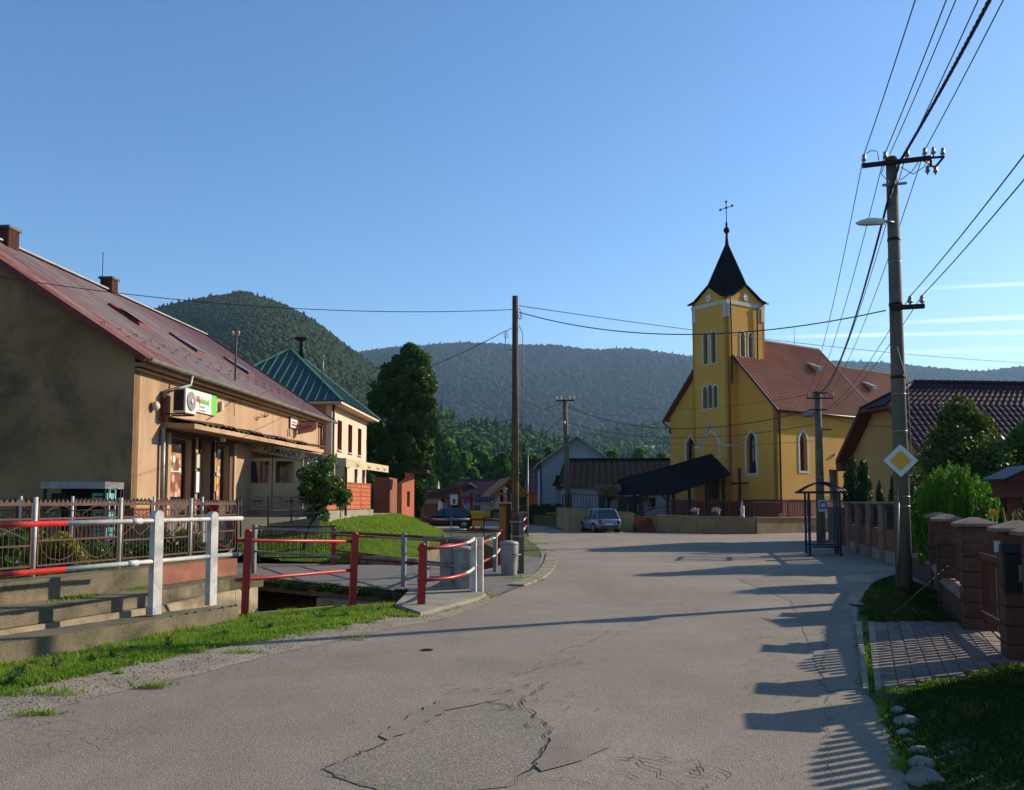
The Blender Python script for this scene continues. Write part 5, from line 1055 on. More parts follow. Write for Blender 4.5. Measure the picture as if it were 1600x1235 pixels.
# things hung on the wall
t = thing('air_conditioner', 'white air conditioner box hanging above the shop canopy, black grille on its side', 'air conditioner', SM @ Vector((.3, 1.5, 4.08)), SRZ)
f = MB(); f.cbox(0, .34, 0, .68, .03, .68, .012); f.build('body', 'acwhite', t)
f = MB(); f.box(.03, .29, -.008, 0, .08, .63); g_ = f.build('side_grille', 'blackmetal', t)
for k in range(9): f = MB(); f.box(.03, .29, -.02, -.008, .1 + k * .058, .115 + k * .058); f.build('slat', 'darkgrey', g_)
f = MB(); f.lathe((.34, .34, .36), [(.25, 0), (.255, .02), (.23, .022), (.1, .012), (.05, .03), (.04, .034)], 24, 'x'); f.build('fan', 'grey_print', t); f = MB(); f.lathe((.374, .34, .36), [(.07, 0), (.05, .01)], 12, 'x'); f.build('fan_hub', 'acwhite', t)
f = MB(); f.bar((-.3, .1, .0), (.32, .1, .0), .04); f.bar((-.3, .6, .0), (.32, .6, .0), .04); f.build('bracket', 'rustred', t)
t = thing('shop_sign', 'white and lime green shop sign with red and green lettering above the canopy', 'sign', SM @ Vector((.0, 2.6, 4.34)), SRZ)
f = MB(); f.box(.01, .06, 0, 2.35, 0, .62); f.build('board', 'signwhite', t)
f = MB(); vs = []
for k in range(9): a = k / 8; vs.append((.064, 2.35 - .42 - .05 * math.sin(math.pi * a) + .1, .62 * a))
f.add(vs + [(.064, 2.35, .62), (.064, 2.35, 0)], [tuple(range(11))]); f.build('green_field', 'green_print', t); f = MB(); f.add([(.064, 0, .62), (.064, .9, .62), (.064, .75, .53), (.064, 0, .50)], [(3, 2, 1, 0)]); f.build('green_field', 'green_print', t)
text('Môj', .25, 'red_print', (.062, .95, .36), (0, 1, 0), t, 'lettering', .002, bold=.004); text('obchod', .25, 'green_print', (.062, 1.48, .34), (0, 1, 0), t, 'lettering', .002, bold=.004, sx=.85)
text('Potraviny', .11, 'green_print', (.062, 1.3, .17), (0, 1, 0), t, 'lettering', .002); text('Otvorené denne', .07, 'grey_print', (.062, 1.3, .06), (0, 1, 0), t, 'lettering', .002)
f = MB()
for k in range(6): f.box(.062, .064, .5, .72 - .03 * (k % 3), .1 + k * .07, .12 + k * .07)
f.build('small_print', 'grey_print', t)['kind'] = 'stuff'
f = MB(); f.cbox(.0, .12, 5.25, 5.45, 4.55, 4.82, .02); tag(f.build('alarm_box', 'cream'), 'small cream alarm box on the wall right of the green shop sign', 'alarm box'); bpy.data.objects['alarm_box'].matrix_world = SM
p = onwall(403, 652); t = thing('wall_bracket', 'rusty forked iron bracket on the bare shop wall', 'bracket', SM @ p, SRZ); f = MB(); f.tube([(0, 0, 0), (.3, 0, .0)], .015, 5); f.tube([(.3, -.2, .1), (.28, 0, 0), (.3, .25, .12)], .018, 5); f.tube([(.1, -.1, .1), (.28, 0, 0), (.3, .1, .16)], .014, 5); f.build('bracket', 'rustred', t)
p = onwall(451, 668); t = thing('wall_sign', 'small white framed sign with red print high on the shop wall', 'sign', SM @ p, SRZ); f = MB(); f.box(.02, .06, 0, .95, -.03, .5); f.mi = 1; f.box(.06, .064, .05, .9, .02, .45); f.build('board', ['darkgrey', 'signwhite'], t); f = MB(); f.box(.066, .068, .15, .8, .08, .16); f.box(.066, .068, .2, .75, .2, .25); f.build('print', 'red_print', t)
f = MB(); f.lathe((.08, -.1, -.35), [(.03, 0), (.05, .05), (.03, .1), (.05, .15), (.03, .2), (.05, .25), (.02, .3)], 8); f.build('insulator', 'cream', t)
q0, q1 = A(466, 668, 35.0), A(497, 664, 35.0); t = thing('brewery_sign', 'red and pink lettered brewery sign sticking out from the shop wall', 'sign', q0, 0)
f = MB(); f.prism([(-.03, 0, -.28), (.56, 0, -.16), (.72, 0, -.04), (.72, 0, .2), (.0, 0, .18)], (0, .09, 0)); f.build('board', surf('sign_pink', '#b58a76', '#a67a68', .6, 3, 30, .1), t); text('Topvar', .24, 'red_print', (.29, 0, .02), (1, 0, 0), t, 'lettering', .002, slope=.1, bold=.006, sx=.8)
f = MB(); f.prism([(0.0, -.02, .2), (.72, -.02, .22), (.72, .12, .22), (0, .12, .2)], (0, 0, .03)); f.box(-.3, 0, .02, .06, .05, .1); f.build('bracket', 'blackmetal', t)
# loose cables on the wall
f = MB(); f.tube([onwall(322, 657) + Vector((.03, 0, 0)), onwall(364, 625) + Vector((.03, 0, 0)), onwall(410, 612) + Vector((.2, 0, 0))], .009, 4); f.tube([onwall(365, 626) + Vector((.03, 0, 0)), onwall(365, 650) + Vector((.03, 0, 0))], .009, 4); o = f.build('wall_cable', 'wire'); o.matrix_world = SM; tag(o, 'thin dark cable stapled slantwise across the beige shop wall', 'cable')

# awning and canvas panels of the pub terrace
aw = thing('awning', 'long beige awning of the pub terrace lettered in dark capitals', 'awning', (0, 0, 0))
YA, YB = 30.0, 35.1
TL_, TR_, BR_, BL_ = A(379, 690, YA), A(541, 717.5, YA), A(541, 730, YA), A(378, 702.5, YA); FR_, FB_ = A(607, 727, YB), A(607, 738, YB)
FR_.z = TR_.z - .03; FB_.z = BR_.z - .03
f = MB(); 
def thick(mb, pts, vec): mb.prism(pts, vec)
thick(f, [TL_, BL_, BR_, TR_], (0, .02, 0)); f.build('side_valence', 'canvas', aw)
f = MB(); vs = []; n_ = 24
for i in range(n_ + 1): t_ = i / n_; a, c = TR_.lerp(FR_, t_), BR_.lerp(FB_, t_); c = c + Vector((0, 0, .02 * abs(math.sin(i * 1.57)))); vs += [a, c]
f.add(vs, [(2 * i, 2 * i + 1, 2 * i + 3, 2 * i + 2) for i in range(n_)]); f.build('front_valence', 'canvas', aw)
BKa, BKb = SM @ Vector((.02, 8.0, 3.62)), SM @ Vector((.02, 13.5, 3.62))
f = MB(); nx_ = 6
for i in range(nx_):
    a0, a1 = TR_.lerp(FR_, i / nx_), TR_.lerp(FR_, (i + 1) / nx_); b0, b1 = BKa.lerp(BKb, i / nx_), BKa.lerp(BKb, (i + 1) / nx_); b0 = Vector((b0.x, b0.y, TL_.z)); b1 = Vector((b1.x, b1.y, TL_.z)); f.prism([a0, a1, b1, b0], (0, 0, -.02))
f.build('cover', 'canvas', aw)
mid = TL_.lerp(TR_, .49) * .5 + BL_.lerp(BR_, .49) * .5; slp = (TR_.z - TL_.z) / (TR_.x - TL_.x)
text('FURMANSKÝ  DVOR', .30, 'black_print', mid, (1, 0, 0), aw, 'lettering', .002, slope=slp, bold=.004, sx=.74)
md = TL_.lerp(TR_, .10) * .5 + BL_.lerp(BR_, .10) * .5; text('Topvar', .13, 'red_print', md, (1, 0, 0), aw, 'lettering', .002, slope=slp, sx=.9)
u_ = (FR_ - TR_).normalized()
for k, tt in enumerate((.24, .5, .72, .9)):
    c_ = TR_.lerp(FR_, tt) * .42 + BR_.lerp(FB_, tt) * .58; text('Topvar', .13, 'grey_print', c_, (u_.x, u_.y, 0), aw, 'lettering', .002, bold=.004)
for (px, Y) in ((555.5, 32.8), (567.5, 33.6)):
    p = A(px, 800, Y); f = MB(); f.bar((p.x, p.y, 1.3), (p.x, p.y, 2.96), .1); f.build('post', 'trim', aw)
f = MB(); p0 = TL_ + Vector((.1, .15, -.2)); f.bar(p0, p0 + Vector((0, 0, -2.1)), .08); f.bar((BR_.x, BR_.y, BR_.z), (BR_.x, BR_.y, 1.3), .07); f.build('post', 'brownwood', aw)
for k, (pa, pb) in enumerate(((377, 424), (426, 473), (475, 522), (524, 541))):
    a, c = A(pa, 760, 30.15), A(pb, 760, 30.15); t = thing('wind_panel', ['canvas wind panel with dark window and red brewery mark, nearest the shop door', 'canvas wind panel with dark window and red mark, second from the shop', 'canvas wind panel half hidden by the small tree', 'narrow canvas wind panel behind the tree at the terrace corner'][k], 'wind screen', (a.x, a.y, 0), 0, 'canvas wind panels under the awning')
    w_ = c.x - a.x; ztop = Zat(716, 30.15); zb_ = Zat(797, 30.15); wz0, wz1 = Zat(755, 30.15), Zat(721, 30.15)
    f = MB(); wallp(f, (0, 0, 0), (1, 0, 0), rect(0, w_, zb_, ztop), [rect(.09, w_ - .09, wz0, wz1)], .04); f.build('canvas', 'canvas', t)
    f = MB(); f.box(.09, w_ - .09, .015, .02, wz0, wz1); f.build('window', 'glass', t)
    f = MB(); f.bar((.0, .06, 1.28), (.0, .06, 3.4), .05); f.bar((0, .06, zb_ + .02), (w_, .06, zb_ + .02), .04); f.build('frame', 'brownwood', t)
    if w_ > .6:
        text('Topvar', .21, 'red_print', (w_ / 2, 0, Zat(783, 30.15)), (1, 0, 0), t, 'lettering', .002, bold=.005, sx=.85)
        f = MB(); cx_, cz_ = w_ / 2, Zat(783, 30.15)
        for s_ in (1, -1):
            pts = [(cx_ + .33 * math.cos(a_), -.008, cz_ + s_ * (.03 + .12 * math.sin(a_))) for a_ in [math.pi * (.12 + .76 * q / 8) for q in range(9)]]; f.tube(pts, .006, 4)
        f.build('emblem', 'grey_print', t)
# pale curtain shapes behind the clear windows, back wall
f = MB(); p = A(400, 740, 30.6); f.tube([(p.x - .25, p.y, 3.1), (p.x - .05, p.y, 2.6), (p.x + .05, p.y, 2.3)], [.05, .12, .2], 8); f.tube([(p.x + 1.5, p.y, 3.1), (p.x + 1.3, p.y, 2.6), (p.x + 1.2, p.y, 2.3)], [.05, .12, .2], 8); o = f.build('curtain', 'canvas'); tag(o, 'gathered pale curtain behind the clear windows of the pub terrace', 'curtain')
# orange boarded balustrade
bl = thing('terrace_balustrade', 'orange boarded balustrade along the front of the pub terrace', 'balustrade', (0, 0, 0)); e0, e1 = Vector((-5.95, 28.7, 0)), Vector((-5.42, 34.25, 0)); proto = None; L = (e1 - e0).length / 4
ang = math.atan2(e1.y - e0.y, e1.x - e0.x)
for s_ in range(4):
    for k in range(6):
        if proto is None:
            f = MB(); f.add([(0.03, 0, 0), (L - .03, 0, 0), (L - .03, 0, .15), (0.03, 0, .15), (.03, -.03, .01), (L - .03, -.03, .01), (L - .03, -.012, .145), (.03, -.012, .145)], [(4, 5, 6, 7), (0, 1, 5, 4), (3, 7, 6, 2), (0, 4, 7, 3), (1, 2, 6, 5)]); proto = f.build('board', 'orange', bl); o = proto
        else: o = clone(proto, (0, 0, 0), 0, bl)
        p = e0.lerp(e1, s_ / 4); o.location = (p.x, p.y, 1.5 + k * .152); o.rotation_euler = (0, 0, ang)
    f = MB(); p = e0.lerp(e1, s_ / 4); f.bar((p.x - .03, p.y, 1.28), (p.x - .03, p.y, 2.42), .06); f.build('post', 'brownwood', bl)
f = MB(); f.bar((e0.x, e0.y, 2.43), (e1.x, e1.y, 2.43), .09, .04); f.bar((e1.x, e1.y, 1.28), (e1.x, e1.y, 2.42), .06); f.build('handrail', 'orange', bl)
f = MB(); q = [(e0.x + .12, e0.y - .1), (e1.x + .12, e1.y + .1), (e1.x - 3.2, e1.y + 2), (e0.x - 2.5, e0.y + .6)]; f.prism([(x, y, 1.1) for x, y in q], (0, 0, .38)); o = f.build('terrace_slab', 'concrete_lt'); o['kind'] = 'structure'
# steel handrail of the ramp
hr = thing('ramp_handrail', 'grey tubular handrail along the ramp in front of the canvas panels', 'handrail', (0, 0, 0)); YH = 26.4
def hp(px, py, Y=26.4): return A(px, py, Y)
f = MB(); f.tube([hp(369, 785), hp(375, 777), hp(430, 776), hp(490, 777.5)], .028, 7); f.build('top_rail', 'galv', hr)
f = MB(); f.tube([hp(376, 793), hp(430, 792), hp(455, 790), hp(500, 789)], .02, 6); f.build('middle_rail', 'galv', hr); f = MB(); f.tube([hp(380, 806), hp(420, 807), hp(455, 803), hp(500, 801)], .02, 6); f.build('lower_rail', 'galv', hr)
for px, pb in ((376, 840), (419, 824), (455, 818), (488, 815)): f = MB(); f.tube([hp(px, 777), hp(px, pb)], .024, 6); f.build('post', 'rustfence', hr)
# the ramp itself
f = MB(); f.add([(-8.9, 26.9, .9), (-5.9, 27.6, 1.3), (-6.4, 29.6, 1.3), (-9.0, 29.6, 1.28), (-8.9, 26.9, .2), (-5.9, 27.6, .6)], [(0, 1, 2, 3), (4, 5, 1, 0)]); o = f.build('ramp', 'concrete_lt'); o['kind'] = 'structure'

# ================================================================ green-roofed house beyond
GH = thing('green_roof_house', 'two-storey pink house with green pyramid roof behind the shop', 'house', (-8.5, 42, 0), -math.atan(.03))
GX, GY, GZ = -6.4, 8.6, 6.45
f = MB(); wins = [rect(a, a + .95, 4.3, 5.75) for a in (1.3, 3.75, 6.2)]
wallp(f, (0, 0, 0), (0, 1, 0), rect(0, GY, 0, GZ), wins, .25); f.build('wall', 'pink', GH)
f = MB(); f.box(GX, -.25, 0, .25, 0, GZ); f.box(GX, -.25, GY - .25, GY, 0, GZ); f.box(GX, GX + .25, .25, GY - .25, 0, GZ); f.build('wall', surf('pink_wall_shaded', '#a08262', '#917456', .9, .8, 40, .2), GH)  # darker copy of the pink plaster: shade on these walls is in the colour
for w_ in wins:
    f = MB(); ya, yb = w_[0][0], w_[1][0]
    for (a, c, e, g_) in ((ya, yb, 4.3, 4.38), (ya, yb, 5.67, 5.75), (ya, ya + .08, 4.38, 5.67), (yb - .08, yb, 4.38, 5.67), ((ya + yb) / 2 - .04, (ya + yb) / 2 + .04, 4.38, 5.67)): f.box(-.2, -.13, a, c, e, g_)
    f.box(-.13, .01, yb - .012, yb - .002, 4.3, 5.75); f.box(-.13, .01, ya + .002, yb - .002, 5.738, 5.748)
    o = f.build('window', 'orange', GH); f = MB(); f.box(-.18, -.17, ya + .08, yb - .08, 4.38, 5.67); f.build('pane', 'glass', o); f = MB(); f.box(-.0, .1, ya - .05, yb + .05, 4.22, 4.28); f.build('sill', 'trim', o)
f = MB(); f.prism([(.0, 3.9, 3.55), (.28, 3.9, 3.85), (.33, 3.9, 3.82), (.0, 3.9, 3.48)], (0, .12, 0)); f.build('bracket', 'rustred', GH)
f = MB(); f.tube([(.08, .12, GZ), (.08, .12, 1)], .06, 7); f.build('downpipe', 'greenroof', GH)
f = MB(); f.box(GX - .5, .6, -.6, GY + .6, GZ - .12, GZ - .02); f.build('soffit', 'pink', GH)
apx = (GX / 2, GY / 2, Zat(545, 46.4)); f = MB(); cs4 = [(.65, -.65, GZ), (.65, GY + .65, GZ), (GX - .65, GY + .65, GZ), (GX - .65, -.65, GZ)]
f.add(cs4 + [apx], [(0, 1, 4), (1, 2, 4), (2, 3, 4), (3, 0, 4)])
f.build('roof', 'greenroof', GH)
def seams(mb, a, c, ap, sp, hgt=.05, w_=.05):
    a, c, ap = Vector(a), Vector(c), Vector(ap); L = (c - a).length; d = (c - a) / L; foot = (ap - a).dot(d); n = int(L / sp); nn = d.cross(ap - a).normalized(); nn = nn if nn.z > 0 else -nn
    for i in range(1, n):
        s_ = L * i / n; t_ = s_ / foot if s_ < foot else (L - s_) / (L - foot); up_ = (ap - (a + d * foot)) * t_; p = a + d * s_; mb.bar(p + nn * .02, p + up_ + nn * .02, w_, hgt, up=nn)
f = MB(); seams(f, cs4[3], cs4[0], apx, .42); seams(f, cs4[0], cs4[1], apx, .42); o = f.build('roof_seam', surf('seam_green', '#44746a', '#3c685f', .5, 2, 20, .1), GH); o['kind'] = 'stuff'
for c in (0, 1, 3): f = MB(); f.bar(cs4[c], apx, .16, .08); f.build('hip_cap', surf('hip_green%d' % c, '#3f6e5c', '#356050', .5, 2, 20, .1), GH)
f = MB(); f.lathe((apx[0] + .5, apx[1] + .3, apx[2] - .5), [(.16, 0), (.16, .5), (.1, .6), (.14, .7), (.14, .85), (.1, .9), (.42, 1.05), (.42, 1.1), (.1, 1.14)], 12); f.build('roof_vent', 'blackmetal', GH)
p = Vector((.65, -.65, GZ)).lerp(Vector(apx), .35); f = MB(); f.tube([p, p + Vector((0, 0, 1.25))], .03, 6); f.lathe(p + Vector((0, 0, 1.15)), [(.04, 0), (.07, .06), (.03, .14)], 7); f.build('antenna', 'galv', GH)
# salmon outbuilding left of and behind the big tree
sb = thing('salmon_building', 'low salmon building with a narrow window half behind the dark tree', 'building', (0, 0, 0)); f = MB()
a = A(577, 800, 40); c = A(628, 800, 41); e = A(607, 800, 41); f.box(a.x, e.x, 41.2, 44, 0, Zat(746, 41)); f.build('wall', surf('salmon_wall_shaded', '#85503e', '#744636', .9, 1, 40, .2), sb)  # tree shade put into the wall colour, darker than the coral pillar
f = MB(); wallp(f, (c.x, 40.9, 0), (.5, .866, 0), [(0, .0), (.95, 0), (.95, 3.1), (.55, 3.1), (.55, 2.85), (0, 2.6)], [rect(.4, .62, 1.55, 2.25)], .25); f.build('pillar', 'coral', sb); f = MB(); f.prism([(c.x + .12, 41.3, 1.55), (c.x + .25, 41.52, 1.55), (c.x + .25, 41.52, 2.25), (c.x + .12, 41.3, 2.25)], (-.02, .01, 0)); f.build('pane', 'glass', sb)
f = MB(); f.box(c.x + .3, c.x + 1.1, 41.4, 42.9, 3.12, 3.25); f.build('roof', 'maroon', sb)

# ================================================================ railings by the creek
def post(name, label, cat, loc, h, w_, mat, parent=None, rz=0., rnd=True, dx=.0):
    f = MB(); hh = w_ / 2; pts = [(-hh, 0, 0), (hh, 0, 0), (hh, 0, h - hh)] + [(hh * math.cos(a), 0, h - hh + hh * math.sin(a)) for a in (R(30), R(60), R(90), R(120), R(150))] + [(-hh, 0, h - hh)]
    f.prism([(x, -w_ * .35, z) for x, y, z in pts], (0, w_ * .7, 0)); o = f.build(name, mat, parent); o.location = loc; o.rotation_euler = (0, dx, rz); return o
def twocol(parts, pts, r, parent, name='rail', n=10):
    """rail split in painted lengths; parts: list of (t0, t1, mat)"""
    pts = [Vector(p) for p in pts]; L = [0]
    for a, c in zip(pts[:-1], pts[1:]): L.append(L[-1] + (c - a).length)
    def at(s_):
        s_ *= L[-1]
        for i in range(len(pts) - 1):
            if s_ <= L[i + 1] + 1e-6: return pts[i].lerp(pts[i + 1], (s_ - L[i]) / (L[i + 1] - L[i]))
    for (t0, t1, mt) in parts:
        q = [at(t0)] + [pts[i] for i in range(1, len(pts) - 1) if t0 < L[i] / L[-1] < t1] + [at(t1)]; f = MB(); f.tube(q, r, n); f.build(name, mt, parent)
# near white / red railing on the parapet
nr = thing('road_railing', 'white and red tubular railing with white posts on the parapet wall', 'railing', (0, 0, 0))
dW = Vector((.37, 1, 0)); pw1 = Vector((-4.83, 12.24, .24)); pw2 = Vector((-4.46, 13.4, .23))
post('post', '', '', pw1, 1.40, .145, 'white', nr, R(62), dx=0); post('post', '', '', pw2, 1.38, .14, 'white', nr, R(64), dx=0); post('post', '', '', (-7.9, 4.0, .25), 1.4, .16, 'white', nr, R(62))
def ln(z, s0, s1): return [(-4.83 + .37 * s0, 12.24 + s0, z), (-4.83 + .37 * s1, 12.24 + s1, z)]
for z_ in (1.5, .95): twocol([(0, .685, 'red'), (.685, 1, 'white')], [(-7.95, 3.8, z_)] + ln(z_, 0, 0)[:1] + [(-4.46, 13.4, z_), (-4.22, 14.05, z_)], .033, nr, n=12)
for z_, s_ in ((1.5, -.3), (.95, -.35)): f = MB(); a, c = ln(z_, s_ - .14, s_ + .02); f.tube([a, c], .042, 12); f.build('sleeve', 'white', nr)
# red railing at the road edge
rr_ = thing('road_railing', 'bright red railing with two thick posts guarding the creek opening', 'railing', (0, 0, 0))
P1, P2_, P3 = Vector((-4.12, 13.95, 0)), Vector((-2.68, 15.2, 0)), Vector((-1.5, 14.95, 0))
def rpost(p, h, parent, mat='red', r=.062, dx=0.):
    f = MB(); f.box(-.055, .055, -.055, .055, -.05, h - .04); f.lathe((0, 0, h - .045), [(.055, 0), (.05, .025), (.02, .045)], 10); o = f.build('post', mat, parent); o.location = p; o.rotation_euler = (0, dx, R(20)); return o
rpost(P1, 1.34, rr_, dx=R(1.5)); rpost(P2_, 1.25, rr_, dx=R(1.5))
for za, zb_ in ((1.16, 1.09), (.56, .61)): f = MB(); d_ = (P2_ - P1).normalized(); f.tube([P1 - d_ * .16 + Vector((0, 0, za)), P1 + Vector((0, 0, za)), P2_ + Vector((0, 0, zb_))], .028, 10); f.build('rail', 'red', rr_)
cr_ = thing('road_railing', 'curved red and white railing with a red post at the road bend', 'railing', (0, 0, 0)); rpost(P3, 1.08, cr_, dx=R(1))
cv = [(-1.56, 14.9), (-1.28, 14.98), (-1.02, 15.25), (-.86, 15.7), (-.77, 16.3), (-.73, 16.75), (-.72, 17.2)]
for z_, z2 in ((.98, 1.06), (.46, .52)): twocol([(0, .5, 'red'), (.5, 1, 'white')], [(x, y, z_ + (z2 - z_) * i / 6) for i, (x, y) in enumerate(cv)], .03, cr_)
for (x, y) in ((-.72, 17.05), (-.60, 17.25)): o = post('post', '', '', (x, y, .0), 1.08, .14, 'white', cr_, R(85))
# railing along the footbridge
fb = thing('bridge_railing', 'dull grey and dark red railing along the near edge of the footbridge', 'railing', (0, 0, 0)); a, c = Vector((-6.35, 22.2, 0)), Vector((-.78, 17.35, 0))
for z0, z1 in ((1.12, 1.03), (.55, .5)): twocol([(0, .46, 'galv'), (.46, .82, 'darkred'), (.82, 1, 'galv')], [a + Vector((0, 0, z0)), c + Vector((0, 0, z1))], .03, fb)
post('post', '', '', a, 1.2, .12, 'galv', fb, R(80)); q = a.lerp(c, .74); post('post', '', '', q, 1.12, .12, 'galv', fb, R(80))
f3 = thing('path_railing', 'thin dark red and white railing on the far side of the footbridge path', 'railing', (0, 0, 0)); a, c = Vector((-4.95, 25.0, 0)), Vector((-1.41, 18.5, 0))
for z0, z1 in ((.84, .96), (.42, .5)): twocol([(0, .45, 'darkred'), (.45, .85, 'galv'), (.85, 1, 'red')], [a + Vector((0, 0, z0)), c + Vector((0, 0, z1))], .022, f3)
rpost(a, 1.06, f3, 'red'); rpost(c, 1.08, f3, 'red'); q = a.lerp(c, .88); post('post', '', '', q, 1.0, .13, 'galv', f3, R(80))
f4 = thing('path_railing', 'short curved red and white railing between the bins and the notice board', 'railing', (0, 0, 0))
for z_, z2 in ((.86, .9), (.42, .45)): twocol([(0, .4, 'red'), (.4, 1, 'white')], [(-.78, 18.7, z_), (-.62, 20.5, z_), (-.42, 22.6, z_), (-.34, 25.0, z2)], .028, f4)
post('post', '', '', (-.42, 22.6, 0), 1.0, .13, 'galv', f4, R(80)); rpost(Vector((-.33, 25.2, 0)), 1.0, f4, 'red')
f5 = thing('road_railing', 'far red and white double railing in front of the parked dark car', 'railing', (0, 0, 0)); a, c = A(655, 830, 46.6), A(782, 830, 46.6)
for z0 in (.86, .32): twocol([(0, .2, 'darkred'), (.2, .62, 'galv'), (.62, 1, 'darkred')] if z0 > .5 else [(0, .3, 'darkred'), (.3, .58, 'galv'), (.58, 1, 'darkred')], [(a.x, a.y, z0), (c.x, c.y, z0)], .06, f5)
for px, mt in ((661, 'darkred'), (705, 'galv'), (756, 'blackmetal'), (781, 'darkred')): p = A(px, 830, 46.6); f = MB(); f.bar((p.x, p.y, -.1), (p.x, p.y, 1.02), .09 if mt == 'darkred' else .06); f.build('post', mt, f5)
f6 = thing('road_railing', 'small red and white railing right of the brown wooden pole', 'railing', (0, 0, 0)); p = A(816, 840, 40); q = A(822, 830, 50)
for z0 in (.9, .45): twocol([(0, .5, 'white'), (.5, 1, 'red')], [(p.x, p.y, z0), (q.x, q.y, z0)], .05, f6)
for k in (p, q): f = MB(); f.bar((k.x, k.y, 0), (k.x, k.y, 1.1), .09); f.build('post', 'darkred', f6)
# white mast near it
p = A(825, 840, 45); t = thing('mast', 'thin grey metal mast standing beside the wooden pole', 'mast', (p.x, p.y, 0)); f = MB(); f.tube([(0, 0, 0), (0, 0, 4.3)], .03, 7); f.build('pole', 'galv', t); f = MB(); f.bar((-.35, 0, 4.2), (.25, 0, 4.2), .06); f.build('crossarm', 'galv', t)
# black gate panel at the lawn
gp = thing('gate_panel', 'low black wrought iron gate panel in front of the lawn', 'gate', (-7.1, 25.3, 0)); L = 2.1
f = MB(); f.bar((0, 0, .2), (L, 0, .2), .03); f.bar((0, 0, 1.06), (L, 0, 1.06), .035); f.bar((0, 0, .1), (0, 0, 1.1), .04); f.bar((L, 0, .1), (L, 0, 1.1), .04); f.build('frame', 'blackmetal', gp); f = MB()
for i in range(1, 18): f.bar((i * L / 18, 0, .2), (i * L / 18, 0, .95 if i % 3 else 1.06), .014)
for x0, x1 in ((.1, .6), (.75, 1.4), (1.5, 2.0)): f.tube([(x0, 0, .85), (x0 + .05, 0, .93), (x1 - .05, 0, .93), (x1, 0, .85)], .01, 4)
f.build('bars', 'blackmetal', gp)['kind'] = 'stuff'

# ================================================================ garden fences
def gfence(label, pts, zt, zb, mats, seed, name='garden_fence', lattice=True):
    t = thing(name, label, 'fence', (0, 0, 0)); rsd = random.Random(seed)
    for i, p in enumerate(pts): f = MB(); f.tube([(p[0], p[1], zb - .15), (p[0] + .01, p[1], zt + (.08 if mats[i] == 'white' else .03))], .03 if mats[i] == 'white' else .024, 7); f.build('post', mats[i], t)
    for i, (p, q) in enumerate(zip(pts[:-1], pts[1:])):
        p, q = Vector((*p, 0)), Vector((*q, 0)); d = q - p; L = d.length; p = p + d * (.06 / L); q = q - d * (.06 / L); Zv = lambda z: Vector((0, 0, z)); f = MB()
        for z_ in (zt - .02, zt - .22, zb + .28 if i % 2 else zb + .34, zb): f.bar(p + Zv(z_), q + Zv(z_), .03, .025 if z_ < zt - .1 else .04)
        for k in (p, q): f.bar(k + Zv(zb), k + Zv(zt), .028)
        f.build('frame', 'rustfence', t); f = MB(); n = int(L / .085)
        for k in range(n): a = p.lerp(q, (k + .1) / n); c = p.lerp(q, (k + .9) / n); m_ = (a + c) / 2; f.add([a + Zv(zt), c + Zv(zt), m_ + Zv(zt + .055)], [(0, 1, 2)])
        o = f.build('zigzag_edge', 'rustfence', t); o['kind'] = 'stuff'; f = MB()
        if i % 2 == 0 or not lattice:
            for k in range(1, n): a = p.lerp(q, k / n); f.bar(a + Zv(zb), a + Zv(zt - .22), .011)
            for (u0, u1) in ((.02, .5), (.5, .98)):
                pts_ = [p.lerp(q, u0 + (u1 - u0) * j / 6) + Zv(zt - .2 + .16 * math.sin(math.pi * j / 6)) for j in range(7)]; f.tube(pts_, .008, 4)
                pts_ = [p.lerp(q, u0 + (u1 - u0) * (.5 + .5 * math.cos(a))) + Zv((zt + zb) / 2 - .08 + .3 * math.sin(a)) for a in [j * .5236 for j in range(13)]]; f.tube(pts_, .009, 4)
        else:
            for k in range(1, n): a = p.lerp(q, k / n); f.bar(a + Zv(zb), a + Zv(zt - .22), .010)
            for k in range(4): a = p.lerp(q, k / 4); c = p.lerp(q, (k + 1) / 4); f.bar(a + Zv(zb + .35), c + Zv(zt - .25), .012); f.bar(a + Zv(zt - .25), c + Zv(zb + .35), .012)
        o = f.build('bars', 'rustfence', t); o['kind'] = 'stuff'
    return t
gfence('brown spiked garden fence with white posts on the old wall above the creek', [(-8.6, 7.0), (-7.55, 9.6), (-6.53, 12.3), (-6.06, 13.9), (-5.58, 15.6), (-5.2, 17.0)], 1.74, .88, ['white', 'white', 'white', 'white', 'white', 'rustfence'], 1)
gfence('second brown garden fence standing behind the shrubs below the shop gable', [(-14.5, 17.4), (-12.6, 18.0), (-10.45, 19.1), (-9.45, 19.3), (-8.1, 20.3), (-7.35, 21.3)], 1.80, .95, ['white'] * 6, 2)
gfence('short run of brown fence turning back towards the shop door', [(-5.2, 17.0), (-6.1, 19.4), (-6.9, 21.7)], 1.74, .85, ['rustfence', 'rustfence', 'rustfence'], 3)
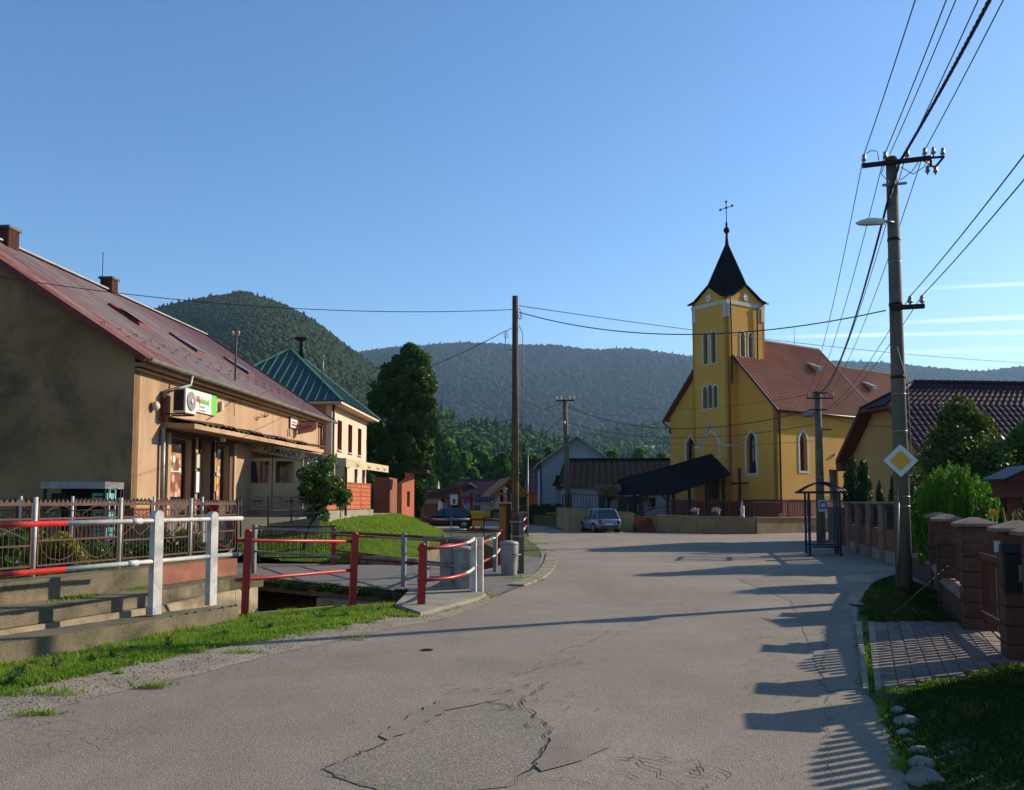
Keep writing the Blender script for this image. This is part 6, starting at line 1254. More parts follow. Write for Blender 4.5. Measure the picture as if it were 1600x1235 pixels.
# shrubs between the fences
sh = [((18, 868), 14.6, .45, 'leaf_mid'), ((48, 862), 14.9, .3, 'leaf_mid'), ((80, 850), 14.3, .38, 'leaf_autumn'), ((100, 872), 14.4, .4, 'leaf_autumn'), ((135, 872), 15.2, .35, 'leaf_mid'), ((165, 868), 16.0, .4, 'leaf_dark'), ((200, 866), 16.2, .35, 'leaf_mid'), ((228, 862), 16.8, .34, 'leaf_dark'), ((275, 842), 17.2, .36, 'leaf_mid'), ((255, 868), 17.0, .3, 'leaf_mid'), ((310, 866), 17.2, .25, 'leaf_mid'), ((345, 862), 18.0, .25, 'leaf_dark'), ((5, 850), 13.0, .4, 'leaf_mid')]
lab = ['broad green shrub at the left picture edge inside the fence', 'small green shrub left of the first white fence post', 'yellowish climbing shrub right of the first white post', 'reddish tinged low shrub below the yellow climber', 'low green shrub under the shelf rack', 'dark low shrub under the middle of the fence', 'green shrub before the second white fence post', 'dark shrub just right of the second white fence post', 'leafy shrub rising between the two white road posts', 'low green shrub behind the first white road post', 'small shrub behind the second white road post', 'small dark shrub near the end of the brown fence', 'shrub reaching up the fence at the picture edge']
for i, ((px, py), Y, r, mt) in enumerate(sh):
    p = A(px, py, Y); t = thing('shrub', lab[i], 'shrub', (p.x, p.y, .7), 0, 'shrubs behind the garden fence'); hz = max(.12, p.z - .7); cl = [((random.uniform(-r, r) * .9, random.uniform(-r, r) * .5, random.uniform(.05, hz + r * .3)), (r * .5, r * .45, r * .4)) for _ in range(9)]
    b = MB(); [b.tube([(0, 0, 0), (c_[0][0] * .5, c_[0][1] * .5, c_[0][2] * .6), c_[0]], [.012, .01, .004], 4) for c_ in cl[:6]]; b.build('stem', 'bark', t); leafcloud('foliage', cl, M[mt], 1500, .085, t, 20 + i, .7, .3)
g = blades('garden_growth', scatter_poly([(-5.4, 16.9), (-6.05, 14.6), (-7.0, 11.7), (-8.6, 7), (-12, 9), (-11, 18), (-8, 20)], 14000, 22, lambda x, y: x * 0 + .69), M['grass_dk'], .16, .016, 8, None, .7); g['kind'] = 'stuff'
# goods rack under a grey lid by the gable
rk = thing('goods_rack', 'open steel rack with grey lid standing against the dirty gable wall', 'rack', (0, 0, 0)); ra, rb = A(66, 800, 20.6), A(166, 800, 20.6); z0, z1 = .72, Zat(753, 20.6)
f = MB(); f.box(ra.x, rb.x, 20.5, 21.5, z1 - .16, z1); f.build('lid', 'darkgrey' if False else 'galv', rk)
for (x, y) in ((ra.x + .05, 20.6), (rb.x - .05, 20.6), (ra.x + .05, 21.4), (rb.x - .05, 21.4)): f = MB(); f.bar((x, y, z0), (x, y, z1 - .16), .05); f.build('leg', 'blackmetal', rk)
for z_ in (z0 + .15, z0 + .55, z0 + .95): f = MB(); f.box(ra.x + .05, rb.x - .05, 20.6, 21.4, z_, z_ + .03); f.build('shelf', 'darkgrey', rk)
f = MB(); f.box(ra.x, rb.x, 21.46, 21.5, z0, z1 - .16); f.build('back', 'blackmetal', rk)
lc = ['teal crate on the top shelf of the goods rack', 'teal crate on the middle shelf of the goods rack', 'teal crate on the lower shelf of the goods rack', 'black crate at the left of the goods rack', 'brown box on the lowest shelf of the goods rack', 'black crate in the middle of the goods rack']
for i, (u_, z_, mt) in enumerate(((.84, z0 + .98, 'teal'), (.86, z0 + .58, 'teal'), (.84, z0 + .18, 'teal'), (.2, z0 + .98, 'blackmetal'), (.62, z0 + .18, 'orange'), (.5, z0 + .58, 'blackmetal'))):
    x = ra.x + (rb.x - ra.x) * u_; t = thing('crate', lc[i], 'crate', (x, 20.95, z_), 0, 'crates on the goods rack'); f = MB(); f.box(-.17, .17, -.2, .2, 0, .02); [f.box(*q, 0, .26) for q in ((-.17, -.15, -.2, .2), (.15, .17, -.2, .2), (-.15, .15, -.2, -.18), (-.15, .15, .18, .2))]; f.build('body', mt, t); f = MB(); f.box(-.1, .1, -.215, -.2, .16, .2); f.build('grip', 'blackmetal', t)
ls = thing('bottle_rack', 'narrow white wire rack beside the goods rack at the gable corner', 'rack', A(168, 860, 20.3) * 1.0); ls.location.z = .7
f = MB(); f.bar((0, 0, 0), (0, 0, 1.35), .035); f.bar((0, .3, 0), (0, .3, 1.35), .03); f.build('upright', 'white', ls)
for k in range(6): f = MB(); f.bar((0, 0, .12 + k * .24), (.24, -.05, .16 + k * .24), .025); f.build('arm', 'white', ls)
p = A(345, 800, 22.8); t = thing('litter_bin', 'small red and yellow bin beside the shop door behind the fence', 'bin', (SM @ Vector((.75, 3.2, 0))).to_tuple()[:2] + (1.28,)); f = MB(); f.lathe((0, 0, 0), [(.14, 0), (.17, .45), (.18, .47)], 12); f.build('bin_body', 'red', t); f = MB(); f.lathe((0, 0, .47), [(.19, 0), (.15, .05), (.05, .07)], 12); f.build('lid', 'blackmetal', t)

# ================================================================ waste bins
def bin_(label, x, y, h=.9, r=.22, rz=0):
    t = thing('dustbin', label, 'dustbin', (x, y, .014), rz, 'round zinc dustbins'); f = MB(); f.lathe((0, 0, 0), [(r * .86, 0), (r * .88, .02), (r, h - .1), (r * 1.02, h - .08)], 20); f.build('body', 'binmetal', t)
    f = MB(); f.lathe((0, 0, h - .085), [(r * 1.06, 0), (r * 1.06, .03), (r * .9, .06), (r * .3, .085)], 20); f.build('lid', 'binmetal', t); f = MB(); f.tube([(-r * .5, -r * .95, h * .62), (-r * .5, -r * 1.25, h * .6), (r * .5, -r * 1.25, h * .6), (r * .5, -r * .95, h * .62)], .012, 5); f.build('handle', 'galv', t)
    f = MB(); f.bar((r * .72, -r * .62, .1), (r * .8, -r * .68, h - .1), .025); f.build('guide', 'galv', t); return t
bin_('zinc dustbin behind the curved railing, the left of the pair', -1.22, 18.1, .9, .235, 0); bin_('zinc dustbin behind the curved railing, the right of the pair', -.93, 17.72, .88, .225, .5); bin_('single pale zinc dustbin at the foot of the wooden pole', -.07, 21.6, .82, .215, .9)

# ================================================================ notice board with little roof
nb = thing('notice_board', 'brown wooden notice board under its own honey coloured gable roof', 'notice board', A(789, 860, 28.2) * 1.0, R(-78)); nb.location.z = 0
for y_ in (-.55, .55): f = MB(); f.bar((0, 0, 0), (0, 0, 0), .1) if False else f.bar((y_, 0, 0), (y_, 0, 2.15), .1); f.build('post', 'brownwood', nb)
f = MB(); f.box(-.6, .6, -.07, .07, .3, 1.72); f.build('board', 'brownwood', nb); f = MB(); f.box(-.62, .62, -.16, .16, 1.7, 1.76); f.build('top_ledge', 'galv', nb)
f = MB(); f.box(-.5, .5, -.085, -.07, .42, 1.62); f.build('panel', 'honeywood', nb)
for s_ in (-1, 1): f = MB(); f.prism([(-.8, 0, 2.46), (.8, 0, 2.46), (.8, s_ * .62, 1.92), (-.8, s_ * .62, 1.92)], (0, 0, .045)); f.build('roof_slope', 'honeywood', nb)
for x_ in (-.55, .55): f = MB(); f.bar((x_, 0, 2.4), (x_, -.5, 1.98), .06); f.bar((x_, 0, 2.4), (x_, .5, 1.98), .06); f.bar((x_, -.45, 2.0), (x_, .45, 2.0), .06); f.build('truss', 'honeywood', nb)

# ================================================================ the small tree on the lawn
p = A(474, 866, 26.6); base = Vector((p.x, p.y, float(lawnz(np.array(p.x), np.array(p.y))))); yt = thing('young_tree', 'small round leafy tree on the lawn before the canvas panels', 'tree', base); rs2 = random.Random(5)
c0 = A(503, 762, 26.6) - base; cl = []
for i in range(64):
    d = Vector((rs2.gauss(0, 1), rs2.gauss(0, 1), rs2.gauss(0, 1))).normalized() * rs2.uniform(.4, .95); cl.append(((c0.x + d.x * .86, c0.y + d.y * .8, c0.z + d.z * .82), (.17, .17, .15)))
cl += [((c0.x - .55, 0, c0.z + .42), (.24, .2, .2)), ((c0.x + .25, 0, c0.z + .82), (.2, .2, .16)), ((c0.x + .75, 0, c0.z - .3), (.2, .2, .25)), ((c0.x - .3, 0, c0.z - .75), (.2, .2, .2)), ((c0.x + .1, 0, c0.z - .82), (.18, .2, .2))]
f = MB(); f.tube([(0, 0, -.05), (.06, 0, .35), (.2, 0, .75), (.42, 0, 1.1), (c0.x, 0, c0.z - .1)], [.055, .048, .042, .038, .02], 9)
for i in range(14): c_ = Vector(rs2.choice(cl)[0]); s_ = Vector((.42, 0, 1.1)).lerp(Vector((c0.x, 0, c0.z)), rs2.uniform(0, .6)); f.tube([s_, s_.lerp(c_, .5) + Vector((0, 0, .05)), c_], [.022, .014, .005], 5)
f.build('trunk', 'bark', yt); leafcloud('crown', cl, M['leaf_fruit'], 7600, .095, yt, 3, .6, .5)

# ================================================================ the big dark tree
p = A(622, 800, 57); base = Vector((p.x, p.y, 0)); bt = thing('linden_tree', 'tall dark broadleaf tree behind the pub terrace', 'tree', base); rs2 = random.Random(9); cl = []
outl = [(790, 22, 40), (765, 36, 46), (745, 48, 52), (715, 58, 57), (690, 62, 60), (665, 62, 62), (640, 60, 62), (615, 54, 60), (600, 46, 58), (588, 36, 57), (575, 22, 54), (560, 4, 42), (548, -6, 30), (541, -12, 24)]
sc_ = 57 / F
for i in range(420):
    k = rs2.uniform(0, len(outl) - 1.01); a, c = outl[int(k)], outl[int(k) + 1]; f_ = k - int(k); y_ = a[0] + (c[0] - a[0]) * f_; l_, r_ = a[1] + (c[1] - a[1]) * f_, a[2] + (c[2] - a[2]) * f_; cxm = (r_ - l_) / 2; hw_ = (r_ + l_) / 2
    th = rs2.uniform(0, 6.28); q = rs2.uniform(.4, .88) ; x_ = (cxm + math.cos(th) * hw_ * q) * sc_; yy = math.sin(th) * hw_ * q * sc_ * .9; z_ = Zat(y_, 57); s_ = rs2.uniform(.25, .47) * (1 if hw_ > 25 else .6); cl.append(((x_, yy, z_), (s_, s_, s_ * 1.15)))
f = MB(); f.tube([(0, 0, 0), (.05, 0, 1.2), (.2, 0, 4), (.35, 0, 8)], [.26, .22, .14, .03], 10)
for i in range(24): c_ = Vector(rs2.choice(cl)[0]); s_ = Vector((.2, 0, rs2.uniform(1.2, 5))); f.tube([s_, s_.lerp(c_, .5), c_], [.06, .04, .01], 5)
f.build('trunk', 'bark', bt); leafcloud('crown', cl, M['leaf_dark'], 88000, .19, bt, 8, .65, .4)
# ================================================================ RIGHT SIDE: block pillars, walls, gate
bvars = []
for k in range(4):
    rk_ = random.Random(40 + k); f = MB(); w_, h_ = .185, .2
    for (ax, sg) in ((0, -1), (0, 1), (1, -1), (1, 1)):
        g_ = []
        for j in range(4):
            for i in range(6):
                u_ = -w_ + 2 * w_ * i / 5; v_ = .005 + (h_ - .01) * j / 3; e_d = 0 if i in (0, 5) or j in (0, 3) else rk_.uniform(.0, .011); d_ = sg * (w_ + e_d - (.008 if j in (0, 3) or i in (0, 5) else 0)); u_ *= .985; g_.append((u_, d_, v_) if ax == 1 else (d_, u_, v_))
        fl = [(j * 6 + i, j * 6 + i + 1, (j + 1) * 6 + i + 1, (j + 1) * 6 + i) for j in range(3) for i in range(5)]
        if (ax == 1 and sg == 1) or (ax == 0 and sg == -1): fl = [q[::-1] for q in fl]
        f.add(g_, fl)
    f.add([(-.17, -.17, h_ - .006), (.17, -.17, h_ - .006), (.17, .17, h_ - .006), (-.17, .17, h_ - .006)], [(0, 1, 2, 3)])
    o = f.build('block', 'block'); me_ = o.data; bpy.data.objects.remove(o); bvars.append(me_)
def piece(name, me, parent, loc, rz=0.):
    o = bpy.data.objects.new(name, me); C.objects.link(o); o.parent = parent; o.location = loc; o.rotation_euler = (0, 0, rz); return o
capm = MB(); capm.add([(-.26, -.26, 0), (.26, -.26, 0), (.26, .26, 0), (-.26, .26, 0), (-.26, -.26, .04), (.26, -.26, .04), (.26, .26, .04), (-.26, .26, .04), (-.05, -.05, .12), (.05, -.05, .12), (.05, .05, .12), (-.05, .05, .12)], [(0, 3, 2, 1), (0, 1, 5, 4), (1, 2, 6, 5), (2, 3, 7, 6), (3, 0, 4, 7), (4, 5, 9, 8), (5, 6, 10, 9), (6, 7, 11, 10), (7, 4, 8, 11), (8, 9, 10, 11)])
o = capm.build('cap', 'cap'); cap_me = o.data; bpy.data.objects.remove(o)
PF = [(4.15, 2.9), (4.7, 5.75), (5.2, 8.75), (5.62, 10.0), (6.32, 12.3), (7.5, 15.5), (9.0, 19.0), (10.3, 23.0)]
plab = ['split-face block pillar furthest outside the picture near the camera', 'split-face block pillar just outside the right picture edge', 'block pillar cut by the right picture edge, its cap lowest', 'block pillar with the black letter box, beside the gate', 'block pillar at the far side of the garden gate', 'second block pillar beyond the gate', 'third block pillar beyond the gate', 'fourth block pillar beyond the gate, by the bright conifer']
fang = [math.atan2(PF[min(i + 1, 7)][1] - PF[max(i - 1, 0)][1], PF[min(i + 1, 7)][0] - PF[max(i - 1, 0)][0]) for i in range(8)]
for i, (x, y) in enumerate(PF):
    t = thing('fence_pillar', plab[i], 'pillar', (x, y, 0), fang[i], 'split-face block pillars of the garden fence')
    for k in range(7): piece('block', bvars[(i * 3 + k * 2) % 4], t, (0, 0, .0 + k * .203), (k % 4) * math.pi / 2)
    piece('cap', cap_me, t, (0, 0, 1.425))
def picket_panel(label, a, c, z0, z1, arch, board=.082, gap=.058, base=.4, name='picket_panel', cat='fence', mat='brownwood', bk=True):
    a, c = Vector((*a, 0)), Vector((*c, 0)); d = (c - a); L = d.length; d /= L; a = a + d * .25; c = c - d * .25; L -= .5; t = thing(name, label, cat, a, math.atan2(d.y, d.x))
    n = max(3, round(L / (board + gap))); board = L / n - gap; proto = {}
    for k in range(n):
        u_ = (k + .5) / n; top = z1 + arch * math.sin(math.pi * u_); key = round(top, 3)
        if key not in proto: f = MB(); h = key - z0; f.prism([(-board / 2, 0, 0), (board / 2, 0, 0), (board / 2, 0, h - .02), (.0, 0, h + .01), (-board / 2, 0, h - .02)], (0, .013, 0)); o = f.build('picket', mat, t); proto[key] = o.data
        else: o = piece('picket', proto[key], t, (0, 0, 0))
        o.location = (L * u_, -.03, z0)
    for z_ in (z0 + .15, min(1.16, z1 - .05)): f = MB(); f.box(0, L, -.0, .045, z_ - .04, z_ + .04); f.build('rail', mat, t)
    if base:
        f = MB(); f.box(-.03, L + .03, -.13, .13, 0, base - .05); f.build('base_wall', 'block', t); f = MB(); f.prism([(-.03, -.17, base - .05), (-.03, .17, base - .05), (-.03, .12, base + .02), (-.03, -.12, base + .02)], (L + .06, 0, 0)); f.build('coping', 'cap', t)
    return t
picket_panel('picket panel with arched top between the pillars nearest the camera', PF[0], PF[1], .48, 1.2, .27)
picket_panel('picket panel with arched top just outside the right picture edge', PF[1], PF[2], .48, 1.2, .27)
picket_panel('brown slatted garden gate with arched top', PF[3], PF[4], .14, 1.1, .3, .105, .075, base=0, name='garden_gate', cat='gate')
picket_panel('short picket wicket between the two nearest visible block pillars', PF[2], PF[3], .14, 1.05, .12, base=0, name='wicket', cat='gate')
for i in range(4, 7):
    picket_panel(['brown board panel just beyond the garden gate', 'brown board panel between second and third pillar beyond the gate', 'brown board panel between third and fourth pillar beyond the gate'][i - 4], PF[i], PF[i + 1], .5, 1.18, .05, .1, .02, .45)
# letter box on the pillar
lb = thing('letter_box', 'black letter box hanging on the block pillar at the right edge', 'letter box', Vector((5.42, 9.74, .78)) , fang[3] + math.pi / 2); f = MB(); f.cbox(-.12, .12, -.02, .1, 0, .44, .02); f.build('body', 'blackmetal', lb); f = MB(); f.prism([(-.14, -.03, .43), (-.14, .15, .43), (-.14, .12, .50), (-.14, .0, .52)], (.28, 0, 0)); f.build('hood', 'blackmetal', lb); f = MB(); f.box(-.08, -.02, .1, .105, .12, .3); f.build('plate', 'galv', lb)
f = MB(); f.box(-.03, .03, 0, .03, 0, .12); o = f.build('house_number', 'signwhite'); o.location = (5.40, 10.03, 1.2); o.rotation_euler = (0, 0, fang[3] + math.pi / 2); tag(o, 'small pale plate high on the gate side of the block pillar', 'plate')
# far section: brick base with latticed concrete pillars
fw_ = [(10.62, 24.4), (11.05, 26.6), (11.55, 28.8), (12.0, 30.9), (12.4, 32.9)]
bf_ = thing('brick_fence', 'brick fence with pale stone columns and dark gaps behind the bus shelter', 'fence', (0, 0, 0))
for i in range(4):
    a, c = Vector((*fw_[i], 0)), Vector((*fw_[i + 1], 0)); d = (c - a).normalized(); n = Vector((-d.y, d.x, 0)); f = MB(); f.prism([a + n * .1, c + n * .1, c - n * .1, a - n * .1], (0, 0, .35)); f.build('footing', 'concrete_lt', bf_)
    f = MB(); f.prism([a + n * .07 + Vector((0, 0, .35)), c + n * .07 + Vector((0, 0, .35)), c - n * .07 + Vector((0, 0, .35)), a - n * .07 + Vector((0, 0, .35))], (0, 0, .6)); f.build('wall', 'brick', bf_)
    f = MB(); L = (c - a).length
    for r_ in range(8):
        x_ = -.13 * (r_ % 2)
        while x_ < L - .02:
            x0, x1 = max(0, x_) + .006, min(L, x_ + .26) - .006
            if x1 > x0 + .03: p, q = a + d * x0 + n * .07, a + d * x1 + n * .07; f.add([p + Vector((0, 0, .358 + r_ * .075)), q + Vector((0, 0, .358 + r_ * .075)), q + Vector((0, 0, .358 + r_ * .075 + .065)), p + Vector((0, 0, .358 + r_ * .075 + .065))] + [s__ + n * .014 for s__ in (p + Vector((0, 0, .358 + r_ * .075)), q + Vector((0, 0, .358 + r_ * .075)), q + Vector((0, 0, .358 + r_ * .075 + .065)), p + Vector((0, 0, .358 + r_ * .075 + .065)))], [(4, 7, 6, 5), (0, 4, 5, 1), (1, 5, 6, 2), (2, 6, 7, 3), (3, 7, 4, 0)])
            x_ += .26
    o = f.build('bricks', 'brick', bf_); o['kind'] = 'stuff'
    f = MB(); p, q = a + Vector((0, 0, 1.66)), c + Vector((0, 0, 1.66)); f.bar(p, q, .1, .05); f.bar(a + Vector((0, 0, 1.0)), c + Vector((0, 0, 1.0)), .06, .05); f.build('rail', 'darkwood', bf_); f = MB()
    for k in range(1, 16): s__ = a.lerp(c, k / 16); f.bar(s__ + Vector((0, 0, 1.0)), s__ + Vector((0, 0, 1.64)), .035)
    f.build('slats', 'darkwood', bf_)['kind'] = 'stuff'
for i, (x, y) in enumerate(fw_):
    f = MB(); 
    for r_ in range(9): f.cbox(x - .17 + .008 * (r_ % 2), x + .17 - .008 * (r_ % 2), y - .17, y + .17, .0 + r_ * .19, .18 + r_ * .19, .01)
    f.build('column', 'cap', bf_)['kind'] = 'stuff'; f = MB(); f.box(x - .24, x + .24, y - .24, y + .24, 1.71, 1.77); f.build('column_cap', 'concrete_lt', bf_)
f = MB(); f.box(11.12, 11.14, 27.0, 27.25, .5, 1.15); 
t = thing('wooden_fence', 'reddish brown board fence between bus shelter and brick fence', 'fence', (12.45, 33.2, 0), math.atan2(5, 1.0)); f = MB()
for k in range(26): f = MB(); f.box(k * .2, k * .2 + .185, -.012 * (k % 2), .02, .1, 1.55); f.build('board', 'soffit', t)

# ================================================================ driveway, drain, banks
DQ = [P2(1366, 978), P2(1505, 973), (6.55, 12.9), (5.5, 9.5), P2(1580, 1040), P2(1470, 1066), P2(1375, 1084)]
dr = sheet('driveway', DQ, .018, 'soil'); pv_me = []
for k in range(3):
    f = MB(); f.cbox(-.098, .098, -.078, .078, 0, .035, .008); o = f.build('paving_stone', surf('paver_tone%d' % k, ['#8a7666', '#82695c', '#7c6f66'][k], ['#77675a', '#6e584e', '#6c625b'][k], .95, 4, 60, .5, '#5c5047', .4, 4)); pv_me.append(o.data); bpy.data.objects.remove(o)
ux = Vector((DQ[6][0] - DQ[0][0], DQ[6][1] - DQ[0][1], 0)).normalized(); uy = Vector((-ux.y, ux.x, 0)); o0 = Vector((*DQ[0], 0)); cnt = 0; an_ = math.atan2(ux.y, ux.x)
for i in range(-2, 34):
    for j in range(-2, 26):
        p = o0 + ux * (i * .2 + (.1 if j % 2 else 0)) + uy * (j * .16 + .08)
        if inside((p.x, p.y), DQ) and cnt < 460: cnt += 1; o = piece('paving_stone', pv_me[rs.randint(0, 3)], dr, (p.x, p.y, .006 + rs.uniform(0, .007)), an_ + rs.uniform(-.015, .015)); o.rotation_euler.x = rs.uniform(-.02, .02)
sheet('gate_apron', [(5.75, 10.3), (6.45, 12.2), (8.2, 12.6), (7.6, 9.6)], .03, 'sidewalk')
for (xa, xb) in ((1337, 1346), (1356, 1366)):
    a0, a1 = Vector((*P2(xa, 976), 0)), Vector((*P2(xb, 976), 0)); b0, b1 = Vector((*P2(xa + 12, 1085), 0)), Vector((*P2(xb + 12, 1085), 0))
    for k in range(5):
        q = [a0.lerp(b0, k / 5), a1.lerp(b1, k / 5), a1.lerp(b1, (k + .985) / 5), a0.lerp(b0, (k + .985) / 5)]; f = MB(); f.prism([v_ + Vector((0, 0, -.02)) for v_ in q][::-1], (0, 0, .065)); o = f.build('kerb_stone', 'sidewalk', dr)
P = []
for k in range(60): t_ = rs.rand(); p = G(1351 + 12 * t_, 982 + 100 * t_); q = rs.normal(0, .03, (40, 2)); P.append(np.c_[p.x + q[:, 0], p.y + q[:, 1] * 3, np.zeros(40) + .01])
g = blades('drain_grass', np.concatenate(P), M['grass'], .05, .007, 31, None, .7); g['kind'] = 'stuff'
gr_ = thing('drain_grate', 'small iron drain grate at the road edge before the dark grass', 'drain grate', G(1347, 947)); f = MB(); f.box(-.16, .16, -.14, .14, .006, .02); f.build('frame', 'crack', gr_); 
for k in range(6): f = MB(); f.box(-.15 + k * .053, -.125 + k * .053, -.13, .13, .02, .04); f.build('bar', 'galv', gr_)
BANK = [P2(1343, 962), P2(1352, 930), P2(1366, 912), P2(1395, 902), (8.2, 17.3), (7.2, 15.4), (6.2, 12.5), P2(1505, 973), P2(1366, 977)]
def bankz(x, y): 
    d = seg_d(x, y, BANK + [BANK[0]]); return .012 + .24 * np.clip(d / .7, 0, 1)
def mound(name, poly, zf, step, mat):
    P_ = np.array([p[:2] for p in poly]); xs_ = np.arange(P_[:, 0].min() - step, P_[:, 0].max() + step, step); ys_ = np.arange(P_[:, 1].min() - step, P_[:, 1].max() + step, step); XX, YY = np.meshgrid(xs_, ys_); idx = np.arange(XX.size).reshape(XX.shape); ff = [(idx[j, i], idx[j, i + 1], idx[j + 1, i + 1], idx[j + 1, i]) for j in range(len(ys_) - 1) for i in range(len(xs_) - 1) if inside((xs_[i] + step / 2, ys_[j] + step / 2), poly)]
    o = fast(name, np.stack([XX, YY, zf(XX, YY)], -1).reshape(-1, 3), ff, M[mat], None, None, True); o['kind'] = 'structure'; return o
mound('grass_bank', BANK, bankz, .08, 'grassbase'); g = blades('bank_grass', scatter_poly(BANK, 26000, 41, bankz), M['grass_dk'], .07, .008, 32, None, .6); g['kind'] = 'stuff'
LR = [P2(1388, 1098), P2(1420, 1085), P2(1500, 1066), P2(1590, 1045), (5.3, 9.0), (4.7, 5.7), (4.1, 2.8), (3.0, 2.5), P2(1470, 1300), P2(1440, 1232), P2(1405, 1180), P2(1382, 1130)]
def lrz(x, y): d = seg_d(x, y, LR + [LR[0]]); return .012 + .10 * np.clip(d / .5, 0, 1)
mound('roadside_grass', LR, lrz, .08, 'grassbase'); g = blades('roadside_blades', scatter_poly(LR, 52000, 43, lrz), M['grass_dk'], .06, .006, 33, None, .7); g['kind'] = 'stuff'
P = []
for k in range(70): t_ = rs.rand(); p = G(1380 + 210 * t_, 1092 - 46 * t_ + rs.normal(0, 3)); q = rs.normal(0, .05, (40, 2)); P.append(np.c_[p.x + q[:, 0], p.y + q[:, 1], np.zeros(40) + .02])
for k in range(40): t_ = rs.rand(); p = G(1385 + 35 * t_ , 1100 + 110 * t_); q = rs.normal(0, .05, (30, 2)); P.append(np.c_[p.x + q[:, 0], p.y + q[:, 1], np.zeros(30) + .01])
g = blades('edge_tufts', np.concatenate(P), M['grass'], .06, .006, 34, None, .7); g['kind'] = 'stuff'
rl = ['dark stone at the corner of the paved drive, first of the row', 'flat pale stone, second in the row along the road edge', 'rounded whitish stone, third in the row of edge stones', 'small stone tucked under the rounded whitish one', 'grey speckled stone, fifth of the row', 'flat light stone lying in the grass beside the row', 'large pale stone with a split top near the bottom edge', 'large pale stone at the bottom picture edge', 'small brown stone half sunk beside the paved drive']
for i, (px, py, s_) in enumerate(((1396, 1100, .10), (1403, 1118, .08), (1418, 1137, .10), (1414, 1152, .07), (1424, 1166, .06), (1436, 1182, .08), (1440, 1204, .10), (1446, 1226, .11), (1382, 1096, .08))):
    p = G(px, py); v, fc = ICO[2]; r_ = np.random.RandomState(i); V = v * (1 + r_.normal(0, .07, (len(v), 1))) * np.array([s_ * 1.1, s_ * .9, s_ * .62]); o = fast('edge_stone', V, fc, M['rock'] if i not in (0, 8) else M['soil'], None, None, True); o.location = (p.x, p.y, s_ * .3); o.rotation_euler = (0, 0, i * 1.3); tag(o, rl[i], 'stone', 'stones along the road edge')
# unseen hedge added behind the near pickets to shade the roadside grass
shade_hedge = thing('hedge', 'unseen hedge added behind the near picket panels as shade for the grass', 'hedge', (5.0, 5.8, 0)); f = MB(); [f.tube([(-.0 + k * .1, -2.6 + k * .55, 0), (.0 + k * .1, -2.6 + k * .55, .7)], .02, 5) for k in range(10)]; f.build('stem', 'bark', shade_hedge)
leafcloud('foliage', [((-.5 + .054 * k, -2.9 + k * .3, .58), (.26, .3, .62)) for k in range(20)], M['leaf_dark'], 42000, .09, shade_hedge, 44, .7)

# ================================================================ bus shelter
bs = thing('bus_shelter', 'small blue steel bus shelter with arched roof and glass sides', 'bus shelter', G(1266, 869), R(-14))
W_, L_, H_ = .95, 1.7, 2.08
for (x, y) in ((0, 0), (0, .35), (W_, 0), (W_, L_), (0, L_), (W_, L_ / 2)): f = MB(); f.bar((x, y, 0), (x, y, H_), .07 if (x, y) != (0, .35) else .045); f.build('post', 'blue', bs)
arc = [(-.28 + (W_ + .48) * i / 10, H_ + .02 + .3 * math.sin(math.pi * i / 10)) for i in range(11)]
f = MB(); f.bar((-.3, 0, H_), (W_ + .22, 0, H_), .06); f.bar((-.3, L_, H_), (W_ + .22, L_, H_), .06); f.bar((-.3, -.1, H_), (-.3, L_ + .1, H_), .06); f.bar((W_ + .25, -.1, H_), (W_ + .25, L_ + .1, H_), .06); [f.tube([(x, y_, z) for x, z in arc], .03, 6) for y_ in (-.05, L_ / 2, L_ + .05)]; f.build('frame', 'blue', bs)
f = MB(); vs = [(x, y, z + .03) for y in (-.15, L_ + .15) for x, z in arc]; f.add(vs, [(i, i + 1, 12 + i, 11 + i) for i in range(10)]); mg = NT('clear_shelter_panel'); mg.col(hx('#5c686c')); mg.p.inputs['Roughness'].default_value = .05; mg.p.inputs['Alpha'].default_value = .10; M['clearp'] = mg.m; f.build('roof_sheet', 'clearp', bs)
for (a, c) in (((W_, .05), (W_, L_ / 2 - .05)), ((W_, L_ / 2 + .05), (W_, L_ - .05)), ((.4, L_), (W_ - .05, L_)), ((.45, 0), (W_ - .05, 0))): f = MB(); f.prism([(a[0], a[1], .35), (c[0], c[1], .35), (c[0], c[1], H_ - .12), (a[0], a[1], H_ - .12)], (.008, .008, 0)); f.build('glass_panel', 'clearp', bs)
f = MB(); f.bar((.1, 0, .3), (W_, 0, .3), .05); f.bar((0.0, L_, .3), (W_, L_, .3), .05); f.bar((W_, 0, .3), (W_, L_, .3), .05); f.build('lower_rail', 'blue', bs)
for k in range(3): f = MB(); f.box(W_ - .45 + k * .13, W_ - .34 + k * .13, .1, L_ - .1, .45, .48); f.build('bench_slat', 'blue', bs)
f = MB(); f.box(-.12, .14, -.14, .5, .0, .02); f.build('foot_plate', 'darkgrey', bs)

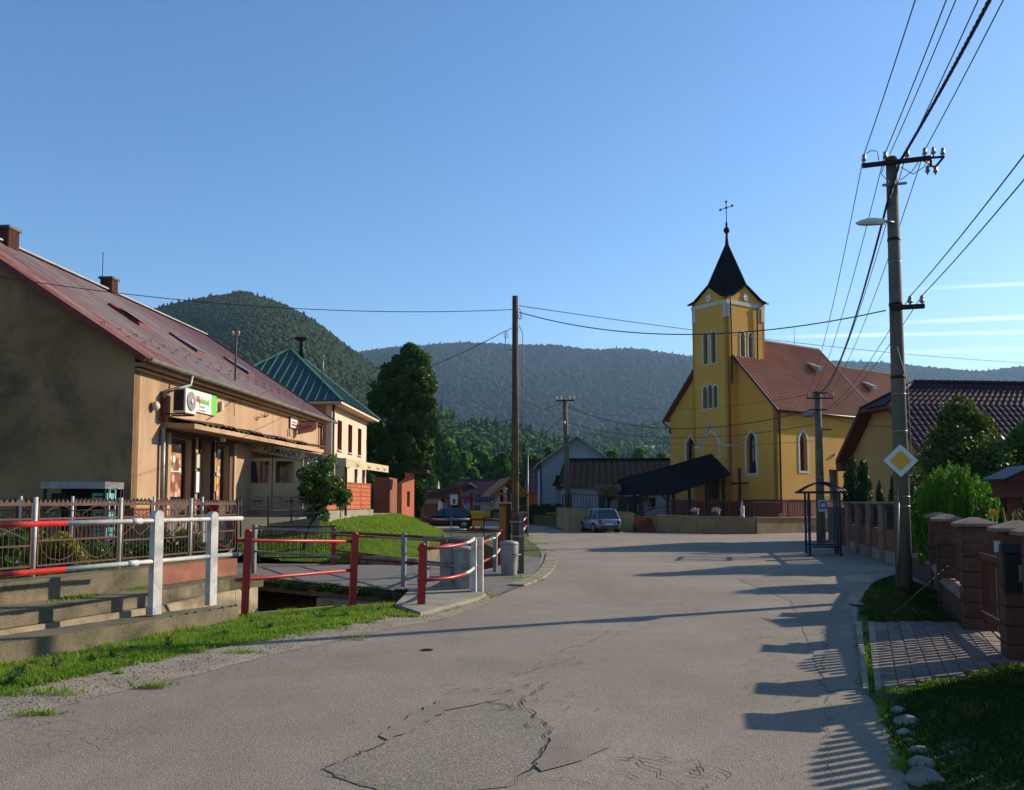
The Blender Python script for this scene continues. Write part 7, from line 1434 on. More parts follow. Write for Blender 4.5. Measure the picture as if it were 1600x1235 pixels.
# ================================================================ utility poles
def insul(mb, p, s_=1.): mb.lathe(p, [(.02 * s_, 0), (.02 * s_, .05 * s_), (.055 * s_, .06 * s_), (.06 * s_, .1 * s_), (.035 * s_, .13 * s_), (.05 * s_, .17 * s_), (.03 * s_, .22 * s_)], 8)
BP = Vector((7.03, 16.2, .2)); TZ = Zat(245, 16.2)
bp = thing('utility_pole', 'tall grey concrete utility pole with street lamp and priority road sign', 'utility pole', BP)
f = MB(); f.tube([(0, 0, -.2), (0, 0, TZ - .2 - .06)], [.145, .098], 20); f.lathe((0, 0, TZ - .28), [(.103, 0), (.1, .05), (.06, .08)], 20); f.build('pole', 'polecon', bp)
for py in (291, 411, 617, 675, 777, 792): z_ = Zat(py, 16.2) - .2; r_ = .145 - .047 * z_ / (TZ - .2); f = MB(); f.lathe((0, 0, z_), [(r_ + .004, 0), (r_ + .004, .018)], 20); f.build('wire_band', 'galv', bp)
for py in (377, 478, 592): z_ = Zat(py, 16.2) - .2; r_ = .145 - .047 * z_ / (TZ - .2); f = MB(); f.lathe((0, 0, z_), [(r_ + .008, 0), (r_ + .008, .05)], 20); f.build('clamp_band', 'blackmetal', bp)
ad = Vector((.972, -.22, .0)); az = Zat(258, 16.2) - .2
f = MB(); f.bar(ad * -.56 + Vector((0, -.13, az - .02)), ad * .62 + Vector((0, -.13, az + .03)), .07, .075); f.build('crossarm', 'darkwood', bp)
f = MB(); f.bar(ad * .55 + Vector((0, -.13, az + .03)), ad * .88 + Vector((0, -.05, az + .06)), .035); f.bar(ad * .5 + Vector((0, -.13, az)), ad * .86 + Vector((0, .25, az - .02)), .035); f.bar(ad * .86 + Vector((0, .25, az - .02)), ad * .88 + Vector((0, -.05, az + .06)), .03); f.bar(ad * .62 + Vector((0, -.13, az + .0)), ad * .62 + Vector((0, -.13, az - .14)), .03); f.build('side_arm', 'blackmetal', bp)
for q in (ad * -.53 + Vector((0, -.13, az + .03)), ad * -.16 + Vector((0, -.13, az + .05)), ad * .22 + Vector((0, -.13, az + .05)), ad * .52 + Vector((0, -.13, az + .06)), ad * .68 + Vector((0, -.1, az + .07)), ad * .86 + Vector((0, -.05, az + .06)), ad * .66 + Vector((0, .1, az - .2)), ad * .84 + Vector((0, .2, az - .18)), ad * .7 + Vector((0, .1, az - .05))): f = MB(); insul(f, q, .75); f.build('insulator', 'ceramic', bp)
f = MB(); f.bar(Vector((-.22, -.1, az - .42)), Vector((.22, -.1, az - .38)), .04); f.build('cleat', 'galv', bp)
z2 = Zat(484, 16.2) - .2; f = MB(); f.bar(ad * -.17 + Vector((0, -.16, z2)), ad * .42 + Vector((0, -.16, z2 + .01)), .07, .08); f.build('crossarm', 'darkwood', bp)
for q in (.18, .38): f = MB(); insul(f, ad * q + Vector((0, -.16, z2 + .03)), .8); f.build('insulator', 'ceramic', bp)
# looping service cables round the head
f = MB(); 
for (pts) in ([(-.2, -.15, az - .05), (-.28, -.2, az - .25), (-.1, -.18, az - .42), (-.16, -.17, az - .7)], [(.1, -.16, az - .1), (.3, -.2, az - .25), (.5, -.2, az - .12), (.62, -.16, az + .02)], [(-.3, -.16, az + .02), (-.34, -.2, az + .18), (-.45, -.18, az + .2), (-.52, -.15, az + .16)], [(.08, -.17, az - .35), (.28, -.2, az - .2), (.5, -.18, az + .1)], [(-.11, -.14, z2 - .05), (-.14, -.16, z2 - .35), (-.1, -.16, z2 - .6), (.09, -.18, z2 - 1.4), (.12, -.17, z2 - 2.6), (.0, -.2, z2 - 3.4)]): f = MB(); f.tube([Vector(p) for p in pts], .008, 4); f.build('service_cable', 'wire', bp)
f = MB(); f.tube([(-.14, -.06, .1), (-.1, -.12, Zat(760, 16.2) - .2)], .018, 6); f.mi = 0; f.build('earth_pipe', 'galv', bp)
zl = Zat(351, 16.2) - .2; lmp = MB(); lmp.tube([(-.05, -.12, zl), (-.25, -.14, zl + .02)], .025, 8); la = lmp.build('lamp_arm', 'galv', bp)
f = MB(); f.prism([(-.22, 0, zl + .035), (-.55, 0, zl + .055), (-.66, 0, zl + .03), (-.74, 0, zl - .03), (-.6, 0, zl - .05), (-.25, 0, zl - .045)], (0, .01, 0)); pr = [(-.22, .03, .05, .045), (-.4, .075, .065, .05), (-.56, .085, .055, .055), (-.68, .06, .02, .05), (-.75, .02, -.02, .03)]
f = MB(); vs = []
for (x, hw_, zt, zb_) in pr: vs += [(x, -.14 - hw_, zl - .01), (x, -.14 - hw_ * .7, zl + zt), (x, -.14 + hw_ * .7, zl + zt), (x, -.14 + hw_, zl - .01), (x, -.14 + hw_ * .7, zl - zb_), (x, -.14 - hw_ * .7, zl - zb_)]
f.add(vs, [(6 * i + k, 6 * i + (k + 1) % 6, 6 * i + 6 + (k + 1) % 6, 6 * i + 6 + k) for i in range(4) for k in range(6)] + [(5, 4, 3, 2, 1, 0), (24, 25, 26, 27, 28, 29)]); f.build('lamp_head', 'acwhite', la)
# priority road sign on it
c = A(1407, 720, 15.95); sg_ = thing('road_sign', 'white and yellow diamond priority road sign on the big concrete pole', 'road sign', c, R(-12)); h_ = 26.5 * 15.95 / F
def dia(r, y0, y1, rc=.03): 
    pts = []
    for k in range(4):
        a = math.pi / 2 * k; p = Vector((math.cos(a), 0, math.sin(a))); q = Vector((-math.sin(a), 0, math.cos(a)))
        for s_ in (-1, 0, 1): pts.append((p * (r - (rc * .55 if s_ else rc * .25)) + q * rc * .55 * s_ + Vector((0, y0, 0))))
    return pts
f = MB(); f.prism(dia(h_, -.012, 0), (0, .02, 0)); f.build('rim', 'grey_print', sg_); f = MB(); f.prism(dia(h_ * .965, -.017, 0), (0, .005, 0)); f.build('field', 'signwhite', sg_); f = MB(); f.prism(dia(h_ * .62, -.021, 0, .015), (0, .004, 0)); f.build('diamond', 'signyellow', sg_); f = MB(); f.bar((-.12, .03, .12), (.12, .03, .12), .03); f.bar((-.12, .03, -.12), (.12, .03, -.12), .03); f.build('clamp', 'galv', sg_)
# far concrete pole with lamp at the bus stop
FP = Vector((13.35, 38.9, 0)); fz = Zat(611, 38.9)
fp = thing('utility_pole', 'concrete utility pole with lamp and blue sign behind the bus shelter', 'utility pole', FP); f = MB(); f.tube([(0, 0, 0), (0, 0, fz)], [.2, .135], 12); f.build('pole', 'polecon', fp)
for z_, xa, xb in ((fz - .35, -.55, .6), (fz - .12, -.3, .35), (fz - .85, -.45, .3)): f = MB(); f.bar((xa, -.2, z_), (xb, -.2, z_), .07, .06); f.build('crossarm', 'darkwood', fp)
for x_ in (-.5, -.25, .25, .45, .58): f = MB(); insul(f, (x_, -.2, fz - .31), 1.0); f.build('insulator', 'ceramic', fp)
zq = Zat(650, 38.9); f = MB(); f.tube([(-.1, -.15, zq), (-.3, -.2, zq + .02)], .03, 6); la = f.build('lamp_arm', 'galv', fp); f = MB(); f.lathe((-.28, -.2, zq + .02), [(.05, 0), (.1, -.15), (.12, -.35), (.06, -.48)], 8, 'x'); f.build('lamp_head', 'galv', la)
f = MB(); f.bar((.1, -.15, Zat(672, 38.9)), (.5, -.15, Zat(672, 38.9)), .06); f.build('bracket', 'rustred', fp)
for py in (707, 746): f = MB(); z_ = Zat(py, 38.9); f.lathe((0, 0, z_), [(.19, 0), (.19, .03)], 12); f.build('wire_band', 'galv', fp)
c = A(1286, 791, 38.5); t = thing('bus_stop_sign', 'small blue and white sign on the pole behind the bus shelter', 'sign', c); f = MB(); f.box(-.2, .2, -.02, 0, -.24, .24); f.mi = 1; f.box(-.16, .16, -.026, -.02, -.12, .2); f.build('plate', ['signwhite', 'bluesign'], t); f = MB(); f.box(-.09, .09, -.03, -.026, -.04, .12); f.build('pictogram', 'signwhite', t)
# brown wooden pole in the centre, on a concrete foot
wp = thing('utility_pole', 'brown wooden utility pole on a concrete foot in the picture centre', 'utility pole', (.09, 22.1, 0)); zt_ = Zat(463, 22.1); f = MB(); f.tube([(0, 0, .5), (-.01, 0, 3), (-.01, 0, zt_)], [.085, .085, .072], 12); f.build('pole', 'woodpole', wp); f = MB(); f.box(.06, .2, -.1, .1, 0, 1.45); f.box(-.12, .06, -.1, .1, 0, .6); f.build('foot', 'polecon', wp)
for z_ in (.9, 1.25): f = MB(); f.lathe((.03, 0, z_), [(.17, 0), (.17, .04)], 12); f.build('band', 'galv', wp)
f = MB()
for (pts) in ([(.09, 0, zt_ - .3), (.14, -.02, zt_ - .45), (.1, 0, zt_ - .6)], [(.09, 0, zt_ - .75), (.18, -.02, zt_ - .95), (.17, 0, zt_ - 2.6), (.16, 0, zt_ - 4.6)], [(-.09, 0, zt_ - .8), (-.24, -.02, zt_ - .9), (-.27, 0, zt_ - 1.35), (-.08, 0, zt_ - 1.35)]): f = MB(); f.tube(pts, .009, 4); f.build('service_cable', 'wire', wp)
f = MB(); f.tube([(.12 + .05 * math.cos(a), -.03, zt_ - .52 + .07 * math.sin(a)) for a in [k * .7 for k in range(10)]], .006, 4); f.build('cable_loop', 'wire', wp); f = MB(); f.tube([(-.24 + .05 * math.cos(a), -.03, zt_ - 1.0 + .07 * math.sin(a)) for a in [k * .7 for k in range(10)]], .006, 4); f.build('cable_loop', 'wire', wp)
# grey pole before the grey house
gp_ = A(886, 815, 62); gz = Zat(625, 62); g2 = thing('utility_pole', 'grey utility pole in front of the grey gabled house', 'utility pole', (gp_.x, gp_.y, 0)); f = MB(); f.tube([(.12, 0, 0), (-.12, 0, gz)], [.21, .16], 10); f.build('pole', 'polecon', g2); f = MB(); f.bar((-.75, -.2, gz - .1), (.55, -.2, gz - .05), .09); f.build('crossarm', 'darkwood', g2)
for x_ in (-.7, -.4, .2, .5): f = MB(); insul(f, (x_, -.2, gz - .05), 1.2); f.build('insulator', 'cream', g2)
f = MB(); f.lathe((-.2, -.2, gz - 1.75), [(.05, 0), (.12, .05), (.12, .2), (.05, .25)], 8); f.build('lamp', 'cream', g2)
f = MB(); f.tube([(.35, -.2, 0), (.25, -.2, 2.2)], .06, 6); f.build('stay', 'galv', g2)

# ---------------------------------------------------------------- wires
def wire(label, a, c, sag, r=.008, name='power_line', cat='wire', n=24, twist=False, group=None):
    a, c = Vector(a), Vector(c); f = MB(); pts = []
    for i in range(n + 1): t_ = i / n; pts.append(a.lerp(c, t_) - Vector((0, 0, 4 * sag * t_ * (1 - t_))))
    if twist:
        for ph in (0, 2.1, 4.2):
            q = []
            for i in range(n * 6 + 1): t_ = i / (n * 6); p = a.lerp(c, t_) - Vector((0, 0, 4 * sag * t_ * (1 - t_))); an = t_ * (c - a).length / .45 * 6.28 + ph; q.append(p + Vector((math.cos(an) * r * .75, 0, math.sin(an) * r * .75)))
            f.tube(q, r * .8, 4, False)
    else: f.tube(pts, r, 5, False)
    return tag(f.build(name, 'wire'), label, cat, group)
U = Vector((-6.35, -22.7, 0)); bz = BP.z
hd_ = [ad * -.53, ad * -.16, ad * .22, ad * .52]
labs = ['outermost left of the thin power wires climbing to the top edge', 'second thin power wire from the left above the big pole', 'third thin power wire from the left above the big pole', 'rightmost thin power wire leaving the big pole crossarm upwards']
for i, q in enumerate(hd_):
    p = BP + q + Vector((0, -.13, az + .18)); wire(labs[i], p, p + U, .35, .009)
    wire(['leftmost', 'second', 'third', 'rightmost'][i] + ' thin wire descending from the big pole to the bus stop pole', p, FP + Vector(((-.5, -.25, .25, .45)[i], -.2, fz - .15)), .5, .009)
p = BP + ad * -.08 + Vector((0, -.14, az + .16)); wire('companion wire close beside the second wire above the big pole', p, p + U, .42, .008)
p1 = BP + Vector((.08, -.17, az - .0)); wire('thick black twisted cable rising from the big pole to the top edge', p1, p1 + U + Vector((.35, 0, -.1)), .55, .02, twist=True, n=40)
p2 = BP + Vector((-.16, -.16, az - .75)); wire('short thick black cable hanging down the head of the big pole', p1, p2, .03, .018, twist=True, n=4)
wire('thick black twisted cable sagging from the big pole to the bus stop pole', p2, FP + Vector((0, -.25, fz - .1)), .75, .018, twist=True, n=40)
for k, q in enumerate((.18, .38)):
    p = BP + ad * q + Vector((0, -.16, z2 + .2)); wire(['left', 'right'][k] + ' one of the two wires leaving the lower crossarm to the right edge', p, p + U * .9 + Vector((0, 0, .25)), .3, .009); wire(['left', 'right'][k] + ' lower wire running from the big pole back to the bus stop pole', p, FP + Vector((.2 + .2 * k, -.2, fz - .85)), .35, .008)
WPt = Vector((.09, 22.1, 0))
wire('long wire from the wooden pole to the left across the red roof', WPt + Vector((-.08, 0, Zat(484, 22.1))), (-14.5, 17.2, 7.0), .55, .009)
wire('upper wire from the wooden pole across the church tower', WPt + Vector((.08, 0, Zat(478, 22.1))), (24, 38, 7.6), .25, .01)
wire('sagging wire from the wooden pole to the big concrete pole', WPt + Vector((.08, 0, Zat(488, 22.1))), BP + Vector((-.25, -.16, z2 - .05)), .5, .012)
wire('wire from the wooden pole down to the green roofed house', WPt + Vector((-.24, 0, Zat(517, 22.1))), A(520, 603, 42) , .45, .01)
g1 = Vector((gp_.x, gp_.y, gz))
wire('sagging cable from the grey pole across the church front', g1 + Vector((.1, -.2, -.5)), FP + Vector((-.3, -.2, fz - .85)), 1.15, .022)
wire('second thinner cable below it across the church front', g1 + Vector((.1, -.2, -1.6)), FP + Vector((-.3, -.2, fz - 1.5)), .8, .016)
wire('faint upper wire between the grey pole and the bus stop pole', g1 + Vector((.5, -.2, .1)), FP + Vector((-.5, -.2, fz - .2)), .7, .009)
wire('lowest thin wire across the church portal', g1 + Vector((.1, -.2, -2.0)), FP + Vector((-.3, -.2, fz - 2.2)), .6, .009)
wire('cable from the grey pole sagging left behind the wooden pole', g1 + Vector((-.3, -.2, -.2)), A(560, 650, 52), 1.1, .02)
wire('stay like wire from the grey pole down to the left', g1 + Vector((-.1, -.2, -1.0)), A(820, 700, 72), .2, .018)
wire('thin wire on the right from the bus stop pole to the tan house', FP + Vector((.2, 0, fz - 1.1)), (16.9, 38.5, 5.0), .15, .01)
# stay wire in the grass by the big pole
f = MB(); f.tube([G(1395, 960, .25), A(1480, 885, 14.0)], .008, 4); tag(f.build('stay_cable', 'honeywood'), 'thin tan cord slanting over the dark grass by the pole', 'cord')

# ================================================================ house on the right with plum tiled roof
rh = thing('plum_roof_house', 'tan house with dark plum tiled roof on the right behind the trees', 'house', (16.75, 36, 0), math.atan2(.1, .995))
GW = 6.3; ev = 3.72; rz_ = 7.0; ym = GW / 2; hz_ = 5.9; hy = (rz_ - hz_) / (rz_ - ev) * (ym + .5)
f = MB(); wallp(f, (0, GW, 0), (0, -1, 0), [(0, 0), (GW, 0), (GW, ev + .35), (ym + 1.2, hz_), (ym - 1.2, hz_), (0, ev + .35)], [], .3); f.box(.3, 15, 0, .3, 0, ev + .2); f.box(.3, 15, GW - .3, GW, 0, ev + .2); f.build('wall', 'housebeige', rh)
f = MB(); f.box(3.5, 4.7, -.03, .02, 1.0, 2.5); f.build('window', 'soffit', rh); f = MB(); f.box(3.6, 4.6, -.05, -.03, 1.1, 2.4); f.build('pane', 'glass', rh)
x0r = -.62; f = MB(); yl = -.5; sl2 = (rz_ - ev) / (ym + .5)
# main slope with the half-hip corner cut
tiled(f, (x0r, yl, ev), (15.5, yl, ev), (x0r, ym - hy, hz_), (15.5, ym - hy, hz_), .27, .36, .03, .022, 4); tiled(f, (x0r, ym - hy, hz_), (15.5, ym - hy, hz_), (1.3, ym, rz_), (15.5, ym, rz_), .27, .36, .03, .022, 4)
tiled(f, (x0r, GW + .5, ev), (15.5, GW + .5, ev), (x0r, ym + hy, hz_), (15.5, ym + hy, hz_), .3, .36, .04, .03, 2); tiled(f, (x0r, ym + hy, hz_), (15.5, ym + hy, hz_), (1.3, ym, rz_), (15.5, ym, rz_), .3, .36, .04, .03, 2)
f.add([(x0r, ym - hy, hz_ + .02), (x0r, ym + hy, hz_ + .02), (1.3, ym, rz_ + .04)], [(1, 0, 2)]); f.build('roof', 'houseroof', rh)
f = MB(); f.tube([(1.3, ym, rz_ + .06), (15.5, ym, rz_ + .06)], .09, 8); f.tube([(1.3, ym, rz_ + .06), (x0r, ym - hy, hz_ + .06)], .07, 8); f.tube([(1.3, ym, rz_ + .06), (x0r, ym + hy, hz_ + .06)], .07, 8)
k = 0
for i in range(36): f.lathe((1.4 + i * .39, ym, rz_ + .06), [(.105, 0), (.105, .05)], 8, 'x')
o = f.build('ridge_cap', 'houseroof', rh)
f = MB(); th_ = .14
for s_ in (0, 1):
    ya = yl if s_ == 0 else GW + .5; yb = ym - hy if s_ == 0 else ym + hy
    f.prism([(x0r, ya, ev - .04), (x0r, yb, hz_ - .04), (x0r, yb, hz_ - .04 - th_), (x0r, ya, ev - .04 - th_)], (.62, 0, 0)); f.prism([(x0r - .02, ya, ev + .05), (x0r - .02, yb, hz_ + .05), (x0r - .02, yb, hz_ - .2), (x0r - .02, ya, ev - .2)], (.03, 0, 0))
f.prism([(x0r, ym - hy, hz_ - .04), (x0r, ym + hy, hz_ - .04), (x0r, ym + hy, hz_ - .16), (x0r, ym - hy, hz_ - .16)], (.62, 0, 0)); f.box(x0r, 15.5, yl, 0, ev - .2, ev - .12); f.box(x0r, 0, GW, GW + .5, ev - .5, ev - .1); f.box(x0r, 0, yl, .0, ev - .5, ev - .12); f.build('soffit', 'soffit', rh)
f = MB(); f.tube([(x0r, yl - .07, ev - .02), (15.5, yl - .07, ev - .02)], .07, 7); f.build('gutter', 'soffit', rh)
f = MB(); f.tube([A(1361, 640, 40) - Vector((16.75, 36, 0)), A(1362, 640, 40) - Vector((16.75, 36, 0)) + Vector((.01, 0, 0))], .01, 4)

# thujas, bright conifer, garden trees
def conif(label, px, y0, y1, wpx, Y, mat='leaf_thuja', n=7000, size=.12, name='thuja', group=None, col_=True, zb=0.):
    p = A(px, y1, Y); top = Zat(y0, Y); w_ = wpx * Y / F; t = thing(name, label, 'conifer', (p.x, p.y, zb), 0, group); H_ = top - zb; cl = []
    for i in range(14):
        u_ = (i + .5) / 14; r = w_ / 2 * (math.sin(math.pi * (.12 + .85 * u_ ** 1.25)) ** .55 if col_ else (1 - u_) ** .7)
        for k in range(4): a = random.uniform(0, 6.28); cl.append(((math.cos(a) * r * .45, math.sin(a) * r * .45, H_ * u_ * .95), (r * .58 + .04, r * .58 + .04, H_ * .07)))
    f = MB(); f.tube([(0, 0, 0), (0, 0, H_ * .85)], [.07, .01], 6); f.build('trunk', 'bark', t); leafcloud('crown', cl, M[mat], n, size, t, int(px), .35, 0, (0, 0, 1)); return t
conif('dark columnar thuja, the taller left one beside the church', 1332, 712, 800, 27, 34, group='thujas by the tan house'); conif('dark columnar thuja standing right of the tallest one', 1350, 716, 800, 26, 33.4, group='thujas by the tan house'); conif('small pointed thuja in front of the tan gable', 1375, 750, 800, 26, 31, n=4000, group='thujas by the tan house', col_=False); conif('small thuja half hidden by the big concrete pole', 1396, 742, 800, 26, 31, n=4000, group='thujas by the tan house', col_=False); conif('thuja just right of the big concrete pole', 1427, 752, 800, 16, 28, n=3500, group='thujas by the tan house', col_=False)
bc = thing('golden_conifer', 'bright green feathery conifer bush behind the block pillars', 'bush', (9.9, 20, 0)); cl = []; rb_ = random.Random(3); ce = A(1490, 772, 20) - Vector((9.9, 20, 0))
f = MB(); 
for i in range(150):
    a = rb_.uniform(0, 6.28); q = rb_.uniform(0, 1) ** .6; x_, y_ = math.cos(a) * q * .92 + ce.x, math.sin(a) * q * .8; h_ = (Zat(727 + 6 * rb_.random(), 20)) * (1 - .30 * q ** 2) * (.9 + .1 * rb_.random()); 
    for s_ in range(4): cl.append(((x_ * (.8 + .07 * s_), y_ * (.8 + .07 * s_), h_ * (.35 + .2 * s_)), (.10 - .015 * s_, .10 - .015 * s_, .3)))
    if i < 14: f.tube([(ce.x * .3, 0, 0), (x_ * .7, y_ * .7, h_ * .5)], [.02, .008], 4)
f.build('stem', 'bark', bc); leafcloud('foliage', cl, M['leaf_lime'], 42000, .10, bc, 51, .28, 0, (0, 0, 1))
def gtree(label, px, y0, y1, wpx, Y, mat, n, size, seed, **k): p = A(px, y1, Y); return tree(label, (p.x, p.y, k.pop('zb', 0)), Zat(y0, Y), wpx * Y / F, mat, n, size, seed, **k)
gtree('loose dark fruit tree in front of the plum tiled roof', 1512, 630, 800, 200, 26.5, 'leaf_olive', 34000, .12, 61, trunkh=.12, shape=.75, clumps=18, name='fruit_tree', aspect=.7)
gtree('fruit tree with yellowing leaves at the right picture edge', 1612, 650, 800, 130, 26, 'leaf_mid', 20000, .11, 62, trunkh=.25, clumps=12, name='fruit_tree', aspect=.7)
gtree('further garden tree beyond the right picture edge', 1690, 640, 800, 110, 27, 'leaf_mid', 6000, .14, 63, trunkh=.25, clumps=12, name='fruit_tree')
hut = thing('bird_feeder_hut', 'brown wooden hut with grey roof on a post behind the fence', 'bird house', A(1592, 812, 15.5)); hut.location.z = .0; q = Zat(776, 15.5)
f = MB(); f.box(-.14, .02, -.1, .1, 0, q); f.build('post', 'brownwood', hut); f = MB(); f.box(-.36, .5, -.3, .3, q - .02, q + .05); f.build('floor', 'brownwood', hut); f = MB(); wallp(f, (-.3, -.26, 0), (1, 0, 0), [(0, q + .05), (.74, q + .05), (.74, q + .3), (.37, q + .46), (0, q + .3)], [rect(.28, .46, q + .12, q + .26)], .04); f.box(-.3, -.26, -.22, .26, q + .05, q + .3); f.box(.4, .44, -.22, .26, q + .05, q + .3); f.box(-.26, .4, .2, .26, q + .05, q + .3); f.build('body', 'soffit', hut)
f = MB(); f.prism([(-.42, -.38, q + .27), (.07, -.38, q + .5), (.07, -.38, q + .53), (-.42, -.38, q + .3)], (0, .76, 0)); f.prism([(.56, -.38, q + .27), (.07, -.38, q + .5), (.07, -.38, q + .53), (.56, -.38, q + .3)], (0, .76, 0)); f.build('roof', 'slate_sheet', hut)
t = thing('ornamental_grass', 'pale ornamental grass tuft behind the last fence pillar', 'plant', A(1578, 810, 14)); t.location.z = .2; f = MB()
for i in range(60): a = rb_.uniform(0, 6.28); r = rb_.uniform(.05, .2); h_ = rb_.uniform(.9, 1.5); f.tube([(0, 0, 0), (math.cos(a) * r * .4, math.sin(a) * r * .4, h_ * .7), (math.cos(a) * r, math.sin(a) * r, h_), (math.cos(a) * r * 1.6, math.sin(a) * r * 1.6, h_ * .93)], [.006, .005, .004, .002], 3)
f.build('blades', 'straw', t)
t = thing('rose', 'yellow rose bloom rising above the block pillar cap', 'flower', A(1551, 806, 12.9)); f = MB()
for i in range(14): a = i * 2.4; r = .02 + .003 * i; s_ = Vector((-math.sin(a), math.cos(a), 0)) * (.025 + .002 * i); c0_ = Vector((math.cos(a) * r, math.sin(a) * r, 0)); f.add([c0_ * .3, c0_ + s_ + Vector((0, 0, .06)), c0_ * 1.3 + Vector((0, 0, .1 - .003 * i)), c0_ - s_ + Vector((0, 0, .06))], [(0, 1, 2, 3)])
f.build('bloom', 'signyellow', t); f = MB(); f.tube([(0, 0, 0), (.02, .05, -.5), (0, .1, -1.4)], .006, 4); f.build('stem', 'leaf_mid', t)

# ================================================================ cars
def car(label, loc, rz, paint, L=3.9, W=1.62, H=1.42, sedan=False, name='parked_car', sc=1.):
    t = thing(name, label, 'car', loc, rz); t.scale = (sc, sc, sc); hl = L / 2; hw = W / 2; BZ = .86
    # stations along x (front = +x): x, half width at sill, at belt, z bottom, z belt
    st_ = [(-hl, .80, .82, .42, .72), (-hl + .06, .90, .93, .30, .84), (-hl + .45, .97, .99, .24, BZ), (-.4, 1, 1, .2, BZ - .02), (.55, 1, 1, .2, BZ - .04), (hl - .95, .98, .98, .22, BZ - .08), (hl - .35, .95, .93, .26, .74), (hl - .05, .84, .84, .32, .62), (hl, .74, .76, .40, .55)]
    f = MB(); vs = []
    for (x, ws, wb, zb_, zt) in st_: vs += [(x, -hw * ws * .96, zb_), (x, -hw * ws, zb_ + .14), (x, -hw * wb, zt - .2), (x, -hw * wb * .95, zt - .03), (x, -hw * wb * .8, zt + .02), (x, hw * wb * .8, zt + .02), (x, hw * wb * .95, zt - .03), (x, hw * wb, zt - .2), (x, hw * ws, zb_ + .14), (x, hw * ws * .96, zb_)]
    n = len(st_); k = 10; f.add(vs, [(i * k + j, i * k + (j + 1) % k, (i + 1) * k + (j + 1) % k, (i + 1) * k + j) for i in range(n - 1) for j in range(k)], True); f.add([vs[j] for j in range(k)], [tuple(range(k - 1, -1, -1))]); f.add([vs[(n - 1) * k + j] for j in range(k)], [tuple(range(k))]); f.build('body', paint, t)
    xr, xf = -hl + .12, hl - 1.0; rr, rf2 = xr + .42, xf - .62; wt = hw * .76; wb2 = hw * .93
    low = [(xr, -wb2 * .92, BZ), (xr + .25, -wb2, BZ), (xf - .15, -wb2, BZ - .03), (xf + .1, -wb2 * .85, BZ - .06), (xf + .1, wb2 * .85, BZ - .06), (xf - .15, wb2, BZ - .03), (xr + .25, wb2, BZ), (xr, wb2 * .92, BZ)]
    up = [(rr, -wt * .9, H - .06), (rr + .2, -wt, H - .05), (rf2 - .1, -wt, H - .05), (rf2, -wt * .9, H - .07), (rf2, wt * .9, H - .07), (rf2 - .1, wt, H - .05), (rr + .2, wt, H - .05), (rr, wt * .9, H - .06)]
    f = MB(); f.add(low + up, [(i, (i + 1) % 8, 8 + (i + 1) % 8, 8 + i) for i in range(8)]); f.build('window_glass', 'glass', t)
    f = MB(); rt = [(x * .97 if i in (0, 3, 4, 7) else x, y * .86, H) for i, (x, y, z) in enumerate(up)]; f.add([(x, y * 1.01, z - .01) for x, y, z in up] + rt, [(i, (i + 1) % 8, 8 + (i + 1) % 8, 8 + i) for i in range(8)] + [tuple(range(8, 16))]); f.build('roof', paint, t)
    f = MB()
    for s_ in (-1, 1):
        for (a, c) in (((xr + .1, wb2 * .96, BZ), (rr + .08, wt * .95, H - .05)), ((xf, wb2 * .92, BZ - .05), (rf2 - .02, wt * .95, H - .06)), ((.1, wb2 + .005, BZ - .02), (.02, wt + .005, H - .05)), ((-.78, wb2 + .005, BZ - .01), (-.72, wt + .005, H - .05))): f.bar((a[0], a[1] * s_, a[2]), (c[0], c[1] * s_, c[2]), .07, .05)
    f.build('pillar', paint, t)
    f = MB(); [f.bar((-hl + .5, s_ * (hw * .995), .5), (hl - .8, s_ * (hw * .995), .5), .02, .06) for s_ in (-1, 1)]; f.build('side_strip', 'blackmetal', t)
    for (x, s_) in ((-hl + .68, -1), (-hl + .68, 1), (hl - .72, -1), (hl - .72, 1)):
        a = MB(); a.lathe((x, s_ * (hw - .08) , .3), [(.34, -.09), (.345, .085), (.3, .09)] if s_ > 0 else [(.34, .09), (.345, -.085), (.3, -.09)], 18, 'y'); a.build('wheel_arch', 'blackmetal', t)
        wv = MB(); wv.lathe((x, s_ * (hw - .09), .29), [(.24, -.09 * s_), (.29, -.07 * s_), (.29, .08 * s_), (.25, .105 * s_), (.2, .1 * s_)], 20, 'y'); wo_ = wv.build('wheel', 'rubber', t); h2 = MB(); h2.lathe((x, s_ * (hw + .012), .29), [(.19, 0), (.17, .012 * s_), (.06, .0), (.05, .02 * s_)], 14, 'y'); h2.build('hubcap', 'hub', wo_)
    for s_ in (-1, 1):
        f = MB(); f.box(-hl - .012, -hl + .12, *sorted((s_ * hw * .62, s_ * hw * .86)), .56, .78); f.build('tail_light', 'redlight', t); f = MB(); f.box(hl - .12, hl - .0, *sorted((s_ * hw * .5, s_ * hw * .78)), .48, .6); f.build('headlight', 'headlight', t)
        f = MB(); f.cbox(xf - .32, xf - .2, *sorted((s_ * hw * .97, s_ * hw * 1.13)), BZ - .02, BZ + .12, .02); f.build('mirror', paint, t)
    f = MB(); f.box(-hl - .03, -hl + .02, -.6, .6, .3, .45); f.build('bumper', 'darkgrey', t); f = MB(); f.box(-hl - .036, -hl - .0, -.26, .26, .48, .59); f.build('number_plate', 'signwhite', t); f = MB(); f.box(hl - .03, hl + .03, -.6, .6, .28, .42); f.build('bumper', 'darkgrey', t)
    return t
p = A(697, 826, 59.2); car('dark blue hatchback parked sideways by the yellow bin', (p.x, p.y, .004), R(178), 'carblue', 3.85, 1.6, 1.34)
p = A(941, 831, 52.4); car('silver blue hatchback parked at the beige wall, seen from behind', (p.x - .1, p.y + .6, .004), R(104), 'carsilver', 3.7, 1.66, 1.5, sc=.92)
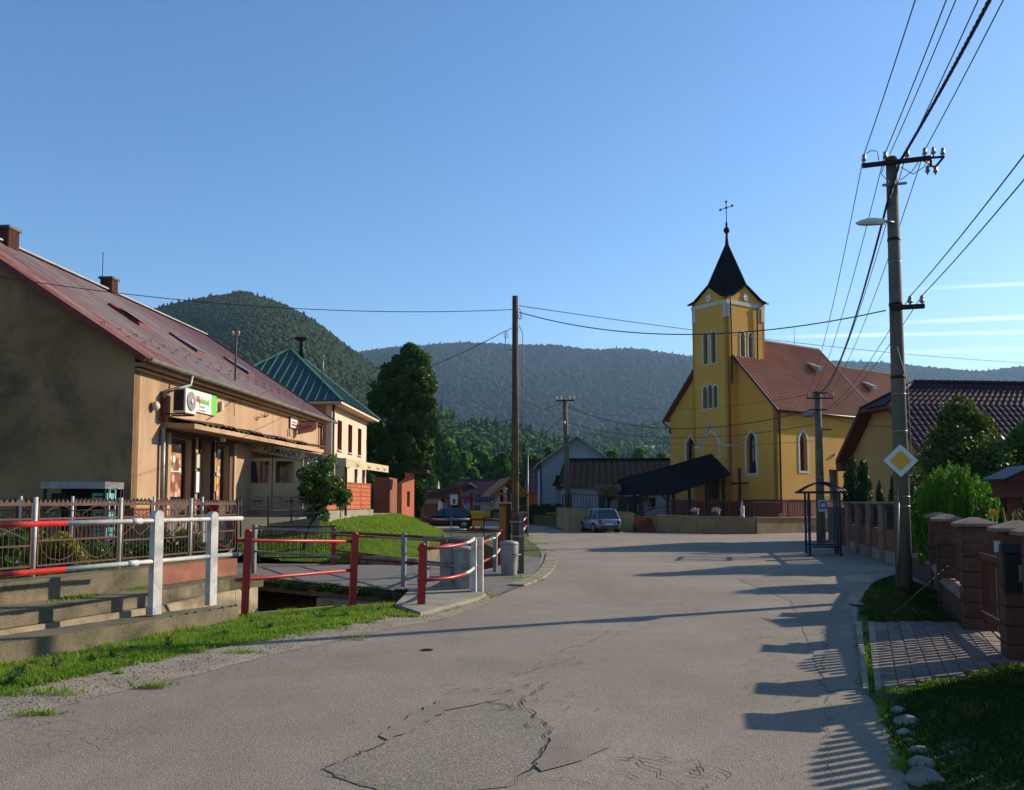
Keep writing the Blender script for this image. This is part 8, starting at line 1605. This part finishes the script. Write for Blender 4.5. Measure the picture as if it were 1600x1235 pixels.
# ================================================================ middle distance
yb = thing('yellow_bin', 'yellow wheeled recycling bin behind the dark blue car', 'bin', A(746, 822, 58.6)); yb.location.z = 0; yb.scale = (.72, .8, 1)
f = MB(); f.add([(-.42, -.35, .18), (.42, -.35, .18), (.42, .35, .18), (-.42, .35, .18), (-.56, -.45, 1.0), (.56, -.45, 1.0), (.56, .45, 1.0), (-.56, .45, 1.0)], [(0, 3, 2, 1), (4, 5, 6, 7), (0, 1, 5, 4), (1, 2, 6, 5), (2, 3, 7, 6), (3, 0, 4, 7)]); f.build('body', 'yellowbin', yb); f = MB(); f.prism([(-.62, -.5, 1.0), (.62, -.5, 1.0), (.62, .5, 1.0), (-.62, .5, 1.0)], (0, 0, .06)); f.prism([(-.58, -.4, 1.06), (.58, -.4, 1.06), (.58, .45, 1.06), (-.58, .45, 1.06)], (0, 0, .14)); f.build('lid', 'yellowbin', yb)
for x in (-.38, .38):
    for y in (-.3, .3): f = MB(); f.lathe((x, y, .09), [(.09, -.03), (.09, .03)], 10, 'y'); f.build('wheel', 'rubber', yb)
yc = thing('yellow_container', 'yellow skip like container at the far grass strip', 'container', A(763, 802, 100)); yc.location.z = 0; yc.scale = (.6, .8, .8); f = MB(); f.box(-.95, .95, -.6, .6, .15, .95); f.build('body', 'yellowbin', yc); f = MB(); [f.bar((-.9 + k * .3, -.62, .95), (-.9 + k * .3, -.62, 1.5), .06) for k in range(7)]; f.bar((-.95, -.62, 1.5), (.95, -.62, 1.5), .08); f.build('cage', 'yellowbin', yc)
# timber pergola and little kiosk
pg = thing('timber_shelter', 'dark red timber shelter with slanting roof beams behind the cars', 'shelter', (0, 0, 0)); YP = 66
for px, y0 in ((658, 777), (718, 762), (737, 770)): a = A(px, 815, YP); f = MB(); f.bar((a.x, a.y, 0), (a.x, a.y, Zat(y0, YP)), .22); f.build('post', 'brownwood', pg)
for (a, c) in (((652, 776), (734, 756)), ((656, 778), (740, 778)), ((700, 795), (712, 764)), ((724, 795), (712, 764))): f = MB(); f.bar(A(*a, YP), A(*c, YP), .2); f.build('beam', 'rustred', pg)
f = MB(); a, c = A(650, 774, YP), A(734, 754, YP); f.prism([a, c, c + Vector((.4, 5, -.3)), a + Vector((.2, 5, -.2))], (0, 0, -.08)); f.build('roof', 'maroon', pg)
t = thing('white_board', 'white framed board in the dark red timber shelter', 'board', A(709, 795, 65.5)); f = MB(); f.box(-.26, .26, 0, .06, .3, 1.0); f.build('board', 'signwhite', t); f = MB(); f.box(-.08, .12, -.01, 0, .35, .7); f.build('print', 'darkgrey', t)
ko = thing('kiosk', 'small brown kiosk with pale roof edge left of the shelter', 'kiosk', A(667, 815, 70)); ko.location.z = 0; f = MB(); f.box(-.55, .55, 0, 1.5, 0, Zat(787, 70)); f.build('body', 'honeywood', ko); f = MB(); f.box(-.6, .6, -.1, 1.6, Zat(787, 70), Zat(781, 70)); f.build('roof', 'cream', ko)
# houses
def simple_house(name, label, px0, px1, Y, ze, zr, dep, wall, roof, ridge_in=(0, 0), ov=.3, wins=(), front_h=None, wz=(1, 2)):
    a, c = A(px0, 800, Y), A(px1, 800, Y); L = c.x - a.x; t = thing(name, label, 'house', (a.x, Y, 0)); ZE_, ZR_ = Zat(ze, Y), Zat(zr, Y)
    f = MB(); ops = [rect(u - .5, u + .5, *wz) for u in wins]; wallp(f, (0, 0, 0), (1, 0, 0), rect(0, L, 0, ZE_ + .1), ops, .2); f.box(0, .2, .2, dep, 0, ZE_); f.box(L - .2, L, .2, dep, 0, ZE_); f.box(0, L, dep, dep + .2, 0, ZE_)
    f.add([(.1, 0, ZE_), (.1, dep, ZE_), (.1, dep / 2, ZR_ - .1)], [(0, 2, 1)]); f.add([(L - .1, 0, ZE_), (L - .1, dep, ZE_), (L - .1, dep / 2, ZR_ - .1)], [(0, 1, 2)]); f.build('wall', wall, t)
    f = MB(); r0, r1 = Vector((-ov + ridge_in[0], dep / 2, ZR_)), Vector((L + ov - ridge_in[1], dep / 2, ZR_)); tiled(f, (-ov, -ov, ZE_), (L + ov, -ov, ZE_), r0, r1, .5, .6, .015, .006, 3)
    f.add([(-ov, dep + ov, ZE_), (L + ov, dep + ov, ZE_), r1, r0], [(0, 1, 2, 3)]); f.add([(-ov, -ov, ZE_), (-ov, dep + ov, ZE_), r0], [(0, 2, 1)]); f.add([(L + ov, -ov, ZE_), (L + ov, dep + ov, ZE_), r1], [(0, 1, 2)]) if ridge_in[1] else None
    f.bar(r0, r1, .2, .12); f.build('roof', roof, t)
    for u in wins: f = MB(); f.box(u - .5, u + .5, .08, .12, *wz); w_ = f.build('window', 'trim', t); f = MB(); f.box(u - .42, u + .42, .06, .08, wz[0] + .08, wz[1] - .08); f.build('pane', 'glass', w_)
    return t
t = simple_house('maroon_roof_house', 'long low house with dark maroon roof beyond the parked cars', 680, 768, 100, 784, 748, 7, 'greyhouse', 'maroon', (3.0, 0), wins=(2.2, 4.6), wz=(.6, 1.5))
f = MB(); L = A(768, 800, 100).x - A(680, 800, 100).x; f.box(L + .0, L + 2.4, 0.1, 3, 0, 1.6); f.prism([(L + .0, 0, 1.4), (L + 1.7, 0, 1.4), (L + 1.7, 0, 4.2)], (0, 3, 0)); f.build('bright_annex', 'trim', t); f = MB(); f.box(L + 1.2, L + 1.6, -.05, .0, .6, 2.4); f.build('pink_panel', 'coral', t); f = MB(); f.bar((L - .1, -.3, 1.2), (L + 2, -.3, 4.6), .25); f.build('barge_board', 'honeywood', t)
simple_house('small_maroon_house', 'lower dark roofed outbuilding left of the maroon house', 642, 684, 92, 784, 764, 6, 'darkwood', 'maroon', (.6, 0))
f = MB(); p = A(778, 760, 104); v, fc = ICO[2]
t = simple_house('orange_shed', 'orange board shed with plum roof left of the grey house', 825, 850, 86, 770, 729, 6, 'orange', 'maroon', (.3, 0))
# grey gabled house
t = thing('grey_house', 'grey gabled house with light sheet roof behind the concrete pole', 'house', (A(901, 800, 75).x, 75, 0)); hw_ = 2.95; az_ = Zat(683, 75); ez_ = Zat(722, 75)
f = MB(); wallp(f, (-hw_, 0, 0), (1, 0, 0), [(0, 0), (2 * hw_, 0), (2 * hw_, ez_), (hw_, az_ - .05), (0, ez_)], [rect(.9, 1.5, 3.1, 4.0)], .3); f.box(-hw_, -hw_ + .3, .3, 10, 0, ez_); f.box(hw_ - .3, hw_, .3, 10, 0, ez_); f.build('wall', 'greyhouse', t); f = MB(); f.box(-hw_ + .9, -hw_ + 1.5, .15, .2, 3.1, 4.0); f.build('pane', 'glass', t)
f = MB()
for s_ in (-1, 1): f.prism([(0, -.45, az_ + .12), (s_ * (hw_ + .45), -.45, ez_ - .22), (s_ * (hw_ + .45), -.45, ez_ - .36), (0, -.45, az_ - .02)], (0, 10.8, 0))
f.build('roof', 'zinc', t); f = MB(); f.box(.1, .35, 1.5, 1.9, az_ - .2, az_ + .65); f.build('chimney', 'trim', t); f = MB(); f.tube([(-hw_ - .05, -.1, ez_ - .3), (-hw_ - .05, -.1, 0)], .07, 6); f.build('downpipe', 'maroon', t)
# black roofed barn
t = simple_house('black_roof_barn', 'long grey barn with wide black roof left of the church', 884, 1062, 68, 762, 714, 7, 'greyhouse', 'slate', (.6, 0), ov=.45, wins=(6.4,), wz=(1.3, 2.2))
f = MB(); f.box(2.45, 5.9, -.06, -.01, .7, 2.2); f.build('green_door', surf('dull_green', '#24402e', '#1c3425', .7, 2, 30, .1), t); f = MB(); f.box(3.0, 3.9, -.09, -.06, 1.3, 1.9); f.build('notice', 'grey_print', t)
for x in (4.6, 5.4): f = MB(); f.box(x, x + .12, -.09, -.06, 1.0, 1.6); f.build('pale_strip', 'grey_print', t)
# vine on a trellis beside the barn, hedges
p = A(950, 785, 57); t = thing('vine_trellis', 'brownish vine on a small trellis above the silver car', 'plant', (p.x, p.y, 1.3)); f = MB(); [f.bar((x, 0, 0), (x, 0, 1.4), .06) for x in (-.6, .6)]; f.bar((-.7, 0, 1.4), (.7, 0, 1.4), .06); f.build('trellis', 'honeywood', t)
leafcloud('foliage', [((-.6 + .2 * k, 0, 1.35 - .3 * (k % 2)), (.24, .3, .26)) for k in range(7)], leafmat('vine_leaves', '#5a5036', '#8a7c58', None, .3), 1300, .12, t, 71)
def hedge(label, px0, px1, y0, Y, mat='leaf_dark', n=5000, name='hedge', dep=1.2, size=.2):
    a, c = A(px0, 800, Y), A(px1, 800, Y); h_ = Zat(y0, Y); L = c.x - a.x; t = thing(name, label, 'hedge', (a.x, Y, 0)); k = max(2, int(L / .8)); f = MB(); [f.tube([(L * i / k, 0, 0), (L * i / k, 0, h_ * .7)], .03, 4) for i in range(k + 1)]; f.build('stem', 'bark', t)
    leafcloud('foliage', [((L * (i + .5) / k, 0, h_ * q), (L / k * .65, dep / 2, h_ * .32)) for i in range(k) for q in (.25, .68)], M[mat], n, size, t, int(px0), .7); return t
hedge('dark clipped hedge in front of the grey house', 826, 882, 788, 71, n=7000); hedge('dark green hedge at the foot of the maroon house', 768, 800, 796, 90, n=3000); hedge('low dark hedge right of the salmon building', 645, 662, 792, 75, n=2500)
# trees of the village edge
T = [('rounded dark tree behind the salmon building', 655, 700, 70, 120, 'leaf_far', 'broadleaf_tree'), ('dense dark tree above the maroon roof, left part', 700, 688, 62, 140, 'leaf_far', 'broadleaf_tree'), ('tall dark tree right behind the linden crown', 688, 670, 40, 170, 'leaf_far', 'broadleaf_tree'),
     ('bright green tree above the middle of the maroon roof', 752, 696, 50, 150, 'leaf_mid', 'broadleaf_tree'), ('dark tree above the right end of the maroon roof', 782, 706, 46, 130, 'leaf_far', 'broadleaf_tree'), ('olive tree left of the wooden pole', 728, 704, 44, 125, 'leaf_mid', 'broadleaf_tree'),
     ('deep green tree between wooden pole and mast', 832, 706, 44, 140, 'leaf_far', 'broadleaf_tree'), ('yellow green round tree left of the grey house gable', 862, 694, 44, 150, 'leaf_mid', 'broadleaf_tree'), ('dark round tree touching the grey house eave', 848, 712, 36, 115, 'leaf_far', 'broadleaf_tree'),
     ('shadowy tree behind the timber shelter', 668, 735, 46, 112, 'leaf_far', 'broadleaf_tree'), ('narrow tree behind the wooden pole', 805, 698, 32, 150, 'leaf_mid', 'broadleaf_tree'), ('green tree right of the grey house roof', 958, 700, 40, 160, 'leaf_mid', 'broadleaf_tree'), ('far light green tree above the black barn roof', 1000, 698, 50, 190, 'leaf_mid', 'broadleaf_tree'),
     ('small green tree beside the church eave', 1035, 704, 30, 180, 'leaf_far', 'broadleaf_tree'), ('dark tree behind the house gap left of the linden', 582, 700, 40, 110, 'leaf_far', 'broadleaf_tree'), ('spruce among the trees above the maroon roof', 738, 684, 20, 165, 'leaf_thuja', 'spruce'), ('dark spruce left of the mast', 818, 690, 18, 165, 'leaf_thuja', 'spruce'), ('slender spruce behind the olive tree', 716, 682, 18, 175, 'leaf_thuja', 'spruce')]
for i, (lb_, px, y0, w_, Y, mt, nm) in enumerate(T):
    if nm == 'spruce': conif(lb_, px, y0, 800, w_, Y, 'leaf_thuja', 3500, .9, 'spruce', 'trees at the village edge', False)
    else: gtree(lb_, px, y0, 800, w_ * 1.15, Y, mt, 5200, .0056 * Y, 80 + i, trunkh=.08, clumps=10, name=nm, group='trees at the village edge', aspect=.8, shape=.8)
sheet('far_grass_strip', [P2(745, 803), P2(820, 803), P2(822, 808), P2(745, 808)], .01, 'hill')
# low green mound with the pole at left of the beige wall
g = blades('wall_foot_grass', scatter_poly([P2(868, 820), P2(890, 826), P2(912, 829), (3.4, 56), (2.6, 63), P2(872, 815)], 6000, 77), M['grass'], .12, .02, 78); g['kind'] = 'stuff'
# ================================================================ the air
mh = bpy.data.materials.new('haze_air'); mh.use_nodes = True; n_ = mh.node_tree; n_.nodes.clear(); ou = n_.nodes.new('ShaderNodeOutputMaterial'); pv2 = n_.nodes.new('ShaderNodeVolumePrincipled')
pv2.inputs['Color'].default_value = (.42, .66, 1.0, 1); pv2.inputs['Density'].default_value = HAZE; pv2.inputs['Anisotropy'].default_value = .25; n_.links.new(pv2.outputs[0], ou.inputs['Volume'])
f = MB(); f.box(-4300, 4300, -280, 4250, -3, 760); o = f.build('haze', mh); o['kind'] = 'stuff'
bpy.context.view_layer.update()
